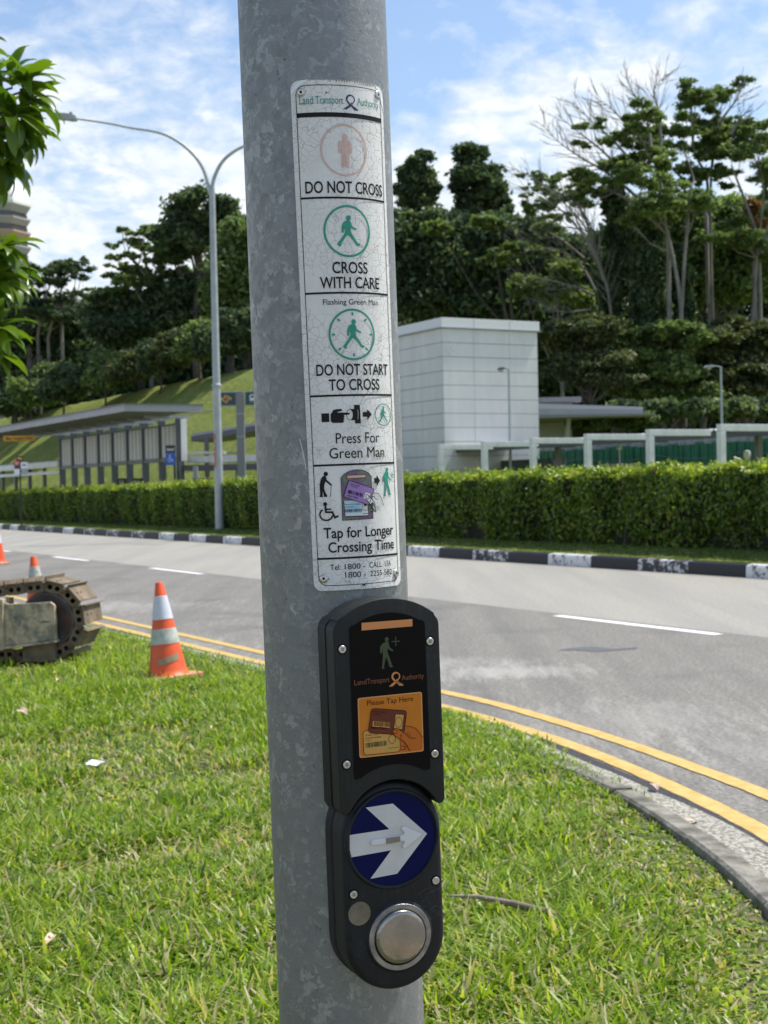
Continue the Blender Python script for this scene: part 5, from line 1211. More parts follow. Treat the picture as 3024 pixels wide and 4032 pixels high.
for A_ in (armL, armR):
    e = A_[-1]; d = (A_[-1] - A_[-4]).normalized(); sd_ = d.cross(Vector((0, 0, 1))).normalized(); up_ = sd_.cross(d)
    T = Matrix([[d.x, sd_.x, up_.x, e.x], [d.y, sd_.y, up_.y, e.y], [d.z, sd_.z, up_.z, e.z], [0, 0, 0, 1]])
    m = MB(); m.prism([(-.05, -.05), (.10, -.075), (.72, -.055), (.76, .0), (.66, .06), (.30, .10), (.06, .10), (-.05, .06)], -.15, .15, T=T); hd = m.build('lamp_head', M['lamp_steel'], lamp, bevel=.02)
    m = MB(); m.box((.28, -.12, -.085), (.70, .12, -.062), T=T); m.build('lens', M['cream'], hd, bevel=.01)
    m = MB(); m.lathe([(.05, .10), (.05, .16), (.03, .18), (0, .18)], 12, T=T @ Matrix.Translation((.14, 0, 0))); m.build('photocell', M['grey_steel'], hd)
def small_lamp(px, ytop, Y, label, head, arm_px, zb=.2):
    t = at(px, ytop, Y); o = empty('small_lamp_post', (t.x, t.y, zb), label, 'lamp post'); H_ = t.z - zb
    m = MB(); m.tube([(0, 0, 0), (0, 0, H_ * .5), (0, 0, H_)], [.062, .055, .042], 12); m.build('column', M['lamp_steel'], o, auto=60)
    m = MB(); m.tube([(0, 0, H_ - .03), (-.15, 0, H_ + .015), (-arm_px * .4, 0, H_ + .03)], .022, 8); m.build('arm', M[head], o)
    m = MB(); m.prism([(-arm_px * .35, .04 + H_), (-arm_px * .5, .075 + H_), (-arm_px * .9, .05 + H_), (-arm_px, H_ - .03), (-arm_px * .9, H_ - .05), (-arm_px * .4, H_ - .02)], -.11, .11); h = m.build('lamp_head', M[head], o, bevel=.012)
    m = MB(); m.lathe([(.10, -.03), (.085, -.10), (.04, -.13), (0, -.135)], 16, T=Matrix.Translation((-arm_px * .68, 0, H_))); m.build('lens', M['cream'], h, auto=60)
small_lamp(2003, 1452, 57.0, 'slim lamp post with dark head in front of the white panelled block', 'grey_steel', .46)
small_lamp(2838, 1443, 60.0, 'slim lamp post with pale head rising behind the steel frames at right', 'lamp_steel', .72)

# ------------------------------------------------------------------ steel goal frames
g0, g1 = Vector((8.4, 35.2, 0)), Vector((1.98, 48.0, 0)); step = (g1 - g0) / 5
gl = ['nearest steel frame, cut by the right edge of the photo', 'second steel frame from the right, its beam ending free', 'third steel frame from the right edge', 'steel frame just right of the white block corner', 'steel frame standing in front of the white block', 'farthest steel frame, seen just right of the signal pole', 'steel frame hidden behind the signal pole']
gT = lambda p: Matrix([[E_N.x, E_D.x, 0, p.x], [E_N.y, E_D.y, 0, p.y], [0, 0, 1, 0], [0, 0, 0, 1]])
for i in range(-1, 6):
    p = g0 + step * i
    if i == -1: lb_ = 'steel frame beyond the right edge'; continue
    ztop = 3.0
    o = empty('steel_frame', label=gl[i], cat='steel frame', group='galvanised frames behind the hedge', mw=gT(Vector((p.x, p.y, .15))))
    m = MB(); m.box((-.10, -.08, 0), (.075, .08, ztop - .15 - .176)); m.build('post', M['galv_far'], o, bevel=.012)
    m = MB(); m.box((-.10, -.08, ztop - .15 - .175), (2.05, .08, ztop - .15)); m.build('beam', M['galv_far'], o, bevel=.012)

# ------------------------------------------------------------------ long canopy with corrugated roof
def spt(s, t, z): return ST(s, t, z)
stM = lambda s, t, z=0: Matrix([[E_N.x, E_D.x, 0, ST(s, t).x], [E_N.y, E_D.y, 0, ST(s, t).y], [0, 0, 1, z], [0, 0, 0, 1]])   # local x across the road (away), y along it
can = empty('long_canopy', label='long low canopy with dark gutter and corrugated roof edge behind the steel frames', cat='canopy', mw=stM(31, 30))
def zc(t): return 2.62 + 0 * t
m = MB(); m.box((0, -4, 2.79), (.16, 27, 2.96)); m.build('gutter', M['navy_band'], can, bevel=.01)
m = MB(); n = 240; V = []
for i in range(n + 1):
    y = -4 + 31 * i / n; z = 3.02 + .045 * math.sin(i * PI * .78)
    V += [(-.06, y, z - .03), (2.6, y, z + .12)]
m.add(V, [(2 * i, 2 * i + 1, 2 * i + 3, 2 * i + 2) for i in range(n)]); m.add([(x, y, z + .03) for x, y, z in V], [(2 * i, 2 * i + 1, 2 * i + 3, 2 * i + 2) for i in range(n)])
m.add(V[::2] + [(x, y, z + .05) for x, y, z in V[::2]], [(i, i + 1, n + 2 + i, n + 1 + i) for i in range(n)]); m.build('corrugated_roof', M['roofsheet'], can)
for y in (-1.5, 3.8, 9.2, 14.6, 20, 25.4):
    m = MB(); m.box((1.6, y, 0), (1.78, y + .18, 2.98)); m.build('column', M['soffit'], can, bevel=.01)
    m = MB(); m.box((.16, y + .03, 2.84), (2.5, y + .15, 2.97)); m.build('bracket', M['grey_steel'], can)
# canopy at the side of the pole, left of the signal pole
# ------------------------------------------------------------------ hoarding
ho = empty('hoarding', label='green sheet hoarding below a strip of grey corrugated metal', cat='hoarding', mw=stM(36, 33))
for i in range(40):
    y = i * .48; sh_ = .03 * (i % 2) + random.uniform(-.012, .012)
    m = MB(); m.box((sh_, y + .01, .15), (sh_ + .05, y + .47, 2.85 + random.uniform(-.05, .05))); m.prism([(sh_ - .035, .15), (sh_, .15), (sh_, 2.8), (sh_ - .035, 2.8)], y + .18, y + .27); m.build('green_sheet', M['green_tarp'], ho)
for i in range(40):
    y = i * .48
    m = MB(); m.box((.09, y + .01, 2.75), (.12, y + .47, 3.14 + random.uniform(-.04, .04))); m.prism([(.06, 2.9), (.09, 2.9), (.09, 3.08), (.06, 3.08)], y + .1, y + .2); m.build('grey_sheet', M['grey_sheet'], ho)
pq = [ho.matrix_world.inverted() @ ST(35.85, 33 + y, 2.45 - .18 * math.sin(PI * ((y % 4.8) / 4.8)) ) for y in np.arange(0, 19.2, .6)]
m = MB(); m.tube(pq, .018, 5); m.build('cable', M['grey_steel'], ho)
# pale cabinet, camera post
p = at(2440, 1835, 52.0); cb = empty('utility_cabinet', (p.x, p.y, .15), 'pale grey utility cabinet with white antenna in front of the green hoarding', 'cabinet')
m = MB(); m.box((-.62, -.3, 0), (.62, .3, 1.92)); m.build('cabinet_body', M['cream'], cb, bevel=.02)
m = MB(); m.box((-.66, -.34, 1.92), (.66, .34, 1.98)); m.build('cabinet_lid', M['fascia'], cb, bevel=.01)
m = MB(); m.tube([(0, 0, 1.98), (0, 0, 2.62)], .02, 6); m.lathe([(.02, 2.45), (.09, 2.52), (.07, 2.68), (0, 2.74)], 10); m.build('antenna', M['wht'], cb, auto=50)
p = at(2938, 1830, 47.5); cb = empty('camera_post', (p.x, p.y, .15), 'grey post with white security camera before the green hoarding', 'camera')
m = MB(); m.box((-.09, -.09, 0), (.09, .09, 2.2)); m.build('post', M['soffit'], cb, bevel=.01)
m = MB(); m.lathe([(.0, .14), (.10, .12), (.115, .02), (.11, -.08), (.06, -.16), (0, -.18)], 16, T=Matrix.Translation((0, -.14, 2.14))); m.build('camera_dome', M['wht'], cb, auto=60)
m = MB(); m.tube([(-.1, 0, 1.95), (-.42, -.05, 2.06)], .03, 6); m.build('bracket', M['wht'], cb)
# glass screens
gs = empty('glass_screen', label='greenish glass screens under the long canopy', cat='glass screen', mw=stM(33.2, 45))
for i in range(4):
    m = MB(); m.box((0, i * 1.9, .2), (.03, i * 1.9 + 1.8, 2.45)); m.build('glass_pane', M['glass'], gs)
    m = MB(); m.box((-.03, i * 1.9 - .08, .15), (.06, i * 1.9 - .01, 2.55)); m.build('glass_post', M['grey_steel'], gs)

# ------------------------------------------------------------------ white panelled block
A_ = at(1740, 1250, 58.0); A0 = Vector((A_.x, A_.y, 0)); ztop = A_.z
bk = empty('white_block', label='tall white panelled lift block with flat roof beside the signal pole', cat='building', mw=Matrix([[E_N.x, E_D.x, 0, A0.x], [E_N.y, E_D.y, 0, A0.y], [0, 0, 1, 0], [0, 0, 0, 1]]))
WX, WY = 4.72, 8.4
m = MB(); m.box((.05, .05, 0), (WX - .05, WY - .05, ztop - .12)); m.build('wall_core', M['panel_joint'], bk)
ph_ = 55.5 / 5591 * 58.3; rows = 13; ztp = ztop - .43
for r in range(rows):
    z1 = ztp - ph_ * r - .010; z0 = max(.1, ztp - ph_ * (r + 1) + .010)
    if z1 < .15: break
    for a, b in ((0, 1.50), (1.50, 3.28), (3.28, WX)):
        m = MB(); m.box((a + .006, -.004 + .0, z0), (b - .006, .047, z1)); o = m.build('wall_panel', M['panel_white'], bk, bevel=.006)
    for k in range(5):
        a, b = .05 + k * 1.67, .05 + (k + 1) * 1.67
        m = MB(); m.box((-.004, a + .006, z0), (.047, b - .006, z1)); m.build('wall_panel', M['panel_white'], bk, bevel=.006)
m = MB(); m.box((-.06, -.06, ztop - .38), (WX + .08, WY + .06, ztop)); m.build('parapet', M['cornice'], bk, bevel=.01)
m = MB(); m.box((-.11, -.11, ztop - .43), (WX + .14, WY + .1, ztop - .385)); m.build('drip_edge', M['fascia'], bk)
for x in (1.50, 3.28):
    m = MB(); m.box((x - .008, -.0635, ztop - .37), (x + .008, -.0605, ztop - .02)); m.build('parapet_joint', M['soffit'], bk)
for q in (0, 1):
    m = MB(); pts = [Vector((.30 + .14 * q + .13 * math.cos(a), -.012, ztop - 1.30 - .09 * q + .11 * math.sin(a))) for a in np.linspace(.4, 5.2, 14)]; m.tube(pts, .020, 6); m.build('faded_emblem', M['wht'], bk)

# ------------------------------------------------------------------ wide flat roofed shelter right of the block
Yc = 76.0
cn = empty('station_canopy', label='wide flat grey canopy with slanting struts behind the white block', cat='canopy', mw=Matrix.Translation((at(2110, 1800, Yc).x, Yc, 0)))
o_ = Vector((cn.matrix_world.translation.x, Yc, 0))
pa, pb = at(2100, 1588, Yc) - o_, at(2532, 1602, Yc) - o_
pc_, pd = at(2100, 1641, Yc) - o_, at(2532, 1632, Yc) - o_
m = MB(); m.add([pa, pb, pd, pc_] + [v + Vector((1.5, 9, .25)) for v in (pa, pb, pd, pc_)], [(0, 1, 2, 3), (7, 6, 5, 4), (0, 4, 5, 1), (1, 5, 6, 2), (2, 6, 7, 3), (3, 7, 4, 0)]); m.build('roof_top', MAT('pale_roof', (.42, .41, .44), rough=.5), cn)
q = [at(2100, 1610, Yc - .2) - o_, at(2532, 1612, Yc - .2) - o_, at(2532, 1633, Yc - .2) - o_, at(2100, 1640, Yc - .2) - o_]
m = MB(); m.add(q + [v + Vector((0, .18, 0)) for v in q], [(0, 1, 2, 3), (7, 6, 5, 4), (0, 4, 5, 1), (1, 5, 6, 2), (2, 6, 7, 3), (3, 7, 4, 0)]); m.build('fascia', M['fascia'], cn)
q = [at(2100, 1634, Yc - .3) - o_, at(2580, 1628, Yc - .3) - o_, at(2582, 1634, Yc - .3) - o_, at(2100, 1646, Yc - .3) - o_]
m = MB(); m.add(q + [v + Vector((0, 8, 0)) for v in q], [(0, 1, 2, 3), (7, 6, 5, 4), (0, 4, 5, 1), (1, 5, 6, 2), (2, 6, 7, 3), (3, 7, 4, 0)]); m.build('soffit', M['soffit'], cn)
m = MB(); zz = (at(2100, 1646, Yc) - o_).z; m.box((-1.5, 7.5, .2), (4.6, 7.7, zz + .0)); m.build('shade_wall', M['canopy_shade'], cn)  # added dark wall, its colour imitates the shade beneath the roof
for x0 in (1.45, -.6):
    m = MB(); m.tube([(x0, 1.5, .2), (x0 + .55, 1.5, zz)], .13, 8); m.build('strut', M['fascia'], cn)
m = MB(); m.box((-1.5, 4, 2.45), (2.6, 4.2, 2.62)); m.build('crossbeam', M['soffit'], cn)
p0 = at(2105, 1566, 82.0); up2 = empty('upper_roof', (p0.x, 82.0, 0), 'small upper grey roof stepping above the wide flat canopy', 'roof')
m = MB(); m.box((-1, 0, p0.z - .28), (2.7, 4, p0.z)); m.build('roof_slab', M['soffit'], up2, bevel=.03)
m = MB(); m.box((-.8, .5, 4), (2.2, 3.5, p0.z - .28)); m.build('wall', M['fascia'], up2)

# ------------------------------------------------------------------ drop off shelter on the left
sh = empty('drop_off_shelter', label='long drop off shelter with flat grey roof and louvred back wall', cat='shelter', mw=stM(21.8, 56.5))
# local: x across (away), y along the road; wall plane x=0, y 0..17.1
ZR = 4.66; BL = 17.12 / 8
m = MB(); m.box((-3.6, -3.4, ZR), (-.50, 26, ZR + .09)); m.build('roof', M['soffit'], sh, bevel=.01)
m = MB(); m.box((-3.68, -3.48, ZR - .06), (-3.60, 26, ZR + .20)); m.build('fascia', M['fascia'], sh)
m = MB(); m.box((-3.68, -3.56, ZR - .06), (-.45, -3.48, ZR + .20)); m.build('fascia', M['fascia'], sh)
m = MB(); m.box((-3.75, -3.62, ZR + .20), (-.42, 26, ZR + .24)); m.build('roof_flashing', M['grey_steel'], sh)
for k in range(22):
    m = MB(); m.box((-3.55, -3.2 + k * 1.3, ZR - .03), (.4, -3.17 + k * 1.3, ZR - .001)); m.build('ceiling_rib', M['grey_steel'], sh)
zr0, zr1, zw0, zw1 = 2.72, 2.90, 2.92, 4.26
for i in range(9):
    y = i * BL
    m = MB(); m.box((-.24, y - .05, .15), (-.22, y + .05, zw1 + .35)); m.box((-.22, y - .012, .15), (.06, y + .012, zw1 + .35)); m.box((.06, y - .05, .15), (.08, y + .05, zw1 + .35)); m.build('post', M['grey_steel'], sh)
    m = MB(); m.box((-1.6, y - .05, ZR - .14), (.4, y + .05, ZR - .032)); m.build('roof_arm', M['fascia'], sh)
    if i == 8: continue
    m = MB(); m.box((-.20, y + .075, zr0), (-.05, y + BL - .075, zr1)); m.build('rail', M['grey_steel'], sh)
    m = MB(); m.box((-.18, y + .075, zw1), (-.08, y + BL - .075, zw1 + .07)); m.build('top_rail', M['grey_steel'], sh)
    for k in range(4):
        a = y + .10 + k * (BL - .2) / 4
        m = MB(); m.box((-.13, a + .02, zw0), (-.10, a + (BL - .2) / 4 - .055, zw1 - .002)); m.build('louvre', M['louvre'], sh)
        m = MB(); m.box((-.135, a + (BL - .2) / 4 - .05, zw0), (-.08, a + (BL - .2) / 4 + .015, zw1 - .002)); m.build('mullion', M['soffit'], sh)
m = MB(); m.box((-.14, -.35, zr0), (.12, -.30, zw1 + .22)); m.build('end_panel', M['wht'], sh, bevel=.01)
m = MB(); m.box((-.24, -.36, .15), (-.10, -.28, zr0 - .01)); m.build('end_post', M['grey_steel'], sh)
# hanging height sign
p = ST(18.1, 68.4, 4.16); hs = empty('height_limit_sign', (p.x, p.y, p.z), 'amber height limit board hanging under the left shelter roof', 'sign')
m = MB(); m.box((-.76, -.02, -.13), (.76, .02, .13)); m.build('board', M['sign_yel'], hs, bevel=.005)
f = Flat(); f.text('Max Height 4.0m', -640, 640, -75, 150, .01); f.build('lettering', M['ink'], hs, w=.0205)
for x in (-.6, .6):
    m = MB(); m.tube([(x, 0, .13), (x, 0, .50)], .008, 5); m.build('chain', M['grey_steel'], hs)
# posts of low linkway further left
lw = empty('left_linkway', label='low covered linkway with white fascia continuing left of the shelter', cat='covered walkway', mw=stM(21.8, 73.7))
m = MB(); m.box((-.25, .2, 2.86), (.1, 22, 3.18)); m.build('fascia', M['galv_far'], lw, bevel=.01)
m = MB(); m.box((-.20, .2, 2.50), (-.1, 22, 2.66)); m.build('lower_rail', M['galv_far'], lw)
m = MB(); m.box((-.2, .2, 3.18), (2.2, 22, 3.24)); m.build('roof', M['soffit'], lw)
for i in range(6):
    m = MB(); m.box((-.18, 3.2 + i * 3.0, .1), (.0, 3.42 + i * 3.0, 2.86)); m.build('post', M['grey_steel'], lw)
# walkways right of the shelter
rw = empty('rising_linkway', label='dark roofed linkway rising to the right behind the street lamp', cat='covered walkway')
def beam_px(name, a, b, Ya, Yb, h, dep, mat, par):
    p, q = at(a[0], a[1], Ya), at(b[0], b[1], Yb); m = MB()
    V = [p, q, q + Vector((0, 0, -h)), p + Vector((0, 0, -h))]; V += [v + Vector((dep * .3, dep, 0)) for v in V]
    m.add(V, [(0, 1, 2, 3), (7, 6, 5, 4), (0, 4, 5, 1), (1, 5, 6, 2), (2, 6, 7, 3), (3, 7, 4, 0)]); return m.build(name, mat, par)
beam_px('fascia', (755, 1708), (1120, 1645), 68, 60, .16, 3.0, M['fascia'], rw)
beam_px('gutter', (752, 1719), (1118, 1656), 67.9, 59.9, .24, 2.9, M['navy_band'], rw)
for px in (812, 945, 1080):
    p = at(px, 1730, 66); m = MB(); m.box((p.x - .1, 66, .2), (p.x + .1, 66.2, p.z)); m.build('post', M['grey_steel'], rw)
rw2 = empty('low_linkway', label='low walkway roof with bright white metal edge behind the street lamp', cat='covered walkway')
beam_px('white_edge', (735, 1797), (1110, 1788), 60, 55, .27, 1.5, M['galv_far'], rw2)
beam_px('upper_edge', (742, 1777), (880, 1777), 64, 63, .12, 1.5, M['galv_far'], rw2)
beam_px('dark_beam', (700, 1832), (1110, 1822), 59.8, 54.8, .24, 1.4, M['navy_band'], rw2)
for px in (768, 935, 1060):
    p = at(px, 1835, 58); m = MB(); m.box((p.x - .09, 58, .2), (p.x + .09, 58.2, p.z)); m.build('post', M['fascia'], rw2)
# bollard like meter boxes seen under the shelter
for px, Y, lb_ in ((480, 62, 'low dark bin under the shelter, left one'), (545, 61, 'low dark bin under the shelter, middle one'), (805, 57, 'wide low dark bench box right of the shelter end')):
    p = at(px, 1888, Y); o = empty('dark_bin', (p.x, p.y, .2), lb_, 'bin'); wd = .2 if px < 700 else .42; h_ = p.z - .2 + .05
    m = MB(); m.box((-wd, -.2, .05), (wd, .2, h_)); m.build('body', M['sign_blk'], o, bevel=.02); m = MB(); m.box((-wd * .55, -.205, h_ - .22), (wd * .55, -.2005, h_ - .08)); m.build('opening', M['soffit'], o)

# ------------------------------------------------------------------ station name pylon
Yp = 48.0; p = at(952, 1880, Yp); py_ = empty('station_pylon', (p.x, Yp, .2), 'grey pylon with orange ribbon logo on dark teal station sign', 'sign')
zt = at(952, 1541, Yp).z - .2; zs = at(900, 1600, Yp).z - .2
m = MB(); m.box((-.135, -.1, 0), (.135, .1, zt)); m.build('column', M['soffit'], py_, bevel=.03)
for z_ in (zs - .28, zs - 1.05): m = MB(); m.box((-.14, -.105, z_), (.14, .105, z_ + .035)); m.build('column_joint', M['fascia'], py_)
for sgn, nm in ((-1, 'l'), (1, 'r')):
    x0, x1 = (-.80, -.14) if sgn < 0 else (.17, .95)
    m = MB(); m.box((x0, -.06, zs), (x1, .06, zt)); b_ = m.build('sign_box', M['fascia'], py_, bevel=.006)
    m = MB(); m.box((x0 + .02, -.064, zs + .035), (x1 - .01, -.0605, zt - .035)); m.build('sign_face', M['dk_sign'], b_)
zm = (zs + zt) / 2 * 1000
f = Flat(); cx_ = -465
def rib(dx, dy, k=1.0, w_=34):
    f.line([(cx_ + dx - 150 * k, zm + dy + 10), (cx_ + dx - 105 * k, zm + dy + 62), (cx_ + dx - 55 * k, zm + dy + 78), (cx_ + dx + 10 * k, zm + dy + 50), (cx_ + dx + 75 * k, zm + dy - 5), (cx_ + dx + 105 * k, zm + dy - 10)], w_)
f.line([(cx_ - 105, zm - 20), (cx_ - 60, zm + 50), (cx_ - 20, zm + 118), (cx_ + 50, zm + 85), (cx_ + 120, zm + 45), (cx_ + 168, zm + 30), (cx_ + 140, zm - 40)], 36)
f.line([(cx_ + 105, zm + 20), (cx_ + 60, zm - 50), (cx_ + 20, zm - 118), (cx_ - 50, zm - 85), (cx_ - 120, zm - 35), (cx_ - 168, zm - 10), (cx_ - 140, zm + 45)], 36)
f.line([(cx_ - 50, zm + 58), (cx_ + 20, zm + 10), (cx_ + 80, zm - 60)], 28); f.build('ribbon_logo', M['logo_or'], py_, w=.0665)
f = Flat(); f.ring(420, zm + 60, 95, 80, 34, 30); f.rect(330, zm - 70, 510, zm - 20); f.text('mrt', 330, 520, zm - 130, 40); f.build('train_symbol', M['wht'], py_, w=.0665)
# drop off sign near the shelter
p = at(674, 1900, 50.0); ps = empty('taxi_stand_sign', (p.x, 50.0, .2), 'black sign above a blue wheelchair sign in front of the shelter', 'sign')
zt = at(674, 1753, 50).z - .2; zm_ = at(674, 1784, 50).z - .2; zb_ = at(674, 1832, 50).z - .2
m = MB(); m.box((.10, -.03, 0), (.17, .03, zt - .02)); m.build('pole', M['sign_blk'], ps)
m = MB(); m.box((-.17, -.05, zm_), (.17, -.031, zt)); m.build('black_plate', M['sign_blk'], ps)
m = MB(); m.box((-.16, -.05, zb_), (.16, -.031, zm_ - .006)); m.build('blue_plate', M['sign_blue'], ps)
f = Flat(); f.text('taxi', -130, 125, (zm_ + (zt - zm_) * .32) * 1000, 95, .02); f.build('lettering', M['wht'], ps, w=.0505)
zc_ = (zb_ + zm_) * 500; f = Flat(); f.disc(-20, zc_ + 120, 22); f.line([(-20, zc_ + 95), (-12, zc_ + 10), (50, zc_ + 5), (75, zc_ - 70), (105, zc_ - 55)], 20); f.line([(-20 + 62 * math.cos(a), zc_ - 25 + 60 * math.sin(a)) for a in np.linspace(2.1, 6.0, 12)], 16); f.build('wheelchair_symbol', M['wht'], ps, w=.0505)
# bus stop style sign cluster at far left
Yb = 55.0; p = at(81, 1930, Yb); bs = empty('direction_sign_cluster', (p.x, Yb, .2), 'thin pole with small orange, red and white signs at far left', 'sign')
zz_ = lambda y: at(81, y, Yb).z - .2; xx_ = lambda x: at(x, 1850, Yb).x - p.x
m = MB(); m.box((-.025, -.02, 0), (.025, .02, zz_(1800))); m.build('pole', M['sign_blk'], bs)
for nm, x0, x1, y0, y1, mt in (('logo_plate', 66, 93, 1796, 1815, 'sign_blk'), ('red_plate', 56, 79, 1815, 1832, 'sign_red'), ('green_plate', 58, 79, 1832, 1846, 'dk_sign'), ('white_plate', 57, 78, 1847, 1866, 'wht'), ('pale_plate', 84, 109, 1820, 1844, 'wht'), ('grey_plate', 86, 108, 1845, 1868, 'fascia')):
    m = MB(); m.box((xx_(x0), -.05, zz_(y1)), (xx_(x1), -.03, zz_(y0))); m.build(nm, M[mt], bs)
f = Flat(); f.line([(xx_(70) * 1000, zz_(1806) * 1000), (xx_(78) * 1000, zz_(1802) * 1000), (xx_(82) * 1000, zz_(1808) * 1000), (xx_(90) * 1000, zz_(1804) * 1000)], 55); f.build('ribbon_logo', M['logo_or'], bs, w=.0505)
f = Flat(); f.text('21', xx_(61) * 1000, xx_(74) * 1000, zz_(1828) * 1000, 90, .02); f.build('lettering', M['wht'], bs, w=.0505)
f = Flat(); f.rect(xx_(89) * 1000, zz_(1834) * 1000, xx_(104) * 1000, zz_(1829) * 1000); f.build('lettering', M['dk_sign'], bs, w=.0505)

# ------------------------------------------------------------------ octagonal tower far off
Yt = 400.0; tcx = at(-20, 900, Yt).x; R8 = 8.95
tw = empty('octagonal_tower', (tcx, Yt, 0), 'distant octagonal tower with pale domed top and projecting ledges', 'tower')
a0 = math.radians(-46)
def octa(R_, z): return [Vector((R_ * math.cos(a0 + k * PI / 4), R_ * math.sin(a0 + k * PI / 4), z)) for k in range(8)]
def octring(m, prof):
    b = len(m.v); n = 8
    for R_, z in prof: m.v += [tuple(v) for v in octa(R_, z)]
    for i in range(len(prof) - 1):
        for k in range(n): m.f.append((b + i * n + k, b + i * n + (k + 1) % n, b + (i + 1) * n + (k + 1) % n, b + (i + 1) * n + k))
    m.f.append(tuple(b + k for k in range(n))[::-1]); m.f.append(tuple(b + (len(prof) - 1) * n + k for k in range(n)))
zy = lambda y: at(41, y, Yt).z
m = MB(); octring(m, [(R8, 0), (R8, zy(822))]); m.build('shaft', M['tower_wall'], tw)
lev = [822, 872, 925, 981, 1036, 1092, 1148, 1204]
for i, y in enumerate(lev):
    z = zy(y); m = MB(); octring(m, [(R8 + .05, z - 1.7), (R8 * 1.13, z - .15), (R8 * 1.13, z + .35), (R8 + .05, z + .5)]); m.build('ledge', M['tower_pink'] if i == 2 else M['tower_slab'], tw)
for i in range(len(lev) - 1):
    z1, z0 = zy(lev[i]) - 1.9, zy(lev[i + 1]) + .8
    for k in range(8):
        p, q = octa(R8 + .03, 0)[k], octa(R8 + .03, 0)[(k + 1) % 8]
        if k in (6, 7):
            m = MB(); a, b = p.lerp(q, .06), p.lerp(q, .94); m.add([(a.x, a.y, z0), (b.x, b.y, z0), (b.x, b.y, z1), (a.x, a.y, z1)], [(0, 1, 2, 3)]); m.build('glazing', M['tower_glass'], tw)
        else:
            for j in range(9):
                a = p.lerp(q, .08 + .1 * j); d = (q - p).normalized(); nn = Vector((d.y, -d.x, 0)); m = MB(); m.add([a, a + d * .35, a + d * .35 + nn * .25, a + nn * .25], []); V = [a, a + d * .35, a + d * .35 + nn * .25, a + nn * .25]
                m = MB(); m.add([(v.x, v.y, z0) for v in V] + [(v.x, v.y, z1) for v in V], [(0, 1, 5, 4), (1, 2, 6, 5), (2, 3, 7, 6), (3, 0, 4, 7), (4, 5, 6, 7)]); m.build('fin', M['tower_wall'], tw)
zd = zy(820); m = MB(); octring(m, [(R8 * 1.03, zd - .5), (R8 * 1.16, zd + .2), (R8 * 1.16, zd + 1.0)] + [(R8 * 1.14 * math.sqrt(max(.02, 1 - (h / 8.2) ** 2)), zd + 1.0 + h) for h in (0, 1.5, 3, 4.5, 5.8, 6.8, 7.5, 8.0)]); m.build('dome', M['tower_dome'], tw)
# ------------------------------------------------------------------ trees on the hillside
def leaf_cloud(name, blobs, n, size, mat, parent, org, up=.6, flat=.55, sub=.56, subn=14, shell=.30, bias=.25, asp=.5, hang=None):
    """blobs: (x,y,z,rx,ry,rz); leaves gather in small clumps set through each blob's volume"""
    B = np.array(blobs, dtype=float); wgt = (B[:, 3] * B[:, 5]); wgt = wgt / wgt.sum()
    SCn, SR_, SZ = [], [], []; sw = []
    for b, wg in zip(B, wgt):
        k = max(4, int(subn * (1 + b[3] * b[5] * .22)))
        d = rng.normal(0, 1, (k, 3)); d /= np.linalg.norm(d, axis=1)[:, None]; d[:, 2] = d[:, 2] * .9 + bias
        r = rng.uniform(shell, 1, k) ** .6
        c = b[:3] + d * r[:, None] * b[3:6] * .86; SCn.append(c)
        m_ = min(b[3], b[5] * 1.4); sr = m_ * sub * rng.uniform(.6, 1.35, k); SR_.append(sr); SZ.append(sr * flat); sw.append(sr ** 2 / (sr ** 2).sum() * wg)
    SCn = np.concatenate(SCn); SR_ = np.concatenate(SR_); SZ = np.concatenate(SZ); sw = np.concatenate(sw)
    size *= 1.16; n = int(n * 1.12); i = rng.choice(len(SCn), n, p=sw / sw.sum())
    d = rng.normal(0, 1, (n, 3)); d /= np.linalg.norm(d, axis=1)[:, None]; rr = np.where(rng.uniform(0, 1, n) < .14, rng.uniform(1, 1.55, n), rng.uniform(.25, 1.05, n))[:, None]
    C_ = SCn[i] + d * rr * np.stack([SR_[i], SR_[i], SZ[i]], 1); tone = rng.normal(0, .16, len(SCn))[i]
    rv = np.clip(.42 + tone + rng.normal(0, .2, n), 0, 1)
    o = rhomb_leaves(name, C_ - np.array(org), size, size * asp, (0, 0, up), mat, parent, rv, fold=.2, down=hang); return SCn
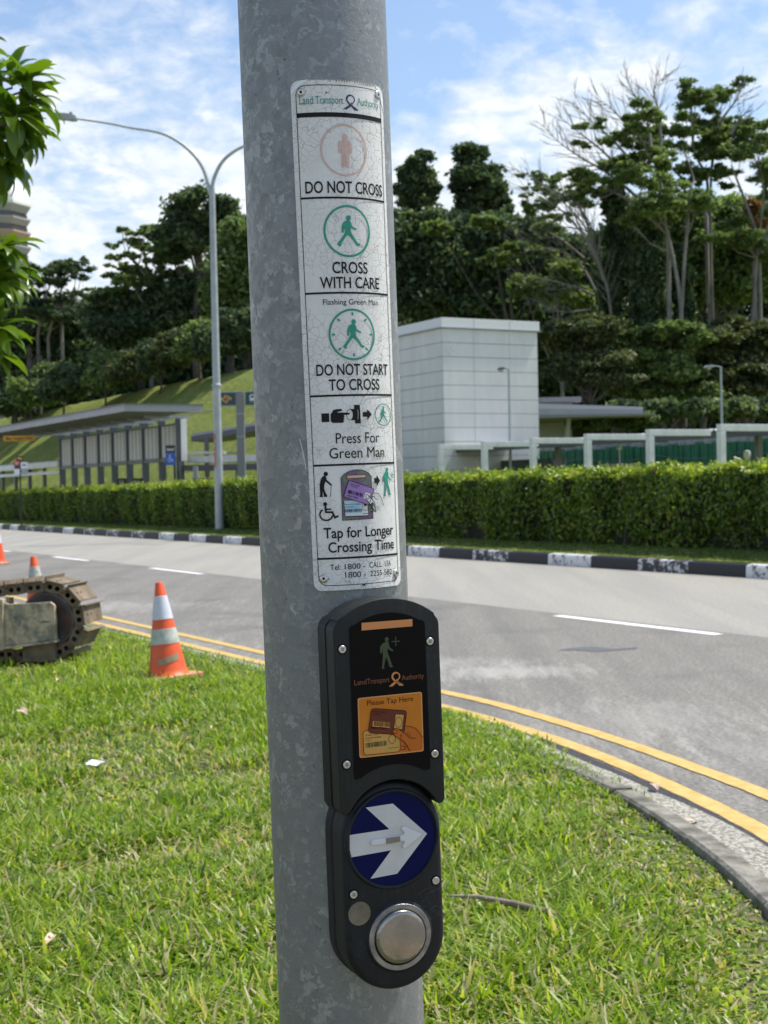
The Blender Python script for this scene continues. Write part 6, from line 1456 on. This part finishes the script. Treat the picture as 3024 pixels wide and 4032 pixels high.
def tree(label, base, blobs_px, Y, n, size, mat, trunk_r=.28, bark='bark_dark', cat='tree', lean=0.0, limbs=True, depth=1.0, group=None, name='tree', **kw):
    """base: (px, z) of the trunk foot; blobs in photo pixels, standing Y metres away"""
    k = Y / FPX; bl = []
    for q in blobs_px:
        x, y, rx, ry = q[:4]; dy = q[4] if len(q) > 4 else rng.uniform(-1, 1) * .8
        p = at(x, y, Y + dy); bl.append((p.x, p.y, p.z, rx * k, rx * k * depth, ry * k))
    b = at(base[0], 1900, Y); org = Vector((b.x, Y, base[1]))
    o = empty(name, org, label, cat, group)
    sc_ = leaf_cloud('crown', bl, n, size, M[mat], o, org, **kw)
    if not limbs: return o
    cen = np.array([q[:3] for q in bl]); lo = cen[:, 2].min(); hi = cen[:, 2].max()
    topc = Vector(cen[:, :3].mean(0)); topc.z = lo + (hi - lo) * .75
    m = MB(); fork = org.lerp(topc, .45); fork.x += random.uniform(-.3, .3)
    z0 = Vector((0, 0, -1)); m.tube([z0, (fork - org) * .5 + Vector((random.uniform(-.2, .2), 0, 0)), fork - org, (topc - org)], [trunk_r * 1.15, trunk_r * .9, trunk_r * .7, trunk_r * .25], 8); m.build('trunk', M[bark], o, auto=60)
    m = MB()
    for c in cen:
        c = Vector(c); s_ = org.lerp(topc, random.uniform(.4, .75)); mid = s_.lerp(c, .5) + Vector((0, 0, -.08 * (c - s_).length)); m.tube([s_ - org, mid - org, c - org], [trunk_r * .42, trunk_r * .25, trunk_r * .1], 5)
    pick = sc_[rng.choice(len(sc_), min(len(sc_), 70), replace=False)]
    for c in pick:
        j = np.argmin(((cen - c) ** 2).sum(1)); a = Vector(cen[j]); m.tube([a - org, a.lerp(Vector(c), .5) - org + Vector((0, 0, -.1)), Vector(c) - org], [trunk_r * .12, trunk_r * .07, trunk_r * .03], 4)
    m.build('limbs', M[bark], o, auto=60)['kind'] = 'stuff'; return o

# two dome topped trees behind the block
tree('left of two dense dome topped dark trees above the white block', (1650, 2), [(1650, 640, 50, 45), (1648, 715, 72, 60), (1640, 800, 78, 60), (1605, 700, 44, 45), (1695, 745, 36, 50), (1610, 770, 50, 55)], 117, 13000, .48, 'fol_dark', .35, sub=.4)
tree('right of two dense dome topped dark trees, taller and broader', (1885, 2), [(1855, 622, 62, 48), (1885, 700, 92, 70), (1822, 720, 44, 65), (1950, 760, 55, 55), (1900, 800, 88, 60), (1985, 830, 38, 40), (1845, 820, 56, 55)], 118, 18000, .48, 'fol_dark', .4, sub=.4)
# wooded mass behind the white block
M1 = [(1690, 872, 70, 42), (1570, 880, 60, 50), (1800, 880, 60, 36), (1960, 880, 70, 40), (2060, 890, 70, 50), (2140, 930, 60, 50), (1600, 950, 95, 75), (1760, 955, 110, 70), (1930, 950, 120, 75), (2080, 960, 110, 80), (2210, 1000, 90, 75), (1620, 1060, 110, 90), (1800, 1060, 130, 90), (1980, 1080, 120, 90), (2150, 1110, 110, 90), (2300, 1040, 60, 70), (1650, 1190, 120, 90), (1850, 1200, 130, 90), (2050, 1220, 120, 90), (2230, 1230, 110, 90), (1500, 960, 100, 100), (1480, 1150, 120, 100)]
tree('broad dark woodland tree filling the gap behind the white block', (1850, 1), M1, 112, 56000, .55, 'fol_dark', .4, name='tree', depth=.7)
tree('tree with brighter flat sprays in front of the dark wood', (2060, 1), [(2010, 990, 110, 26), (2110, 1000, 110, 28), (1960, 1030, 70, 26), (2170, 900, 85, 22), (1930, 885, 90, 26), (1730, 905, 80, 28)], 104, 7500, .42, 'fol_mid', .2, up=1.5, flat=.4)
tree('thin tree with bare drooping twigs right of the white block', (2230, 1), [(2060, 1130, 70, 40), (2170, 1150, 70, 50), (2240, 1060, 60, 40), (2290, 1180, 50, 50)], 101, 5000, .4, 'fol_mid', .18, 'bark_pale')

# creeper clad trunks
def ivy(px, y0, y1, w_, Y, label, lean=0.0):
    bl = []; n = 9
    for i in range(n):
        y = y0 + (y1 - y0) * i / (n - 1); ww = w_ * (.75 + .35 * math.sin(i * 1.7 + px) * .5 + .25 * i / n); bl.append((px + lean * i + random.uniform(-.12, .12) * w_, y, ww, (y1 - y0) / n * .8))
    k = Y / FPX; b = at(px, 1900, Y); org = Vector((b.x, Y, 1.0)); o = empty('creeper_clad_tree', org, label, 'tree')
    bb = [];
    for x, y, rx, ry in bl: p = at(x, y, Y); bb.append((p.x, p.y, p.z, rx * k, rx * k, ry * k))
    leaf_cloud('creeper', bb, 11000, .36, M['fol_dark'], o, org, up=.2, flat=1.6, sub=.42, subn=14, shell=.7, bias=0, hang=(0, 0, -1.5))
    m = MB(); m.tube([Vector((0, 0, -1)), at(px + lean * n, y0 - 30, Y) - org], [.5, .2], 8); m.build('trunk', M['bark_dark'], o)
ivy(2430, 730, 1270, 62, 94, 'narrow trunk wrapped in dark hanging creeper, left of the pale trunks')
ivy(2560, 880, 1290, 82, 92, 'broader creeper curtained trunk below the acacia crowns')
ivy(2680, 1000, 1300, 50, 95, 'short creeper covered trunk among the pale stems')

# tall pale stemmed acacias
def zz(x, y): return (1500 + x * .9187, 300 + y * .9187)
def acacia(label, stems, pads, Y, n, size=.33, mat='fol_mid', r0=.15, twigs=90):
    k = Y / FPX; b = at(*stems[0][0], Y); org = Vector((b.x, Y, 1.0)); o = empty('acacia_tree', org, label, 'tree', None)
    m = MB()
    nodes = []
    for s_ in stems:
        P = smooth3([at(x, y, Y + random.uniform(-.5, .5)) - org for x, y in s_], 3); P = [P[0] + Vector((0, 0, -6))] + P
        R_ = [r0 * (1 - .78 * i / (len(P) - 1)) for i in range(len(P))]; m = MB(); m.tube(P, R_, 7); m.build('trunk', M['bark_pale'], o, auto=60); nodes += list(zip(P[2:], R_[2:]))
    bl = []
    m = MB()
    for x, y, rx, ry in pads:
        p = at(x, y, Y + random.uniform(-2.5, 2.5)); bl.append((p.x, p.y, p.z, rx * k * 1.3, rx * k * 1.15, ry * k * 1.25))
        c = p - org; cand = [(nd, r) for nd, r in nodes if nd.z < c.z - .4] or nodes[:1]
        nd, r = min(cand, key=lambda q: (q[0] - c).length + .8 * max(0, 2 - (c.z - q[0].z))); mid = nd.lerp(c, .55) + Vector((0, 0, -.14 * (c - nd).length)); r1 = min(r * .6, .10)
        m.tube([nd, mid, c], [r1, r1 * .7, r1 * .35], 5)
        for _ in range(6):
            e = c + Vector((random.uniform(-1, 1) * rx * k * .9, random.uniform(-1, 1) * rx * k * .8, random.uniform(-.1, .8) * ry * k)); m.tube([mid.lerp(c, random.uniform(.3, .9)), e], [r1 * .35, r1 * .12], 4)
    m.build('limbs', M['bark_pale'], o, auto=60)['kind'] = 'stuff'
    bl += [(b_[0] + random.uniform(-1.1, 1.1) * b_[3], b_[1] + random.uniform(-1, 1), b_[2] + random.uniform(-1.8, 1.8) * b_[5], b_[3] * .7, b_[4] * .7, b_[5] * .8) for b_ in bl]
    leaf_cloud('crown', bl, int(n * 1.5), size * .78, M[mat], o, org, up=1.2, flat=.5, sub=.5, subn=9, shell=.1, bias=.15, asp=.45); return o
Z = lambda L: [zz(*p) for p in L]
def pads(L): return [(*zz(x, y), rx * .9187, ry * .9187) for x, y, rx, ry in L]
acacia('tallest pale stemmed acacia with flat leafy pads against the sky', [Z([(1408, 1010), (1400, 700), (1398, 450), (1345, 330), (1330, 200), (1335, 110)]), Z([(1420, 1000), (1412, 720), (1415, 420), (1430, 300), (1460, 120)]), Z([(1395, 600), (1330, 480), (1240, 380), (1205, 260)])],
       pads([(1325, 85, 50, 26), (1345, 120, 70, 24), (1460, 80, 62, 26), (1500, 62, 26, 12), (1420, 140, 50, 20), (1395, 200, 90, 26), (1300, 170, 60, 20), (1240, 240, 80, 24), (1345, 240, 80, 24), (1440, 250, 70, 24), (1200, 300, 90, 24), (1300, 320, 100, 26), (1430, 330, 100, 26), (1270, 400, 90, 26), (1400, 410, 100, 26), (1180, 245, 70, 20)]), 98, 15000)
acacia('forked pale acacia leaning in front, below the tallest crown', [Z([(1290, 1060), (1275, 900), (1235, 700), (1215, 610), (1190, 400), (1110, 260), (1105, 120)]), Z([(1285, 1050), (1300, 800), (1325, 500), (1340, 440), (1290, 300)]), Z([(1230, 680), (1100, 560), (960, 470), (870, 400)])],
       pads([(1100, 115, 34, 18), (1140, 165, 50, 20), (1095, 185, 62, 20), (1060, 240, 50, 20), (860, 215, 32, 14), (845, 290, 30, 12), (930, 220, 30, 14), (1010, 275, 62, 20), (1110, 235, 60, 18), (1150, 330, 80, 24), (1060, 370, 100, 28), (960, 380, 70, 24), (890, 440, 70, 24), (1000, 440, 100, 28), (1120, 440, 110, 34), (900, 500, 80, 24), (1230, 470, 90, 34), (1180, 560, 110, 34), (1070, 620, 60, 24), (1220, 600, 80, 24), (1350, 560, 80, 30)]), 90, 19000)
acacia('pale acacia at the right edge with wide spreading pads', [Z([(1590, 1080), (1605, 850), (1625, 650), (1640, 480), (1610, 330)]), Z([(1600, 800), (1660, 640), (1700, 500)]), Z([(1620, 700), (1540, 480), (1500, 380)])],
       pads([(1570, 205, 70, 22), (1630, 210, 60, 20), (1500, 195, 50, 16), (1540, 260, 80, 24), (1620, 270, 70, 24), (1500, 320, 90, 28), (1600, 330, 90, 30), (1640, 380, 80, 30), (1540, 350, 60, 24), (1480, 410, 70, 22), (1640, 450, 70, 30), (1500, 640, 90, 30), (1560, 690, 90, 30), (1460, 680, 70, 26), (1640, 720, 60, 26), (1730, 300, 80, 30), (1740, 420, 80, 30), (1720, 600, 80, 34)]), 94, 16000)
acacia('spindly half dead acacia with sparse pads above the white block', [Z([(970, 900), (930, 760), (850, 560), (760, 500), (640, 440)]), Z([(960, 870), (880, 700), (830, 600)])],
       pads([(660, 420, 36, 12), (700, 440, 40, 14), (760, 430, 40, 14), (640, 478, 40, 12), (700, 490, 60, 16), (775, 495, 60, 18), (820, 520, 60, 20), (870, 545, 60, 20), (700, 560, 60, 20), (640, 550, 40, 14), (760, 600, 60, 20)]), 96, 5200, .3, r0=.16)
# bare branched tree
def bare(label, base, stems, Y, r0):
    b = at(*base, Y); org = Vector((b.x, Y, 1.0)); o = empty('bare_tree', org, label, 'tree'); m = MB(); tw_ = MB()
    for s_ in stems:
        P = smooth3([at(x, y, Y + random.uniform(-.7, .7)) - org for x, y in s_], 4); R_ = [max(.022, r0 * (1 - .93 * i / (len(P) - 1)) ** 1.2) for i in range(len(P))]; m = MB(); m.tube(P, R_, 6); m.build('branch', M['bark_pale'], o, auto=60)
        for i in range(3, len(P) - 1):
            for q in range(3):
                d = (P[i + 1] - P[i]).normalized(); sgn = random.choice((-1, 1)); a = sgn * random.uniform(.25, .75); dd = Vector((d.x * math.cos(a) - d.z * math.sin(a), random.uniform(-.3, .3), d.x * math.sin(a) + d.z * math.cos(a)))
                L_ = random.uniform(.7, 2.2) * (1.2 - .6 * i / len(P)); e = P[i] + dd * L_ + Vector((0, 0, .12 * L_)); mid = P[i].lerp(e, .5) + Vector((0, 0, -.04 * L_)); tw_.tube([P[i], mid, e], [min(R_[i] * .6, .032), .017, .008], 4)
                for z in range(2): f_ = mid.lerp(e, random.uniform(.0, .8)); tw_.tube([f_, f_ + dd * L_ * .4 + Vector((random.uniform(-.3, .3), 0, random.uniform(-.1, .35)))], [.015, .007], 3)
    tw_.build('twigs', M['bark_pale'], o)['kind'] = 'stuff'
bare('leafless tree with long pale branches fanning up to the left', zz(975, 930), [Z([(1000, 1150), (975, 930), (930, 780), (870, 640), (760, 520), (640, 430), (560, 395)]), Z([(960, 880), (905, 740), (800, 600), (690, 520), (590, 470)]), Z([(930, 780), (900, 640), (850, 560)]), Z([(1100, 520), (980, 420), (860, 350), (760, 280), (690, 205)]), Z([(1080, 460), (960, 330), (860, 250), (755, 165)]),
     Z([(1120, 420), (1000, 280), (900, 190), (820, 105)]), Z([(1130, 380), (1080, 250), (990, 140), (920, 95)]), Z([(1160, 330), (1140, 180), (1080, 70), (1050, 5)]), Z([(1200, 300), (1190, 150), (1170, 60), (1225, -10)]), Z([(1450, 200), (1510, 120), (1560, 70)]), Z([(1500, 250), (1540, 180), (1580, 150)])], 93, .12)
bare('fallen bare branches arching low behind the white block', zz(900, 950), [Z([(930, 940), (850, 800), (740, 740), (620, 740), (560, 640)]), Z([(940, 950), (820, 900), (700, 870), (600, 860)]), Z([(900, 1000), (800, 1010), (700, 990), (620, 900)]), Z([(870, 780), (760, 690), (650, 640)])], 99, .10)
# lower brown tinged trees at right
def g4(x, y): return (2224 + x * .482, 1200 + y * .482)
def p4(L): return [(*g4(x, y), rx * .482, ry * .482) for x, y, rx, ry in L]
tree('low spreading brown tinged tree right of the white block', (2330, .5), p4([(120, 180, 260, 90), (60, 330, 240, 90), (260, 300, 230, 90), (100, 480, 260, 100), (330, 470, 220, 100), (200, 620, 240, 80), (0, 560, 180, 90), (420, 620, 220, 90), (-120, 260, 120, 80), (330, 180, 160, 70)]), 86, 34000, .31, 'fol_brown', .25, flat=.4, up=1.1)
tree('wide olive tree with layered sprays in the centre right', (2640, .5), p4([(700, 260, 240, 90), (880, 200, 230, 80), (620, 430, 240, 100), (860, 400, 260, 100), (720, 580, 240, 100), (980, 560, 240, 110), (560, 720, 220, 90), (800, 740, 260, 90), (1060, 730, 220, 90), (460, 300, 150, 80), (1050, 300, 180, 80)]), 88, 36000, .33, 'fol_mid', .28, flat=.4, up=1.1)
tree('olive tree behind the pale lamp head at the right edge', (2940, .5), p4([(1200, 280, 220, 90), (1420, 300, 220, 90), (1620, 380, 200, 110), (1280, 470, 240, 100), (1520, 540, 240, 110), (1220, 640, 220, 100), (1460, 720, 260, 100), (1680, 700, 200, 120), (1330, 160, 180, 60), (1640, 200, 180, 90), (1780, 500, 160, 160)]), 90, 34000, .34, 'fol_brown', .28, flat=.4, up=1.1)
tree('dark shrubby tree low behind the hoarding at right', (2800, .3), p4([(500, 870, 220, 70), (760, 870, 240, 80), (1000, 860, 220, 80), (1240, 850, 220, 80), (1480, 860, 220, 80), (1700, 850, 200, 90), (250, 960, 240, 60), (600, 960, 240, 60)]), 80, 20000, .36, 'fol_dark', .2)
tree('dark tree with grey green hanging foliage between the acacia stems', (2760, 1), [(2700, 900, 90, 120), (2800, 980, 90, 120), (2880, 900, 90, 110), (2960, 1000, 90, 120), (2740, 1130, 110, 100), (2900, 1140, 110, 90), (3020, 1120, 70, 120), (3060, 900, 80, 110), (2620, 1180, 80, 90)], 104, 20000, .45, 'fol_mid', .25)
tree('tree with rust orange leaves near the right edge', (2975, 1), [(2975, 815, 36, 50), (3000, 880, 42, 46), (2950, 860, 32, 36)], 99, 1500, .26, 'fol_rust', .08)
# far wood closing the view
def wood(name, label, pts, Y, n, size, mat, **kw):
    k = Y / FPX; bl = []
    for x, y, rx, ry in pts: p = at(x, y, Y + random.uniform(-2, 2)); bl.append((p.x, p.y, p.z, rx * k, rx * k * .6, ry * k))
    o = leaf_cloud_obj(name, bl, n, size, mat, **kw); tag(o, label, 'woodland', kind='stuff')
def leaf_cloud_obj(name, bl, n, size, mat, **kw):
    before = set(o.name for o in COL.objects); leaf_cloud(name, bl, n, size, M[mat], None, (0, 0, 0), **kw)
    return [o for o in COL.objects if o.name not in before][0]
wood('far_wood_right', 'dark continuous wood behind the pale acacias', [(x, y, 120, 110) for x in range(1500, 3300, 170) for y in ((1330, 1480, 1630, 1760) if x < 2200 else (1000, 1150, 1320, 1480, 1620, 1740))] + [(x, 880, 110, 100) for x in range(2560, 3300, 150)], 122, 90000, .75, 'fol_dark', subn=8)

# ---- left hillside
tree('tall airy round topped dark tree behind the street lamp', (790, 9), [(800, 790, 90, 45), (720, 830, 70, 50), (690, 900, 70, 50), (880, 830, 60, 45), (925, 880, 45, 45), (790, 880, 80, 50), (860, 930, 80, 50), (750, 960, 90, 45), (640, 950, 40, 40), (930, 950, 40, 40), (680, 1000, 60, 40)], 112, 13000, .42, 'fol_dark', .35, shell=.6)
acacia('umbrella shaped acacia with flat tiers left of the street lamp', [[(590, 1250), (585, 1120), (575, 1040), (560, 960), (545, 930)], [(585, 1130), (640, 1020), (670, 960)], [(585, 1100), (520, 1020), (470, 1000)]],
       [(480, 905, 32, 9), (520, 920, 40, 10), (580, 900, 60, 14), (650, 900, 60, 14), (690, 925, 50, 14), (500, 955, 50, 12), (560, 960, 60, 14), (640, 965, 60, 16), (700, 970, 40, 14), (450, 1018, 42, 9), (510, 1005, 50, 12), (590, 1020, 80, 16), (660, 1025, 70, 18), (480, 1050, 60, 14), (560, 1065, 90, 18), (460, 1090, 50, 16), (520, 1110, 80, 20), (610, 1110, 90, 22), (460, 1150, 60, 22), (690, 1080, 60, 24)], 113, 18000, .36, 'fol_mid', .2)
acacia('leaning pale limbed acacia at the left behind the near leaves', [[(190, 1330), (215, 1230), (240, 1150), (255, 1090)], [(150, 1330), (165, 1210), (195, 1130), (210, 1100)], [(240, 1160), (290, 1150), (330, 1160)]],
       [(285, 1030, 26, 10), (325, 1035, 16, 10), (210, 1040, 40, 12), (255, 1050, 46, 14), (170, 1070, 40, 16), (230, 1075, 60, 18), (300, 1065, 40, 16), (160, 1110, 60, 20), (230, 1110, 60, 16), (325, 1095, 26, 12), (150, 1160, 50, 18), (120, 1200, 60, 26), (305, 1155, 32, 10), (340, 1165, 22, 9), (240, 1185, 60, 12), (150, 1240, 90, 24), (250, 1250, 80, 18), (320, 1210, 30, 18)], 127, 16000, .34, 'fol_dark', .16)
tree('dark leafy tree standing right behind the street lamp column', (900, 9), [(930, 930, 60, 60), (960, 1010, 80, 80), (880, 1020, 60, 60), (900, 1110, 90, 80), (1000, 1120, 90, 90), (970, 1230, 100, 80), (860, 1200, 60, 70), (1060, 960, 90, 110)], 106, 20000, .45, 'fol_mid', .3)
tree('dark bushy tree in the middle of the left hillside', (560, 9), [(420, 1200, 60, 45), (380, 1250, 60, 45), (500, 1200, 80, 50), (600, 1190, 90, 60), (700, 1180, 90, 70), (790, 1140, 80, 80), (780, 1250, 90, 70), (660, 1280, 100, 70), (540, 1300, 100, 70), (430, 1310, 80, 60)], 114, 30000, .45, 'fol_dark', .3)
tree('dark tree at the far left of the hillside', (60, 8), [(20, 1200, 80, 60), (80, 1260, 80, 50), (30, 1330, 100, 70), (170, 1300, 90, 50), (280, 1300, 90, 50), (340, 1250, 50, 45), (160, 1380, 110, 60), (300, 1380, 100, 60), (-60, 1280, 90, 90), (40, 1430, 90, 70)], 131, 28000, .45, 'fol_dark', .3)
wood('far_wood_left', 'dark continuous wood along the hill crest at left', [(x, y, 110, 90) for x in range(-120, 1500, 130) for y in (1360, 1480, 1580) if y < 1655 - .20 * max(0, x - 150) + 40] + [(x, 1250, 110, 90) for x in range(-120, 1500, 150)] + [(x, 1130, 110, 90) for x in range(860, 1500, 150)] + [(x, 1010, 90, 90) for x in range(960, 1500, 150)], 136, 60000, .7, 'fol_dark', subn=8)
# shrubs along the top of the grass
ed = [(60, 1650), (150, 1640), (240, 1600), (330, 1575), (430, 1550), (520, 1520), (610, 1500), (700, 1475), (790, 1450), (880, 1425), (970, 1400), (1060, 1380)]
sl_ = ['leftmost dark shrub at the top of the grass', 'second dark shrub from the left at the hill edge', 'shrub with pale leaves left of the shelter roof ridge', 'rounded shrub above the middle of the shelter roof', 'pale leaved taller shrub on the grass edge', 'brown tinged shrub on the grass edge', 'low wide shrub above the shelter corner', 'brownish tangled shrub left of the street lamp', 'olive shrub just left of the lamp column', 'dark shrub right behind the lamp column', 'dark shrub beside the signal pole edge', 'dark shrub behind the signal pole']
for i, (x, y) in enumerate(ed):
    x += random.uniform(-25, 25); y += random.uniform(-14, 6)
    Y = 104 - i * .9; mt_ = ('fol_dark', 'fol_mid', 'fol_dark', 'fol_dark', 'fol_mid', 'fol_brown', 'fol_dark', 'fol_brown', 'fol_mid', 'fol_dark', 'fol_dark', 'fol_dark')[i]
    Y = [124, 120, 116, 113, 110, 107, 104, 101, 99, 97, 96, 95][i]
    tree(sl_[i], (x, 7.5), [(x, y - 56, 74, 40), (x - 44, y - 48, 56, 32), (x + 44, y - 54, 56, 34), (x + 6, y - random.uniform(70, 110), 68, 44), (x - 36, y - random.uniform(60, 120), 50, 40), (x + 40, y - random.uniform(100, 165), 56, 40)] + ([(x, y - 130, 50, 40)] if i in (2, 4, 6, 8) else []), Y, 8200, .36, mt_, .10, cat='shrub', name='shrub', limbs=(i % 2 == 0))
for px, py0, py1, Y, lb_ in ((108, 1560, 1370, 125, 'thick bare trunk at left under the dark trees'), (150, 1540, 1400, 124, 'slimmer leaning trunk beside the thick one at left')):
    a, b = at(px, py0, Y), at(px + 8, py1, Y); o = empty('dead_tree', a, lb_, 'tree trunk'); m = MB(); m.tube([Vector((0, 0, -2)), (b - a) * .5 + Vector((.1, 0, 0)), b - a], [.32, .26, .2], 8); m.build('trunk', M['bark_dark'] if px < 600 else M['rust'], o, auto=60)
    m = MB(); m.tube([(b - a) * .6, (b - a) * .75 + Vector((1.1, -.2, .7))], [.09, .04], 6); m.build('branch', M['bark_dark'], o)
